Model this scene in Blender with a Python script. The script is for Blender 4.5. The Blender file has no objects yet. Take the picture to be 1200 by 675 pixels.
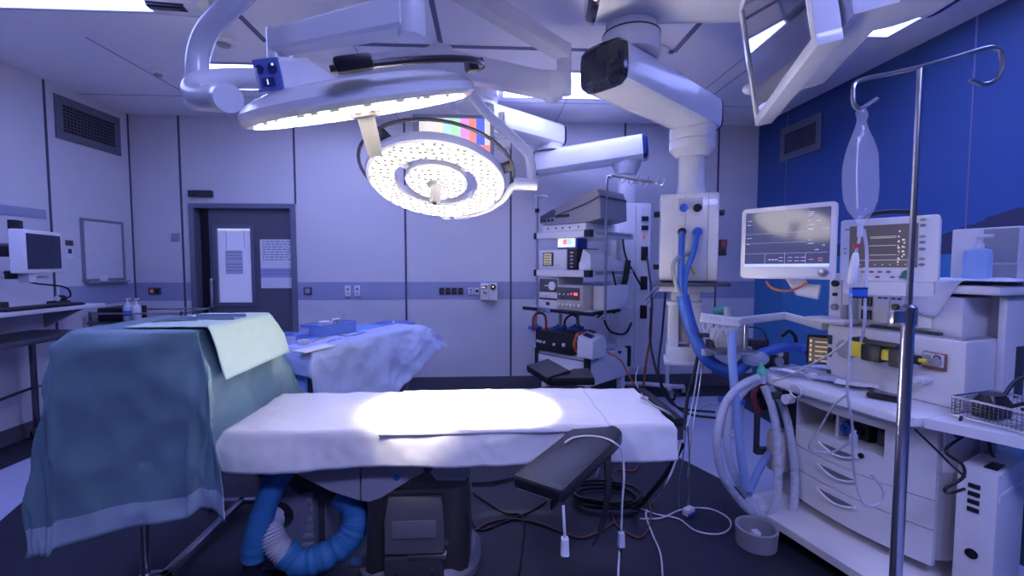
import bpy, bmesh, math, random
from mathutils import Vector, Matrix, noise
random.seed(7)
sc = bpy.context.scene
COL = sc.collection
V3 = Vector
PI = math.pi

# ------------------------------------------------------------------ camera
YAW, PITCH, FPX = math.radians(3.1), math.radians(3.2), 533.0
EYE = V3((0, 0, 1.5))
_R = V3((math.cos(YAW), -math.sin(YAW), 0))
_F = V3((math.sin(YAW), math.cos(YAW), 0)) * math.cos(PITCH) - V3((0, 0, 1)) * math.sin(PITCH)
_U = _R.cross(_F)
cam_d = bpy.data.cameras.new('camera')
cam_d.sensor_width = 36
cam_d.lens = FPX / 1200 * 36
cam_d.clip_start = 0.05
cam = bpy.data.objects.new('camera', cam_d)
COL.objects.link(cam)
cam.location = EYE
cam.rotation_euler = (PI / 2 - PITCH, 0, -YAW)
sc.camera = cam


def at(px, py, X=None, Y=None, Z=None):
    """world point seen at a pixel on the plane X=, Y= or Z="""
    d = _R * ((px - 600) / FPX) + _U * ((337.5 - py) / FPX) + _F
    for i, v in enumerate((X, Y, Z)):
        if v is not None:
            return EYE + d * ((v - EYE[i]) / d[i])


def frame(loc, deg=0):
    return Matrix.Translation(V3(loc)) @ Matrix.Rotation(math.radians(deg), 4, 'Z')


def atl(M, px, py, x=None, y=None, z=None):
    """point seen at a pixel on a plane of the local frame M, in local coordinates"""
    Mi = M.inverted()
    d = _R * ((px - 600) / FPX) + _U * ((337.5 - py) / FPX) + _F
    o = Mi @ EYE
    d = Mi.to_3x3() @ d
    for i, v in enumerate((x, y, z)):
        if v is not None:
            return o + d * ((v - o[i]) / d[i])


# ------------------------------------------------------------------ materials
MATS = {}


def nodes_of(m):
    m.use_nodes = True
    return m.node_tree.nodes, m.node_tree.links


def pm(name, col, rough=.5, metal=0.0, var=.06, scale=12.0, bump=0.0, bscale=40.0, alpha=1.0, trans=0.0, coat=0.0, ior=1.45, emit=None, estr=0.0):
    if name in MATS:
        return MATS[name]
    m = bpy.data.materials.new(name)
    n, l = nodes_of(m)
    b = n['Principled BSDF']
    tc = n.new('ShaderNodeTexCoord')
    nz = n.new('ShaderNodeTexNoise')
    nz.inputs['Scale'].default_value = scale
    nz.inputs['Detail'].default_value = 3
    l.new(tc.outputs['Object'], nz.inputs['Vector'])
    mx = n.new('ShaderNodeMix')
    mx.data_type = 'RGBA'
    mx.inputs[6].default_value = (*[max(0, c * (1 - var)) for c in col], 1)
    mx.inputs[7].default_value = (*[min(1, c * (1 + var)) for c in col], 1)
    l.new(nz.outputs['Fac'], mx.inputs[0])
    l.new(mx.outputs[2], b.inputs['Base Color'])
    b.inputs['Roughness'].default_value = rough
    b.inputs['Metallic'].default_value = metal
    b.inputs['IOR'].default_value = ior
    b.inputs['Alpha'].default_value = alpha
    b.inputs['Transmission Weight'].default_value = trans
    b.inputs['Coat Weight'].default_value = coat
    if bump:
        n2 = n.new('ShaderNodeTexNoise')
        n2.inputs['Scale'].default_value = bscale
        n2.inputs['Detail'].default_value = 4
        l.new(tc.outputs['Object'], n2.inputs['Vector'])
        bp = n.new('ShaderNodeBump')
        bp.inputs['Strength'].default_value = bump
        bp.inputs['Distance'].default_value = .01
        l.new(n2.outputs['Fac'], bp.inputs['Height'])
        l.new(bp.outputs['Normal'], b.inputs['Normal'])
    if emit:
        b.inputs['Emission Color'].default_value = (*emit, 1)
        b.inputs['Emission Strength'].default_value = estr
    MATS[name] = m
    return m


wall_m = pm('wall_panel', (.67, .66, .70), .45, var=.03, scale=3)
dado_m = pm('dado_band', (.33, .36, .52), .5, var=.03)
joint_m = pm('joint', (.08, .08, .13), .6)
base_m = pm('baseboard', (.10, .10, .13), .5)
ceil_m = pm('ceiling_panel', (.82, .81, .85), .5, var=.03, scale=2)
seam_m = pm('ceiling_seam', (.12, .13, .22), .6)
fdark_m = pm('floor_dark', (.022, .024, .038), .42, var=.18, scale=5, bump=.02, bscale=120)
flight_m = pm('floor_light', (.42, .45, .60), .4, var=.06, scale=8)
white_m = pm('white_plastic', (.80, .79, .81), .35, var=.03)
lacq_m = pm('white_lacquer', (.76, .76, .79), .25, var=.02, coat=.3)
offw_m = pm('offwhite_plastic', (.76, .74, .76), .45, var=.04)
grey_m = pm('grey_plastic', (.22, .22, .24), .5)
mgrey_m = pm('mid_grey', (.35, .35, .38), .5)
dgrey_m = pm('dark_grey', (.06, .06, .07), .5)
black_m = pm('black_plastic', (.015, .015, .02), .35, var=.2)
gloss_m = pm('black_gloss', (.012, .014, .03), .12, var=.1, coat=.5)
vinyl_m = pm('black_vinyl', (.010, .010, .015), .38, var=.25, scale=25, bump=.12, bscale=70)
steel_m = pm('steel', (.52, .52, .55), .28, 1.0, var=.05)
chrome_m = pm('chrome', (.62, .62, .66), .16, 1.0, var=.03)
dsteel_m = pm('dark_steel', (.20, .20, .22), .38, 1.0, var=.1)
door_m = pm('door_grey', (.105, .11, .145), .45, var=.06)
sheet_m = pm('white_linen', (.80, .79, .82), .8, var=.03, bump=.12, bscale=26)
green_m = pm('green_drape', (.15, .25, .30), .38, var=.08, bump=.10, bscale=60)
bluedr_m = pm('blue_drape', (.17, .34, .72), .6, var=.08, bump=.15, bscale=30)
pale_m = pm('pale_blue_drape', (.46, .54, .80), .55, var=.08, bump=.15, bscale=30)
bluepl_m = pm('blue_plastic', (.05, .12, .55), .35)
hose_m = pm('blue_hose', (.04, .13, .52), .4)
hoseC_m = pm('blue_hose_cover', (.05, .22, .50), .55, bump=.2, bscale=30)
orange_m = pm('orange_rubber', (.55, .16, .05), .45)
red_m = pm('red_rubber', (.40, .05, .05), .45)
yellow_m = pm('yellow_plastic', (.75, .62, .05), .4)
teal_m = pm('green_silicone', (.12, .50, .38), .4)
paper_m = pm('paper', (.78, .78, .82), .7)
ink_m = pm('ink_grey', (.28, .30, .42), .7)
wire_m = pm('white_cable', (.66, .66, .70), .4)


def clear(name, col, alpha, rough=.1):
    m = pm(name, col, rough, var=.05)
    n, l = nodes_of(m)
    b = n['Principled BSDF']
    b.inputs['Alpha'].default_value = alpha
    b.inputs['Specular IOR Level'].default_value = .8
    return m


film_m = clear('clear_film', (.70, .74, .90), .40, .12)
bag_m = clear('bag_film', (.85, .87, .95), .20, .08)
tubec_m = clear('clear_tube', (.74, .76, .88), .62, .2)
glass_m = clear('window_glass', (.5, .55, .7), .18, .05)
glow = {}


def em(name, col, s):
    m = bpy.data.materials.new(name)
    n, l = nodes_of(m)
    b = n['Principled BSDF']
    b.inputs['Base Color'].default_value = (*[min(.8, c) for c in col], 1)
    b.inputs['Emission Color'].default_value = (*col, 1)
    b.inputs['Emission Strength'].default_value = s
    return m


panel_m = em('luminaire_diffuser', (.38, .42, 1.0), 10.5)
fillpanel_m = em('added_fill_diffuser', (.36, .40, 1.0), 38.0)  # glow of the added fill panel, much stronger than the other panels
dimpanel_m = em('luminaire_diffuser_dimmed', (.30, .36, 1.0), 6.0)


def led_lens(name, M, scale=30.0):
    """lens of a lamp head: bright, with the slightly dimmer spots of its LEDs laid out over the disc"""
    m = em(name, (1.0, .92, .83), 3.6)
    n, l = nodes_of(m)
    tc = n.new('ShaderNodeTexCoord')
    cb = n.new('ShaderNodeCombineXYZ')
    R = M.to_3x3()
    for i in (0, 1):
        d = n.new('ShaderNodeVectorMath')
        d.operation = 'DOT_PRODUCT'
        d.inputs[1].default_value = R.col[i]
        l.new(tc.outputs['Object'], d.inputs[0])
        l.new(d.outputs['Value'], cb.inputs[i])
    v = n.new('ShaderNodeTexVoronoi')
    v.voronoi_dimensions = '2D'
    v.inputs['Scale'].default_value = scale
    v.inputs['Randomness'].default_value = .55
    l.new(cb.outputs[0], v.inputs['Vector'])
    r = n.new('ShaderNodeMapRange')
    r.inputs[1].default_value, r.inputs[2].default_value = .26, .36
    r.inputs[3].default_value, r.inputs[4].default_value = .25, 5.6
    l.new(v.outputs['Distance'], r.inputs[0])
    l.new(r.outputs[0], n['Principled BSDF'].inputs['Emission Strength'])
    n['Principled BSDF'].inputs['Base Color'].default_value = (.1, .1, .1, 1)
    return m


handle_m = pm('handle_plastic', (.48, .46, .44), .4)


# ------------------------------------------------------------------ mesh builder
class MB:
    def __init__(s, M=None):
        s.M = M or Matrix.Identity(4)
        s.V, s.F, s.I, s.mi = [], [], [], 0

    def add(s, vs, fs):
        b = len(s.V)
        s.V += [s.M @ V3(v) for v in vs]
        for f in fs:
            s.F.append(tuple(b + i for i in f))
            s.I.append(s.mi)
        return s

    def box(s, x0, x1, y0, y1, z0, z1, b=0.0, R=None, o=None):
        x0, x1 = sorted((x0, x1)); y0, y1 = sorted((y0, y1)); z0, z1 = sorted((z0, z1))
        c = V3(((x0 + x1) / 2, (y0 + y1) / 2, (z0 + z1) / 2))
        return s.obox(c, (x1 - x0, y1 - y0, z1 - z0), Matrix.Identity(3), b)

    def obox(s, c, size, R=None, b=0.0):
        R = R or Matrix.Identity(3)
        bm = bmesh.new()
        bmesh.ops.create_cube(bm, size=1)
        for v in bm.verts:
            v.co = V3((v.co.x * size[0], v.co.y * size[1], v.co.z * size[2]))
        if b:
            b = min(b, min(size) * .45)
            bmesh.ops.bevel(bm, geom=bm.edges[:], offset=b, segments=2, affect='EDGES', profile=.6)
        bm.verts.ensure_lookup_table()
        c = V3(c)
        vs = [c + R @ v.co for v in bm.verts]
        fs = [[v.index for v in f.verts] for f in bm.faces]
        bm.free()
        return s.add(vs, fs)

    def loft(s, loops, cap=True, closed=False):
        n = len(loops[0])
        vs = [p for lp in loops for p in lp]
        fs = []
        m = len(loops)
        for k in range(m if closed else m - 1):
            a, b2 = k * n, ((k + 1) % m) * n
            for i in range(n):
                j = (i + 1) % n
                fs.append((a + i, a + j, b2 + j, b2 + i))
        if cap and not closed:
            fs.append(tuple(reversed(range(n))))
            fs.append(tuple(range((m - 1) * n, m * n)))
        return s.add(vs, fs)

    def lathe(s, prof, c=(0, 0, 0), axis=(0, 0, 1), seg=24, cap=True, ref=None):
        c = V3(c)
        z = V3(axis).normalized()
        x = V3(ref) if ref else (V3((1, 0, 0)) if abs(z.x) < .9 else V3((0, 1, 0)))
        x = (x - z * x.dot(z)).normalized()
        y = z.cross(x)
        loops = [[c + x * (r * math.cos(2 * PI * i / seg)) + y * (r * math.sin(2 * PI * i / seg)) + z * h for i in range(seg)] for r, h in prof]
        return s.loft(loops, cap)

    def ring(s, prof, c=(0, 0, 0), axis=(0, 0, 1), seg=48):
        """closed lathe: the profile is a closed polygon"""
        c = V3(c)
        z = V3(axis).normalized()
        x = V3((1, 0, 0)) if abs(z.x) < .9 else V3((0, 1, 0))
        x = (x - z * x.dot(z)).normalized()
        y = z.cross(x)
        loops = []
        for i in range(seg):
            a = 2 * PI * i / seg
            d = x * math.cos(a) + y * math.sin(a)
            loops.append([c + d * r + z * h for r, h in prof])
        return s.loft(loops, False, True)

    def cyl(s, p0, p1, r0, r1=None, seg=20):
        p0, p1 = V3(p0), V3(p1)
        r1 = r0 if r1 is None else r1
        return s.lathe([(r0, 0), (r1, (p1 - p0).length)], p0, p1 - p0, seg)

    def sphere(s, c, r, sx=1, sy=1, sz=1, seg=16, R=None):
        n = seg // 2
        R = R or Matrix.Identity(3)
        loops = []
        for k in range(n + 1):
            t = PI * (k + .001 if k == 0 else (k - .001 if k == n else k)) / n
            loops.append([V3(c) + R @ V3((sx * r * math.sin(t) * math.cos(2 * PI * i / seg), sy * r * math.sin(t) * math.sin(2 * PI * i / seg), -sz * r * math.cos(t))) for i in range(seg)])
        return s.loft(loops)

    def tube(s, pts, r, seg=8, sub=6, closed=False, rfun=None):
        pts = [V3(p) for p in pts]
        if sub > 1 and len(pts) > 2:
            pts = spline(pts, sub, closed)
        n = len(pts)
        loops = []
        up = None
        for i, p in enumerate(pts):
            if closed:
                t = pts[(i + 1) % n] - pts[i - 1]
            else:
                t = pts[min(i + 1, n - 1)] - pts[max(i - 1, 0)]
            if t.length < 1e-9:
                t = V3((0, 0, 1))
            t.normalize()
            if up is None:
                up = V3((0, 0, 1)) if abs(t.z) < .9 else V3((1, 0, 0))
            up = (up - t * up.dot(t))
            if up.length < 1e-6:
                up = t.orthogonal()
            up.normalize()
            sd = t.cross(up)
            rr = rfun(i / (n - 1)) if rfun else r
            loops.append([p + sd * (rr * math.cos(2 * PI * k / seg)) + up * (rr * math.sin(2 * PI * k / seg)) for k in range(seg)])
        return s.loft(loops, True, closed)

    def beam(s, pts, sizes, up=(0, 0, 1), e=5.0, seg=24):
        """rounded rectangular section (w across, h along up) swept along pts"""
        pts = [V3(p) for p in pts]
        n = len(pts)
        loops = []
        for i, p in enumerate(pts):
            t = (pts[min(i + 1, n - 1)] - pts[max(i - 1, 0)]).normalized()
            u = V3(up)
            u = (u - t * u.dot(t)).normalized()
            sd = t.cross(u)
            w, h = sizes[i] if isinstance(sizes, list) else sizes
            lp = []
            for k in range(seg):
                a = 2 * PI * (k + .5) / seg
                c, si = math.cos(a), math.sin(a)
                q = (abs(c) ** e + abs(si) ** e) ** (-1 / e)
                lp.append(p + sd * (w / 2 * c * q) + u * (h / 2 * si * q))
            loops.append(lp)
        return s.loft(loops)

    def prism(s, poly, vec):
        poly = [V3(p) for p in poly]
        vec = V3(vec)
        return s.loft([poly, [p + vec for p in poly]])

    def quad(s, a, b, c, d):
        return s.add([a, b, c, d], [(0, 1, 2, 3)])

    def grid(s, fn, nu, nv):
        vs = [fn(i / nu, j / nv) for j in range(nv + 1) for i in range(nu + 1)]
        fs = [(j * (nu + 1) + i, j * (nu + 1) + i + 1, (j + 1) * (nu + 1) + i + 1, (j + 1) * (nu + 1) + i) for j in range(nv) for i in range(nu)]
        return s.add(vs, fs)


def spline(pts, sub=6, closed=False):
    out = []
    n = len(pts)
    rng = range(n) if closed else range(n - 1)
    for i in rng:
        if closed:
            p0, p1, p2, p3 = pts[i - 1], pts[i], pts[(i + 1) % n], pts[(i + 2) % n]
        else:
            p0, p1, p2, p3 = pts[max(i - 1, 0)], pts[i], pts[i + 1], pts[min(i + 2, n - 1)]
        for k in range(sub):
            t = k / sub
            out.append(.5 * ((2 * p1) + (p2 - p0) * t + (2 * p0 - 5 * p1 + 4 * p2 - p3) * t * t + (3 * p1 - p0 - 3 * p2 + p3) * t ** 3))
    if not closed:
        out.append(pts[-1].copy())
    return out


ROOTM = {}


def thing(name, label, cat, loc=(0, 0, 0), deg=0, group=None):
    o = bpy.data.objects.new(name, None)
    COL.objects.link(o)
    o.empty_display_size = .05
    o.location = loc
    o.rotation_euler = (0, 0, math.radians(deg))
    o['label'] = label
    o['category'] = cat
    if group:
        o['group'] = group
    ROOTM[o.name] = frame(loc, deg)
    return o


def part(name, mb, mat, parent=None, label=None, smooth=35, solid=0.0, sub=0):
    top = parent
    while top is not None and top.parent is not None:
        top = top.parent
    if top is not None and top.name in ROOTM:
        Mi = ROOTM[top.name].inverted()
        off = Mi
    else:
        off = Matrix.Identity(4)
    me = bpy.data.meshes.new(name)
    me.from_pydata([off @ v for v in mb.V], [], mb.F)
    mats = mat if isinstance(mat, (list, tuple)) else [mat]
    for m in mats:
        me.materials.append(m)
    me.polygons.foreach_set('material_index', mb.I)
    if smooth:
        me.polygons.foreach_set('use_smooth', [True] * len(me.polygons))
    bm = bmesh.new()
    bm.from_mesh(me)
    bmesh.ops.recalc_face_normals(bm, faces=bm.faces)
    bm.to_mesh(me)
    bm.free()
    if smooth:
        me.set_sharp_from_angle(angle=math.radians(smooth))
    me.update()
    o = bpy.data.objects.new(name, me)
    COL.objects.link(o)
    if parent is not None:
        o.parent = parent
    if label:
        o['label'] = label
    if solid:
        md = o.modifiers.new('thick', 'SOLIDIFY')
        md.thickness = solid
        md.offset = 0
    if sub:
        md = o.modifiers.new('sub', 'SUBSURF')
        md.levels = sub
        md.render_levels = sub
    return o


def single(name, mb, mat, label, cat, group=None, **k):
    """a thing that is one mesh; its origin goes to its middle bottom"""
    xs = [v.x for v in mb.V]; ys = [v.y for v in mb.V]; zs = [v.z for v in mb.V]
    c = V3(((min(xs) + max(xs)) / 2, (min(ys) + max(ys)) / 2, min(zs)))
    mb.V = [v - c for v in mb.V]
    o = part(name, mb, mat, None, label, **k)
    o.location = c
    ROOTM[o.name] = Matrix.Translation(c)
    o['category'] = cat
    if group:
        o['group'] = group
    return o


def struct(name, mb, mat, **k):
    o = part(name, mb, mat, None, None, **k)
    o['kind'] = 'structure'
    return o


def kids(o):
    return [c for c in bpy.data.objects if c.parent == o]


def dup(root, loc, deg, label=None, group=None):
    r = root.copy()
    COL.objects.link(r)
    r.location = loc
    r.rotation_euler = (0, 0, math.radians(deg))
    if label:
        r['label'] = label
    if group:
        r['group'] = group
    ROOTM[r.name] = frame(loc, deg)
    for ch in kids(root):
        c = ch.copy(); COL.objects.link(c); c.parent = r
        for g in kids(ch):
            d = g.copy(); COL.objects.link(d); d.parent = c
    return r


def caster(parent, p, r=.045, w=.022, deg=0, name='caster'):
    """small twin castor with its fork; p is the floor contact point"""
    p = V3(p)
    M = frame(p, deg)
    f = MB(M)
    f.cyl((0, 0, 2 * r + .005), (0, 0, 2 * r + .03), r * .35)
    f.box(-r * .5, r * .5, -w, w, 2 * r - .008, 2 * r + .006, .003)
    f.box(-r * .45, r * .45, -w, -w + .005, r * .8, 2 * r, .001)
    f.box(-r * .45, r * .45, w - .005, w, r * .8, 2 * r, .001)
    o = part(name, f, steel_m, parent)
    t = MB(M)
    t.cyl((0, -w * .7, r), (0, w * .7, r), r, seg=18)
    part('wheel', t, black_m, o)
    return o


def nz(x, y, z=0.0):
    return noise.noise(V3((x, y, z)))


def ridge(x, y, z=0.0):
    """creased-paper pattern: sharp ridges between soft flats"""
    return 1 - 2 * abs(nz(x, y, z)) ** .6


def drape(mb, hx, hy, z, o, nu=60, nv=40, fold=.02, wav=9.0, seed=0.0, wrk=.003, flare=.10, corner=.45, botfn=None, crease=0.0, cfreq=3.2, run=.45, corner2=None, facet=0.0, ffreq=3.0):
    """cloth over a rectangular top (half sizes hx, hy at height z) with overhangs o = (x-, x+, y-, y+)"""
    xm, xp, ym, yp = o
    cn = {-1: corner, 1: corner if corner2 is None else corner2}

    def steps(h, lo, hi, n):
        out = []
        for p, q in ((-h - lo, -h), (-h, h), (h, h + hi)):
            k = max(1, round(n * (q - p) / (2 * h + lo + hi))) if q > p else 0
            out += [p + (q - p) * i / k for i in range(k)]
        return out + [h + hi]
    A, B = steps(hx, xm, xp, nu), steps(hy, ym, yp, nv)
    nu, nv = len(A) - 1, len(B) - 1

    def fn(u, v):
        a = A[round(u * nu)]
        b = B[round(v * nv)]
        ox = max(0, abs(a) - hx)
        oy = max(0, abs(b) - hy)
        sx = 1 if a > 0 else -1
        sy = 1 if b > 0 else -1
        x = max(-hx, min(hx, a))
        y = max(-hy, min(hy, b))
        d = (ox ** 5 + oy ** 5) ** .2
        m = min(ox, oy)
        cr = crease * ridge(a * cfreq + seed, b * cfreq, seed) + crease * .5 * ridge(a * cfreq * 2.3, b * cfreq * 2.3 + seed, 4)
        if facet:        # flat facets meeting in sharp creases, as in unfolded drape paper
            f1, f2 = noise.voronoi(V3((a * ffreq + seed, b * ffreq * .8, seed * 1.7)))[0][:2]
            cr += facet * (f1 - .35) + facet * .45 * (noise.voronoi(V3((a * ffreq * 2.6, b * ffreq * 2.1 + seed, seed)))[0][0] - .35)
        if d <= 0:
            return V3((x, y, z + wrk * nz(a * 7 + seed, b * 7) + wrk * .7 * nz(a * 17, b * 19 + seed) + cr * .10))
        t = min(1, d / run)
        rnd_ = .006 * min(1, d / .02)
        s = (oy - ox) / d
        fade = 1 - (m / d) ** 1.5
        ang_x, ang_y = (ox / d), (oy / d)
        out_ = flare * d + rnd_ + cr * min(1, d / .06)
        fade = max(0.0, fade)
        fx = fold * t * fade * (math.sin(b * wav + seed * 5 + 2 * nz(b * 2 + 3, d * 2 + seed)) + .8 * nz(b * 5 + seed, d * 4))
        fy = fold * t * fade * (math.sin(a * wav + seed * 3 + 2 * nz(a * 2, d * 2 + seed)) + .8 * nz(a * 5 + seed, d * 4))
        if ox > 0:
            x += sx * (ang_x * out_ + m * cn[sx] * (.6 + .4 * s) + (fx if ox >= oy else 0))
        if oy > 0:
            y += sy * (ang_y * out_ + m * cn[sx] * (.6 - .4 * s) + (fy if oy >= ox else 0))
        zz = z - d + .012 * t * nz(a * 3 + seed, b * 3)
        if botfn:
            zz = botfn(a, b, d, zz)
        return V3((x, y, zz))
    mb.grid(fn, nu, nv)
    return mb


def frame4(mb, a0, a1, c0, c1, f, put):
    """four non-overlapping members of a rectangular frame; put(a0, a1, c0, c1) adds one bar"""
    put(a0, a0 + f, c0, c1)
    put(a1 - f, a1, c0, c1)
    put(a0 + f, a1 - f, c0, c0 + f)
    put(a0 + f, a1 - f, c1 - f, c1)
# ================================================================== ROOM
XL, XR, YB, H, YN = -3.95, 3.24, 5.35, 3.13, -1.2
DZ0, DZ1 = 1.07, 1.275


def floor_poly(mb, pts, z):
    mb.add([(x, y, z) for x, y in pts], [tuple(range(len(pts)))])


m = MB()
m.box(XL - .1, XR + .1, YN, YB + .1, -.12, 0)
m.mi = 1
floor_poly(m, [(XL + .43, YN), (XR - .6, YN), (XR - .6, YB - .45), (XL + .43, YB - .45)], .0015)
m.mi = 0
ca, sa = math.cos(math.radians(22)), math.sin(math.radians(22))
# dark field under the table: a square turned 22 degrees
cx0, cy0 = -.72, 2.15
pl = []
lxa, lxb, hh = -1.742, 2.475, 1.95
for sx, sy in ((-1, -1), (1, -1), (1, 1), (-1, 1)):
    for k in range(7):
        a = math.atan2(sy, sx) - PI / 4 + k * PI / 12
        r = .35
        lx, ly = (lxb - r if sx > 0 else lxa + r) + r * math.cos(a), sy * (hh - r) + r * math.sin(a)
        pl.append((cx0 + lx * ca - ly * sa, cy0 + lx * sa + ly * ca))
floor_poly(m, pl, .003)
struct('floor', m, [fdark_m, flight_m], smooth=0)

# ceiling with the laminar-flow field let into it
m = MB()
m.box(XL - .1, XR + .1, YN, YB + .1, H, H + .12)
m.mi = 1
FX0, FX1, FY1 = -1.63, 1.45, 3.55
for x0, x1, y0, y1 in ((FX0 - .02, FX0 + .02, YN, FY1), (FX1 - .02, FX1 + .02, YN, FY1), (FX0, FX1, FY1 - .022, FY1 + .022), (-.36, -.325, YN, FY1)):
    m.box(x0, x1, y0, y1, H - .004, H + .01)
for x in (-2.9, 2.2):
    m.box(x - .004, x + .004, FY1, YB, H - .002, H + .01)
for x in (-1.0, .8, 2.05):
    m.box(x - .003, x + .003, FY1, YB, H - .002, H + .01)
for y in (4.72,):
    m.box(XL, XR, y - .003, y + .003, H - .002, H + .01)
m.mi = 2
struct('ceiling', m, [ceil_m, seam_m], smooth=0)

# back wall with panel joints, dado and an opening for the sliding door
DX0, DX1, DTOP = -3.345, -2.18, 2.165
m = MB()
T = .12
m.box(XL - .1, DX0, YB, YB + T, 0, H)
m.box(DX1, XR + .1, YB, YB + T, 0, H)
m.box(DX0, DX1, YB, YB + T, DTOP, H)
m.mi = 1
m.box(XL, DX0, YB - .003, YB, DZ0, DZ1)
m.box(DX1, XR, YB - .003, YB, DZ0, DZ1)
m.mi = 2
for x in (-3.43, -.945, .275, 1.62, 2.75):
    m.box(x - .011, x + .011, YB - .005, YB, .15, H)
m.box(-2.19, -2.168, YB - .005, YB, DTOP, H)
struct('wall_back', m, [wall_m, dado_m, joint_m], smooth=0)

# left wall
m = MB()
m.box(XL - .1, XL, YN, YB, 0, H)
m.mi = 1
m.box(XL, XL + .003, 4.42, YB, DZ0, DZ1)
m.mi = 2
for y in (4.37, 5.32, 3.2):
    m.box(XL, XL + .005, y - .011, y + .011, .12, H)
struct('wall_left', m, [wall_m, dado_m, joint_m], smooth=0)

# right wall: printed seascape, matt print on panels
mural = bpy.data.materials.new('seascape_print')
n, l = nodes_of(mural)
b = n['Principled BSDF']
b.inputs['Roughness'].default_value = .55
tc = n.new('ShaderNodeTexCoord')
sp = n.new('ShaderNodeSeparateXYZ')
l.new(tc.outputs['Object'], sp.inputs[0])
cr = n.new('ShaderNodeValToRGB')
e = cr.color_ramp.elements
e[0].position, e[0].color = 0, (.03, .15, .40, 1)
e[1].position, e[1].color = 1, (.012, .045, .16, 1)
for p_, c_ in ((.30, (.04, .19, .46, 1)), (.545, (.035, .19, .48, 1)), (.55, (.028, .10, .36, 1)), (.72, (.02, .075, .29, 1))):
    q = e.new(p_)
    q.color = c_
mr = n.new('ShaderNodeMath')
mr.operation = 'DIVIDE'
mr.inputs[1].default_value = H
nw = n.new('ShaderNodeTexNoise')
nw.inputs['Scale'].default_value = 3
mp = n.new('ShaderNodeMapping')
mp.inputs['Scale'].default_value = (1, .5, 14)
l.new(tc.outputs['Object'], mp.inputs[0])
l.new(mp.outputs[0], nw.inputs['Vector'])
l.new(sp.outputs['Z'], mr.inputs[0])
l.new(mr.outputs[0], cr.inputs[0])
# hills on the print's horizon
nh = n.new('ShaderNodeTexNoise')
nh.noise_dimensions = '1D'
nh.inputs['Scale'].default_value = 2.2
nh.inputs['Detail'].default_value = 5
l.new(sp.outputs['Y'], nh.inputs['W'])
hy = n.new('ShaderNodeMapRange')       # hills rise towards the near end of the wall
hy.inputs[1].default_value, hy.inputs[2].default_value = 3.1, 1.9
hy.inputs[3].default_value, hy.inputs[4].default_value = .0, .42
l.new(sp.outputs['Y'], hy.inputs[0])
h1 = n.new('ShaderNodeMath'); h1.operation = 'MULTIPLY_ADD'
h1.inputs[1].default_value = .16
l.new(nh.outputs['Fac'], h1.inputs[0])
l.new(hy.outputs[0], h1.inputs[2])
h2 = n.new('ShaderNodeMath'); h2.operation = 'ADD'
h2.inputs[1].default_value = 1.60
l.new(h1.outputs[0], h2.inputs[0])
lt = n.new('ShaderNodeMath'); lt.operation = 'LESS_THAN'
l.new(sp.outputs['Z'], lt.inputs[0]); l.new(h2.outputs[0], lt.inputs[1])
gt = n.new('ShaderNodeMath'); gt.operation = 'GREATER_THAN'
gt.inputs[1].default_value = 1.56
l.new(sp.outputs['Z'], gt.inputs[0])
an = n.new('ShaderNodeMath'); an.operation = 'MULTIPLY'
l.new(lt.outputs[0], an.inputs[0]); l.new(gt.outputs[0], an.inputs[1])
mx = n.new('ShaderNodeMix'); mx.data_type = 'RGBA'
l.new(an.outputs[0], mx.inputs[0]); l.new(cr.outputs[0], mx.inputs[6])
mx.inputs[7].default_value = (.035, .045, .11, 1)
# ripples on the printed water
wv = n.new('ShaderNodeMath'); wv.operation = 'LESS_THAN'; wv.inputs[1].default_value = 1.56
l.new(sp.outputs['Z'], wv.inputs[0])
wf = n.new('ShaderNodeMath'); wf.operation = 'MULTIPLY'
l.new(wv.outputs[0], wf.inputs[0]); l.new(nw.outputs['Fac'], wf.inputs[1])
mx2 = n.new('ShaderNodeMix'); mx2.data_type = 'RGBA'
l.new(wf.outputs[0], mx2.inputs[0]); l.new(mx.outputs[2], mx2.inputs[6])
mx2.inputs[7].default_value = (.05, .23, .48, 1)
l.new(mx2.outputs[2], b.inputs['Base Color'])
m = MB()
m.box(XR, XR + .1, YN, YB, 0, H)
m.mi = 1
for y in (4.83, 2.93, 1.0):
    m.box(XR - .003, XR, y - .006, y + .006, .1, H)
struct('wall_right', m, [mural, pm('print_joint', (.16, .16, .34), .6)], smooth=0)
m = MB()
m.box(XL, DX0, YB - .014, YB, 0, .15, .002)
m.box(DX1, XR, YB - .014, YB, 0, .15, .002)
struct('baseboard_back', m, base_m, smooth=0)
m = MB(); m.box(XL, XL + .014, YN, YB - .014, 0, .132, .002)
struct('baseboard_left', m, base_m, smooth=0)
m = MB(); m.box(XR - .014, XR, YN, YB - .014, 0, .12, .002)
struct('baseboard_right', m, base_m, smooth=0)

# sliding door
d = MB()
for x0, x1, z0, z1 in ((DX0, DX0 + .055, 0, DTOP), (DX1 - .055, DX1, 0, DTOP), (DX0 + .055, DX1 - .055, DTOP - .055, DTOP)):
    d.box(x0, x1, YB - .03, YB + T + .02, z0, z1, .004)
jamb = thing('door_1', 'x', 'x', (-2.76, YB, 0))
del jamb['label'], jamb['category']
jamb['kind'] = 'structure'
part('door_frame', d, pm('door_frame', (.20, .21, .28), .4, .3), jamb, smooth=0)
d = MB()
lx0, lx1 = -3.16, DX1 - .055
wx0, wx1, wz0, wz1 = -3.09, -2.69, 1.03, 1.90
y0, y1 = YB + .03, YB + .08
d.box(lx0, wx0, y0, y1, .01, DTOP - .055)
d.box(wx1, lx1, y0, y1, .01, DTOP - .055)
d.box(wx0, wx1, y0, y1, .01, wz0)
d.box(wx0, wx1, y0, y1, wz1, DTOP - .055)
leaf = part('door_leaf', d, door_m, jamb, smooth=0)
d = MB()
d.mi = 0
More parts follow.
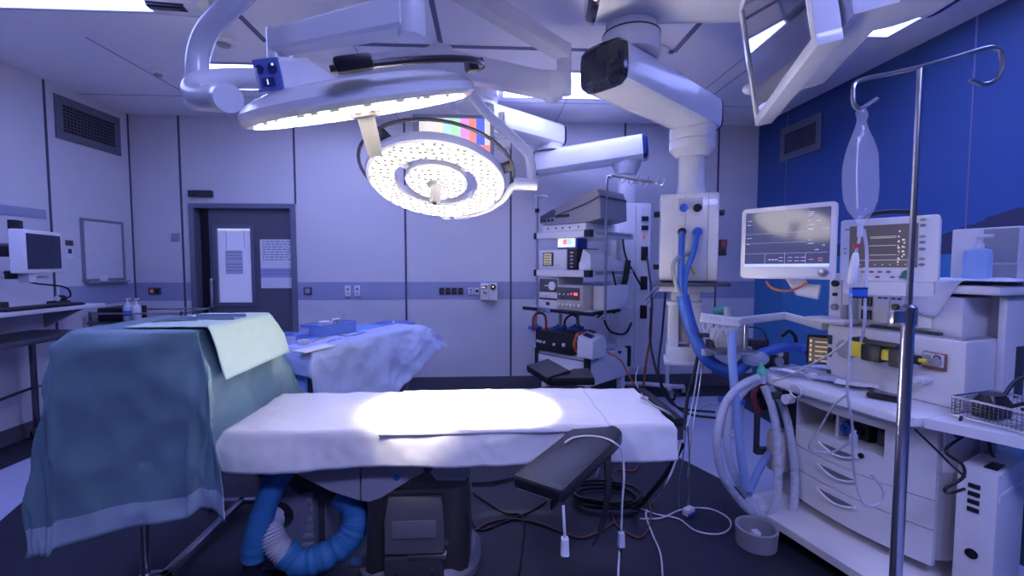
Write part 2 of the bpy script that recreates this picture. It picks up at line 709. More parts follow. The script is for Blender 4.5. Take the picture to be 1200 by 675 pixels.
frame4(d, wx0 - .03, wx1 + .03, wz0 - .03, wz1 + .03, .042, lambda p, q, r, s_: d.box(p, q, y0 - .012, y0 + .02, r, s_))
part('window_frame', d, pm('window_frame_grey', (.16, .17, .24), .4, .3), leaf)
d = MB(); d.box(wx0, wx1, y0 + .008, y0 + .014, wz0, wz1)
part('window_pane', d, glass_m, leaf, smooth=0)
d = MB(); d.box(wx0, wx1, y0 + .035, y0 + .04, wz0, wz1)
d.mi = 1
d.box(wx0, wx1, y0 + .028, y0 + .036, wz1 - .035, wz1)
d.mi = 2
for x in (wx0 + .10, wx1 - .10):
    d.box(x - .004, x + .004, y0 + .03, y0 + .036, wz1 - .25, wz1 - .03)
part('blind', d, [em('lit_blind', (.52, .55, .95), .42), em('lit_slot', (.7, .75, 1.0), .9), paper_m], leaf, 'pale translucent blind lit from the room behind', smooth=0)
o = MB()
hx = lx0 + .035
o.tube([(hx, y0, 1.30), (hx, y0 - .05, 1.31), (hx, y0 - .055, 1.26), (hx, y0 - .055, 1.04), (hx, y0 - .05, .99), (hx, y0, 1.0)], .015, 10, 5)
part('door_handle', o, steel_m, leaf)
# rear of the dark door pocket
d = MB(); d.box(DX0 + .05, lx0 + .02, YB + .09, YB + .11, .01, DTOP - .05)
part('door_pocket', d, black_m, jamb, smooth=0)


def sheet_of_lines(name, label, cat, x0, x1, y, z0, z1, rows, mats, seed=0, blocks=()):
    """a printed sheet: paper with rows of small printed dashes"""
    rnd = random.Random(seed)
    g = MB()
    g.box(x0, x1, y - .002, y, z0, z1)
    g.mi = 1
    w, h = x1 - x0, z1 - z0
    for (rz0, rz1, nrow) in rows:
        for k in range(nrow):
            z = z0 + h * (rz0 + (rz1 - rz0) * (k + .5) / nrow)
            x = x0 + w * .07
            while x < x1 - w * .12:
                ln = w * rnd.uniform(.04, .16)
                g.box(x, min(x + ln, x1 - w * .06), y - .0026, y - .002, z, z + h * (rz1 - rz0) / nrow * .42)
                x += ln + w * .03
    g.mi = 2
    for (bx0, bx1, bz0, bz1) in blocks:
        g.box(x0 + w * bx0, x0 + w * bx1, y - .0024, y - .002, z0 + h * bz0, z0 + h * bz1)
    return single(name, g, mats, label, cat, smooth=0)


band_m = pm('notice_band', (.36, .40, .66), .6)
sheet_of_lines('notice', 'large pale printed notice with a blue band taped to the grey door', 'notice', -2.60, -2.235, y0 - .001, 1.205, 1.765, [(.55, .97, 8), (.25, .38, 2)], [paper_m, ink_m, band_m], 3, [(0, 1, .22, .41)])
sheet_of_lines('notice', 'small sheet of icons stuck on the narrow door window', 'notice', -2.995, -2.80, y0 - .001 + .009, 1.37, 1.64, [(.55, .95, 3), (.05, .45, 3)], [pm('thin_paper', (.60, .62, .78), .7), ink_m], 9)

g = MB(); g.box(-3.33, -3.08, YB - .05, YB, 2.235, 2.305, .004)
g.mi = 1
g.box(-3.322, -3.088, YB - .052, YB - .05, 2.243, 2.297)
single('door_sign', g, [black_m, gloss_m], 'black unlit sign box on the wall above the grey door', 'sign', smooth=0)

# switches and sockets on the back wall


def plate(name, label, cat, x, z, w, h, mat, extra=None, y=YB - .003, group=None):
    t = thing(name, label, cat, (x, y, z), 0, group)
    g = MB(); g.box(x - w / 2, x + w / 2, y - .012, y, z - h / 2, z + h / 2, .003)
    part('plate', g, mat, t)
    if extra:
        extra(t, x, y - .012, z, w, h)
    return t


def rocker(t, x, y, z, w, h):
    g = MB(); g.box(x - w * .32, x + w * .32, y - .006, y, z - h * .34, z + h * .34, .002)
    part('rocker', g, mgrey_m, t)


def sock(t, x, y, z, w, h):
    g = MB()
    g.cyl((x, y - .004, z + h * .18), (x, y, z + h * .18), w * .28)
    g.cyl((x, y - .004, z - h * .22), (x, y, z - h * .22), w * .18)
    part('socket_insert', g, mgrey_m, t)


p = at(206, 278, Y=YB)
plate('wall_switch', 'dark square switch on the wall left of the door', 'switch', p.x, p.z, .09, .09, mgrey_m, rocker, YB)
p = at(182, 341, Y=YB)


def redlamp(t, x, y, z, w, h):
    g = MB(); g.box(x - .045, x - .01, y - .004, y, z - .02, z + .02, .001)
    part('button', g, em('red_key', (.5, .12, .1), .25), t, 'red button')
    g = MB(); g.box(x + .012, x + .045, y - .004, y, z - .02, z + .02, .001)
    part('button', g, black_m, t)


plate('socket_plate', 'dark double switch with a red button on the band left of the door', 'switch', p.x, p.z, .13, .075, dgrey_m, redlamp)
p = at(361, 341, Y=YB)
plate('wall_switch', 'dark square switch on the band right of the door', 'switch', p.x, p.z, .09, .085, dgrey_m, rocker)
for px_, lb in ((408, 'left of the two pale outlets on the band right of the door'), (419, 'right of the two pale outlets on the band right of the door')):
    p = at(px_, 341, Y=YB)
    plate('wall_outlet', lb, 'outlet', p.x, p.z, .065, .125, white_m, sock, group='pair of pale outlets on the back wall')
names = ['first dark socket from the left in the row of four on the band', 'second dark socket from the left in the row of four on the band', 'third dark socket from the left in the row of four on the band', 'fourth dark socket from the left in the row of four on the band']
for k, lb in enumerate(names):
    p = at(517.8 + k * 7.35, 341, Y=YB)
    plate('wall_socket', lb, 'socket', p.x, p.z, .058, .078, black_m, lambda t, x, y, z, w, h: part('insert', MB().cyl((x + .006, y - .004, z), (x + .006, y, z), .016), dgrey_m, t), group='row of dark sockets on the back wall')
p = at(552, 341, Y=YB)
plate('wall_outlet', 'small pale double outlet left of the gas outlet box on the band', 'outlet', p.x, p.z, .06, .08, white_m, sock)
p = at(559, 341, Y=YB)
plate('wall_outlet', 'small white plate with a round black hole beside the gas outlet box', 'outlet', p.x, p.z, .05, .08, white_m, lambda t, x, y, z, w, h: part('hole', MB().cyl((x, y - .002, z), (x, y, z), .018), black_m, t))
p = at(573, 341, Y=YB)
t = thing('gas_outlet_box', 'metal gas outlet box with a black port on the band of the back wall', 'gas outlet', (p.x, YB, p.z - .1))
g = MB(); g.box(p.x - .10, p.x - .003, YB - .06, YB, p.z - .10, p.z + .095, .004); g.box(p.x + .003, p.x + .095, YB - .075, YB, p.z - .105, p.z + .095, .004)
part('housing', g, offw_m, t)
g = MB(); g.cyl((p.x + .045, YB - .09, p.z + .05), (p.x + .045, YB - .07, p.z + .05), .034)
part('port', g, black_m, t)
g = MB(); g.cyl((p.x + .045, YB - .10, p.z + .05), (p.x + .045, YB - .088, p.z + .05), .015); g.box(p.x - .085, p.x - .02, YB - .066, YB - .058, p.z + .03, p.z + .07, .002); g.box(p.x - .07, p.x - .03, YB - .075, YB - .058, p.z - .03, p.z, .003)
part('fitting', g, chrome_m, t)
g = MB(); g.cyl((p.x + .025, YB - .085, p.z - .07), (p.x + .025, YB - .07, p.z - .07), .018)
part('button', g, white_m, t)


# ventilation grilles
def vent(label, M, w, h):
    """grille in the local x-z plane facing -y"""
    t = thing('air_vent', label, 'vent', M.translation, 0)
    g = MB(M)
    f = .075
    frame4(g, -w / 2, w / 2, -h / 2, h / 2, f, lambda p, q, r, s_: g.box(p, q, -.012, 0, r, s_))
    part('frame', g, pm('vent_frame', (.16, .17, .22), .45, .4), t)
    g = MB(M); g.box(-w / 2 + f, w / 2 - f, -.003, 0, -h / 2 + f, h / 2 - f)
    part('backing', g, black_m, t, smooth=0)
    g = MB(M)
    nx, nzz = 16, 8
    for k in range(1, nx):
        x = -w / 2 + f + (w - 2 * f) * k / nx
        g.box(x - .003, x + .003, -.010, -.003, -h / 2 + f, h / 2 - f)
    for k in range(1, nzz):
        z = -h / 2 + f + (h - 2 * f) * k / nzz
        g.box(-w / 2 + f, w / 2 - f, -.011, -.003, z - .003, z + .003)
    part('grille', g, pm('vent_bar', (.13, .14, .19), .5, .4), t, smooth=0)
    return t


vent('wide grey air vent high on the left wall', frame((XL, 4.83, 2.845), -90 + 180), .74, .40)
pA = at(912, 157, X=XR); pB = at(966, 128, X=XR)
vent('grey air vent high on the blue right wall', frame((XR, (pA.y + pB.y) / 2 - .02, 2.78), -90), .62, .36)
# ================================================================== CEILING
def luminaire(label, x0, x1, y0, y1, mat=None):
    t = thing('ceiling_light', label, 'light', ((x0 + x1) / 2, (y0 + y1) / 2, H), 0)
    g = MB()
    f = .02
    for a0, a1, b0, b1 in ((x0 - f, x0, y0 - f, y1 + f), (x1, x1 + f, y0 - f, y1 + f), (x0, x1, y0 - f, y0), (x0, x1, y1, y1 + f)):
        g.box(a0, a1, b0, b1, H - .012, H + .01, .002)
    part('frame', g, pm('light_frame', (.5, .5, .58), .4), t)
    g = MB(); g.box(x0, x1, y0, y1, H - .006, H)
    part('diffuser', g, mat or panel_m, t, smooth=0)
    return t


luminaire('long lit ceiling panel at the left of the room', -3.3, -2.12, 1.2, 3.16, dimpanel_m)
luminaire('lit ceiling panel left of the round wall-side hub, above the door side', -2.32, -.72, 3.94, 4.50)
luminaire('lit ceiling panel right of the hub, above the equipment cart', .16, 1.66, 3.95, 4.56)
luminaire('long lit ceiling panel beside the blue right wall', 2.18, 2.88, 1.2, 3.22, dimpanel_m)
luminaire('added unseen fill panel in the ceiling behind the camera, lighting the near side', .16, 1.66, -.95, -.35, fillpanel_m)  # added out of view to throw blue light onto the table's near side

for lb, (px_, py_), r in (('white ceiling detector above the whiteboard corner', (185, 83), .06),
                          ('white ceiling detector beside the curved lamp tube', (262, 47), .085),
                          ('white detector on the ceiling beside the hanging monitor', (805, 101), .05)):
    p = at(px_, py_, Z=H)
    t = thing('smoke_detector', lb, 'detector', p)
    g = MB(); g.lathe([(r, H), (r, H - .015), (r * .8, H - .03)], (p.x, p.y, 0))
    part('base', g, offw_m, t)
    g = MB(); g.lathe([(r * .55, H - .03), (r * .5, H - .045), (r * .2, H - .05)], (p.x, p.y, 0), seg=16)
    part('sensor', g, mgrey_m, t)
p = at(765, 60, Z=H)
g = MB(); g.lathe([(.12, H), (.12, H - .012), (.10, H - .02)], (p.x, p.y, 0), seg=32)
single('ceiling_cover', g, offw_m, 'round flat white cover on the ceiling behind the big pendant joint', 'ceiling cover')
# camera at the top left edge
t = thing('ceiling_camera', 'white box camera with a dark window at the top left edge of the ceiling', 'camera', (-1.80, 2.93, H))
g = MB(); g.beam([(-2.0, 2.92, H - .06), (-1.72, 2.95, H - .06)], (.16, .12))
part('housing', g, lacq_m, t)
g = MB(); g.beam([(-1.99, 2.88, H - .115), (-1.79, 2.90, H - .115)], (.06, .03))
part('window', g, gloss_m, t)

# ================================================================== PENDANTS


def pend_arm(name, t, p0, p1, w, h, ends=(True, True), capm=None, capl='black end cap'):
    p0, p1 = V3(p0), V3(p1)
    g = MB()
    g.beam([p0, p1], (w, h), e=5)
    arm = part(name, g, lacq_m, t)
    d = (p1 - p0).normalized()
    for on, p, q in ((ends[0], p0, -d), (ends[1], p1, d)):
        if on:
            c = MB()
            c.beam([p, p + q * .012, p + q * .035, p + q * .05], [(w * 1.01, h * 1.01), (w * 1.01, h * 1.01), (w * .96, h * .95), (w * .80, h * .78)], e=5)
            part('end_cap', c, capm or gloss_m, arm, capl)
    return arm


# pendant with the big black-capped arm
t = thing('ceiling_pendant', 'large white ceiling pendant whose black-capped arm carries a supply column with blue hoses', 'pendant', (1.37, 3.02, 0))
pend_arm('upper_arm', t, (.56, 2.37, 2.86), (2.25, 2.20, 2.86), .27, .21)
g = MB(); g.lathe([(.17, H), (.17, 2.97)], (2.1, 2.215, 0), seg=32); g.lathe([(.25, H), (.25, H - .03), (.18, H - .05)], (2.1, 2.215, 0), seg=32)
part('ceiling_mount', g, lacq_m, t)
g = MB(); g.lathe([(.135, 2.77), (.135, 2.71), (.15, 2.70), (.15, 2.60)], (.77, 2.46, 0), seg=36)
part('joint', g, lacq_m, t)
g = MB(); g.lathe([(.152, 2.708), (.152, 2.700)], (.77, 2.46, 0), seg=36)
part('joint_seam', g, dgrey_m, t)
pend_arm('lower_arm', t, (.60, 2.34, 2.49), (1.46, 3.08, 2.49), .27, .23)
CX, CY = 1.37, 3.02
g = MB(); g.lathe([(.145, 2.39), (.145, 2.33), (.135, 2.31), (.145, 2.305), (.145, 2.25), (.10, 2.20)], (CX, CY, 0), seg=36)
part('lower_joint', g, lacq_m, t)
g = MB(); g.lathe([(.083, 2.21), (.083, 1.94)], (CX, CY, 0), seg=32); g.lathe([(.09, 2.0), (.09, 1.945)], (CX, CY, 0), seg=32)
part('column', g, lacq_m, t)
PM = frame((1.365, 3.05, 0), -20)
BX0, BX1, BY0, BY1, CX = -.182, .182, -.13, .15, 0.0
g = MB(PM); g.box(BX0, BX1, BY0, BY1, 1.375, 1.955, .02)
sbx = part('supply_box', g, lacq_m, t)
g = MB(PM)
g.box(BX0 + .155, BX0 + .159, BY0 - .003, BY0, 1.39, 1.94); g.box(BX1 - .07, BX1 - .066, BY0 - .003, BY0, 1.39, 1.94)
part('panel_joint', g, mgrey_m, sbx, smooth=0)
for (px_, py_), mm, rr in (((801, 244), bluepl_m, .026), ((817, 244), black_m, .026), ((799, 272), black_m, .027), ((817, 272), bluepl_m, .03)):
    p = atl(PM, px_, py_, y=BY0)
    g = MB(PM); g.cyl((p.x, BY0 - .03, p.z), (p.x, BY0 + .01, p.z), rr, seg=20)
    o = part('gas_outlet', g, mm, sbx)
g = MB(PM)
for (px_, py_) in ((801, 252), (817, 252)):
    p = atl(PM, px_, py_, y=BY0); g.box(p.x - .02, p.x + .02, BY0 - .004, BY0, p.z - .006, p.z + .006)
p = atl(PM, 809, 240, y=BY0); g.box(p.x - .075, p.x + .075, BY0 - .0035, BY0, p.z - .03, p.z + .045)
part('outlet_labels', g, pm('label_grey', (.55, .57, .68), .5), sbx)
g = MB(PM)
for s_, z in ((-1, 1.83), (-1, 1.47), (1, 1.83)):
    xx = BX0 if s_ < 0 else BX1
    g.box(xx, xx + s_ * .04, BY0 + .08, BY0 + .16, z - .018, z + .018, .004)
g.box(BX1, BX1 + .05, BY0 + .03, BY0 + .10, 1.545, 1.60, .008)
part('side_bracket', g, black_m, sbx)
g = MB(PM); g.cyl((BX1 + .03, BY0 + .05, 1.60), (BX1 + .03, BY0 + .05, 1.65), .025)
part('side_valve', g, pm('dark_red', (.22, .04, .06), .4), sbx)
g = MB(PM); g.box(BX0 - .03, BX1 + .07, BY0 - .05, BY1, 1.345, 1.368, .004)
part('rail_shelf', g, dsteel_m, t)
g = MB(PM); g.box(BX0 + .0, BX1 - .02, BY0 - .01, BY1 - .02, 1.305, 1.345, .01); g.box(CX - .10, CX + .08, BY0 + .04, BY1 - .06, 1.24, 1.305, .01)
part('box_skirt', g, lacq_m, t)
g = MB(PM); g.box(CX - .13, CX + .10, BY0 + .0, BY1 - .05, 1.215, 1.24, .004)
part('lower_plate', g, lacq_m, t)
for q in (-.12, .02):
    g = MB(PM); g.box(CX + q, CX + q + .07, BY0 + .03, BY1 - .08, .93, 1.215, .006)
    part('lower_post', g, lacq_m, t)
g = MB(PM); g.box(CX - .05, CX + .02, BY0 + .06, BY1 - .09, .96, 1.2, .004)
g.mi = 1
g.box(CX - .045, CX + .015, BY0 + .055, BY0 + .06, 1.06, 1.18)
part('device', g, [mgrey_m, pm('brushed_front', (.38, .33, .27), .4, .4)], t, 'grey instrument between the two lower posts')
g = MB(PM); g.box(CX - .14, CX + .11, BY0 - .02, BY1 - .06, .815, .84, .006); g.box(CX - .125, CX + .10, BY0 - .0, BY1 - .08, .84, .93, .008)
part('foot_box', g, white_m, t)

# far pendant
t = thing('ceiling_pendant', 'far white ceiling pendant with a blue-black arm cap, column behind the equipment cart', 'pendant', (1.44, 4.7, 0))
pend_arm('upper_arm', t, (-.02, 4.36, 2.86), (.74, 4.98, 2.86), .27, .24, (False, True))
g = MB(); g.box(-.34, .10, 4.17, 4.55, 2.99, H, .02); g.lathe([(.19, 3.0), (.19, 2.95)], (-.10, 4.36, 0), seg=32)
part('ceiling_mount', g, lacq_m, t)
g = MB(); g.lathe([(.15, 2.75), (.15, 2.69)], (.66, 4.93, 0), seg=32)
part('joint', g, lacq_m, t)
pend_arm('lower_arm', t, (.56, 5.0, 2.57), (1.58, 4.60, 2.66), .28, .24, capm=pm('navy_gloss', (.02, .05, .20), .15, coat=.5), capl='dark blue end cap')
g = MB(); g.lathe([(.145, 2.56), (.145, 2.50), (.13, 2.47), (.105, 2.41)], (1.44, 4.70, 0), seg=32)
part('lower_joint', g, lacq_m, t)
g = MB(); g.box(1.365, 1.515, 4.63, 4.78, 2.03, 2.43, .02)
part('column', g, lacq_m, t)
g = MB(); g.box(1.34, 1.685, 4.62, 4.95, .40, 2.11, .02)
g.mi = 1
g.box(1.52, 1.524, 4.617, 4.62, .45, 2.08)
sb = part('supply_column', g, [lacq_m, mgrey_m], t)
for (z0_, z1_) in ((1.927, 1.974), (1.833, 1.88), (1.523, 1.664), (1.22, 1.36), (.92, 1.06)):
    g = MB(); g.box(1.58, 1.65, 4.605, 4.622, z0_, z1_, .004)
    part('socket', g, black_m, sb)
g = MB(); g.box(1.597, 1.62, 4.61, 4.621, 1.746, 1.78)
part('indicator', g, em('red_dot', (.6, .1, .1), .4), sb)

# colour-bar monitor
t = thing('display_monitor', 'wall-side monitor showing colour bars, hanging behind the round lamp', 'monitor', (-.27, 3.5, 2.3))
a, b_ = at(483, 133, Y=3.45), at(579, 184, Y=3.45)
x0, x1, z0, z1 = a.x, b_.x, b_.z - .03, a.z
g = MB(); g.box(x0, x1, 3.45, 3.52, z0, z1, .01)
part('housing', g, pm('monitor_grey', (.30, .31, .40), .45), t)
sx0, sx1, sz0, sz1 = x0 + .05, x1 - .03, z0 + .025, z1 - .03
bars = [(.62, .60, .50), (.80, .74, .72), (.78, .70, .48), (.42, .74, .74), (.40, .74, .42), (.66, .28, .74), (.86, .25, .20), (.09, .14, .70), (.60, .60, .52)]
frac = [0, .085, .225, .335, .445, .58, .70, .805, .925, 1]
g = MB()
ms = []
for k, cc in enumerate(bars):
    g.mi = k
    ms.append(em('bar_colour', cc, .95))
    g.box(sx0 + (sx1 - sx0) * frac[k], sx0 + (sx1 - sx0) * frac[k + 1], 3.446, 3.4495, sz0 + (.09 if 2 < k < 8 else .09), sz1)
g.mi = len(bars); ms.append(em('bar_white', (.75, .74, .74), .9))
g.box(sx0, sx0 + (sx1 - sx0) * .80, 3.446, 3.4495, sz0, sz0 + .09)
g.mi += 1; ms.append(em('bar_red', (.80, .22, .2), .9))
g.box(sx0 + (sx1 - sx0) * .805, sx1, 3.446, 3.4495, sz0, sz0 + .09)
part('screen', g, ms, t, smooth=0)
g = MB()
g.tube([(x1 - .03, 3.55, z1 - .1), (x1 + .06, 3.56, z1 - .12), (x1 + .06, 3.56, z1 + .05)], .028, 10, 3)
g.box(x1 + .02, x1 + .13, 3.53, 3.60, z1 - .22, z1 - .15, .01)
part('mount_arm', g, lacq_m, t)
g = MB()
g.box(x1 - .3, x1 - .2, 3.52, 3.6, z1 - .25, z1 - .05, .01)
g.cyl((x1 - .25, 3.58, z1 - .1), (x1 - .25, 3.58, z1 + .05), .03)
part('mount_arm', g, lacq_m, t)

# ================================================================== SURGICAL LAMPS


def tilt(up):
    z = V3(up).normalized()
    x = V3((1, 0, 0))
    x = (x - z * x.dot(z)).normalized()
    return Matrix((x, z.cross(x), z)).transposed()


def lampframe(c, up):
    return Matrix.Translation(V3(c)) @ tilt(up).to_4x4()


def lamp_light(parent, M, power, size, spread, name, aim):
    """the focused beam of a lamp head; its LEDs converge on the table"""
    d = bpy.data.lights.new(name, 'SPOT')
    d.energy = power
    d.color = (1.0, .90, .80)
    d.spot_size = math.radians(spread)
    d.spot_blend = .85
    d.shadow_soft_size = size
    o = bpy.data.objects.new(name, d)
    COL.objects.link(o)
    o.parent = parent
    p = M @ V3((0, 0, -.27))
    q = (V3(aim) - p).to_track_quat('-Z', 'Y').to_matrix().to_4x4()
    o.matrix_local = ROOTM[parent.name].inverted() @ Matrix.Translation(p) @ q
    return o


# ---- lamp seen edge-on
c1 = at(425, 122, Y=1.42)
up1 = V3((-.18, -.31, 1))
M1 = lampframe(c1, up1)
t1 = thing('surgical_lamp', 'near surgical lamp head seen edge-on, with a control panel, hung on a boxy arm', 'surgical lamp', (c1.x, c1.y, 0))
R1 = .338
g = MB(M1)
g.lathe([(R1 - .012, -.022), (R1, -.010), (R1, .010), (R1 - .02, .030), (R1 - .07, .048), (.16, .060), (.06, .062)], seg=64)
hd = part('lamp_housing', g, lacq_m, t1)
g = MB(M1); g.ring([(.02, -.024), (R1 - .03, -.026), (R1 - .03, -.022), (.02, -.020)], seg=64)
ln = part('led_lens', g, led_lens('led_lens_near', M1, 26), hd, 'glowing white lens')
g = MB(M1)
g.lathe([(.045, -.02), (.045, -.035), (.026, -.04), (.024, -.13), (.021, -.15), (.014, -.155)], seg=20)
part('sterile_handle', g, handle_m, t1, 'white sterile handle')
# black grip rail along the upper rim
g = MB(M1)
pts = []
for k in range(15):
    a = math.radians(-84 + 7.8 * k)
    pts.append((.372 * math.cos(a), .372 * math.sin(a), .055))
g.tube(pts, .009, 8, 2)
for a_ in (-76, 14):
    a = math.radians(a_)
    ca_, sa_ = math.cos(a), math.sin(a)
    g.obox((.36 * ca_, .36 * sa_, .062), (.05, .085, .035), Matrix.Rotation(a, 3, 'Z'), .01)
part('grip_rail', g, black_m, t1, 'black grip rail')
# yoke and control block
bl = at(315, 88, Y=1.20)
b2 = at(356, 93, Y=1.33)
b3 = at(392, 108, Y=1.42)
b4 = at(425, 108, Y=1.45)
g = MB()
g.beam([bl, bl.lerp(b2, .35), b2, b3, b4], [(.078, .080), (.085, .088), (.075, .095), (.10, .07), (.16, .035)], e=6)
blk = part('control_block', g, lacq_m, t1)
dirv = (b2 - bl).normalized()
sdv = dirv.cross(V3((0, 0, 1))).normalized()
upv = sdv.cross(dirv)
g = MB()


def bp_(u, v, w=0.0):
    return bl + sdv * u + upv * v - dirv * (.004 + w)


g.loft([[bp_(-.036, -.037), bp_(.036, -.037), bp_(.036, .037), bp_(-.036, .037)], [bp_(-.036, -.037, -.006), bp_(.036, -.037, -.006), bp_(.036, .037, -.006), bp_(-.036, .037, -.006)]])
part('control_panel', g, pm('panel_blue', (.13, .20, .55), .35), blk, 'blue control panel')
g = MB()
g.cyl(bp_(.018, .014, .003), bp_(.018, .014, 0), .012, seg=18)
g.lathe([(.011, 0), (.011, .003)], bp_(-.018, .014, .003), dirv, 18)
g.beam([bp_(-.016, -.016, .002), bp_(.016, -.016, .002)], (.006, .020), up=upv, e=3)
part('control_buttons', g, pm('navy', (.02, .035, .16), .35), blk)
g = MB(); g.beam([bp_(0, -.022, .0055), bp_(0, -.010, .0055)], (.003, .002), up=dirv)
g.cyl(bp_(.022, .022, .005), bp_(.022, .022, .002), .003, seg=8)
part('control_marks', g, em('mark_white', (.9, .9, 1), .8), blk)
# cardanic tube: loops round and rises out of view
tb = [at(303, 92, Y=1.20), at(275, 92, Y=1.19), at(248, 94, Y=1.17), at(230, 99, Y=1.14), at(226, 108, Y=1.11), at(236, 114, Y=1.08), at(262, 115, Y=1.05)]
g = MB(); g.tube(tb, .0245, 14, 6)
part('curved_tube', g, lacq_m, t1)
tv = [at(231, 112, Y=1.22), at(231, 88, Y=1.22), at(233, 62, Y=1.22), at(243, 36, Y=1.20), at(262, 14, Y=1.17), at(290, -14, Y=1.14)]
tv += [V3((tv[-1].x + .10, 1.12, tv[-1].z + .12)), V3((tv[-1].x + .16, 1.12, 2.95))]
g = MB(); g.tube(tv, .026, 14, 6)
part('riser_tube', g, lacq_m, t1)
g = MB(); pa, pb = at(231, 112, Y=1.22), at(231, 116, Y=1.04)
g.cyl(at(230, 116, Y=1.24), at(268, 115, Y=1.03), .030, seg=24)
part('swivel_joint', g, lacq_m, t1)
# spring arm from the drop tube to the pin above the block
s0, s1 = at(476, 18, Y=1.22), at(322, 50, Y=1.36)
g = MB()
g.beam([s0, s1], [(.070, .086), (.052, .062)], e=7)
part('spring_arm', g, lacq_m, t1)
g = MB()
dt = at(482, 22, Y=1.22)
g.lathe([(.032, -.048), (.036, -.040), (.036, .10), (.034, .11)], (dt.x, dt.y, dt.z), seg=24)
g.cyl((dt.x, dt.y, dt.z + .10), (dt.x, dt.y, 2.98), .030, seg=20)
part('drop_tube', g, lacq_m, t1)
g = MB()
g.cyl((s1.x, s1.y, s1.z - .075), (s1.x, s1.y, s1.z + .035), .022, seg=20)
g.cyl((s1.x, s1.y, s1.z - .05), b2 + V3((0, 0, .0)), .018, seg=14)
part('pivot_pin', g, lacq_m, t1)
g = MB()
g.beam([(tv[-1].x - .05, 1.12, 2.99), (dt.x + .05, dt.y, 2.99)], (.10, .09), e=6)
g.beam([(dt.x, dt.y, 2.99), (-.40, 1.80, 2.99)], (.10, .09), e=6)
g.lathe([(.15, H), (.15, H - .03), (.06, H - .05), (.06, 3.0)], (-.40, 1.80, 0), seg=28)
part('extension_arm', g, lacq_m, t1)
lamp_light(t1, M1, 620, .12, 27, 'lamp_beam', (-.32, 2.22, .78))

# ---- round lamp facing the camera
c2 = at(512, 210, Y=2.5)
up2 = V3((.05, .42, 1))
M2 = lampframe(c2, up2)
t2 = thing('surgical_lamp', 'round ring-shaped surgical lamp shining down over the white operating table', 'surgical lamp', (c2.x, c2.y, 0))
R2 = .372
g = MB(M2)
g.ring([(R2 - .025, -.030), (R2 - .006, -.026), (R2, -.012), (R2 - .006, .02), (R2 - .05, .05), (.26, .05), (.222, .02), (.216, -.022), (.222, -.030)], seg=72)
hd = part('ring_housing', g, lacq_m, t2)
g = MB(M2); g.ring([(.232, -.034), (R2 - .026, -.034), (R2 - .026, -.030), (.232, -.030)], seg=72)
lens2 = led_lens('led_lens_round', M2, 27)
part('ring_lens', g, lens2, hd, 'glowing white ring lens')
g = MB(M2)
g.lathe([(.150, -.026), (.166, -.020), (.168, 0), (.155, .03), (.08, .05), (.02, .05)], seg=56)
ce = part('centre_housing', g, lacq_m, t2)
g = MB(M2); g.ring([(.05, -.034), (.150, -.032), (.150, -.026), (.05, -.026)], seg=48)
part('centre_lens', g, lens2, ce, 'glowing white centre lens')
for k in range(3):
    a = 2 * PI * k / 3 + PI / 2
    d0 = V3((math.cos(a), math.sin(a), 0))
    g = MB(M2)
    g.beam([d0 * .15 + V3((0, 0, .022)), d0 * .24 + V3((0, 0, .022))], (.05, .03))
    part('spoke', g, lacq_m, t2)
g = MB(M2)
g.lathe([(.05, -.030), (.052, -.040), (.036, -.046), (.030, -.050), (.029, -.135), (.026, -.145), (.012, -.146)], seg=24)
sh = part('sterile_handle', g, handle_m, t2, 'white sterile handle')
g = MB(M2); g.lathe([(.011, -.1465), (.013, -.149)], seg=14)
part('handle_camera', g, black_m, sh)
# dark handrail ring
g = MB(M2)
g.tube([(.412 * math.cos(2 * PI * k / 48), .412 * math.sin(2 * PI * k / 48), .05) for k in range(48)], .009, 8, 1, True)
part('handrail', g, dgrey_m, t2, 'dark handrail ring')
for a in (-2.25, -.22, 1.55):
    d0 = V3((math.cos(a), math.sin(a), 0))
    g = MB(M2)
    g.beam([d0 * .345 + V3((0, 0, .03)), d0 * .412 + V3((0, 0, .05))], (.07, .03))
    part('handrail_bracket', g, dgrey_m, t2)
# yoke: quarter arc under the right rim to a horizontal swivel, then the tube up
jA, jB = at(602, 216, Y=2.5), at(629, 216, Y=2.5)
g = MB()
g.cyl(jA, jB, .032, seg=22)
part('swivel_joint', g, lacq_m, t2)
arc = []
for k in range(9):
    a = math.radians(80 - 8.6 * k)
    q = M2 @ V3((.40 * math.cos(a), .40 * math.sin(a), -.005))
    arc.append(q)
arc[-1] = arc[-1].lerp(jA, .5)
arc.append(jA + V3((.02, 0, 0)))
g = MB(); g.tube(arc, .02, 12, 3)
g.beam([M2 @ V3((.0, .335, -.012)), M2 @ V3((.02, .41, -.006))], (.06, .035))
part('yoke', g, lacq_m, t2)
pn = at(523, 74, Y=2.8)
tp = [V3((pn.x, pn.y, pn.z - .06)), at(531, 94, Y=2.78), at(548, 107, Y=2.76), at(570, 132, Y=2.7), at(592, 153, Y=2.62), at(612, 172, Y=2.56), at(621, 186, Y=2.52), at(623, 214, Y=2.5)]
g = MB(); g.tube(tp, .027, 14, 5)
part('curved_tube', g, lacq_m, t2)
g = MB(); g.cyl((pn.x, pn.y, pn.z - .10), (pn.x, pn.y, pn.z + .09), .035, seg=22)
part('pivot_pin', g, lacq_m, t2)
e0, e1 = at(648, 102, Y=2.95), at(524, 76, Y=2.8)
g = MB(); g.beam([e0, e1], [(.10, .155), (.10, .155)], e=6)
g.cyl(e0 + V3((0, -.055, 0)), e0 + V3((0, .055, 0)), .085, seg=28)
part('spring_arm', g, lacq_m, t2)
g = MB(); g.cyl(e0 + V3((0, -.058, 0)), e0 + V3((0, -.05, 0)), .012, seg=10); g.cyl(e0 + V3((0, -.057, 0)), e0 + V3((0, -.054, 0)), .07, seg=28)
part('joint_cover', g, offw_m, t2)
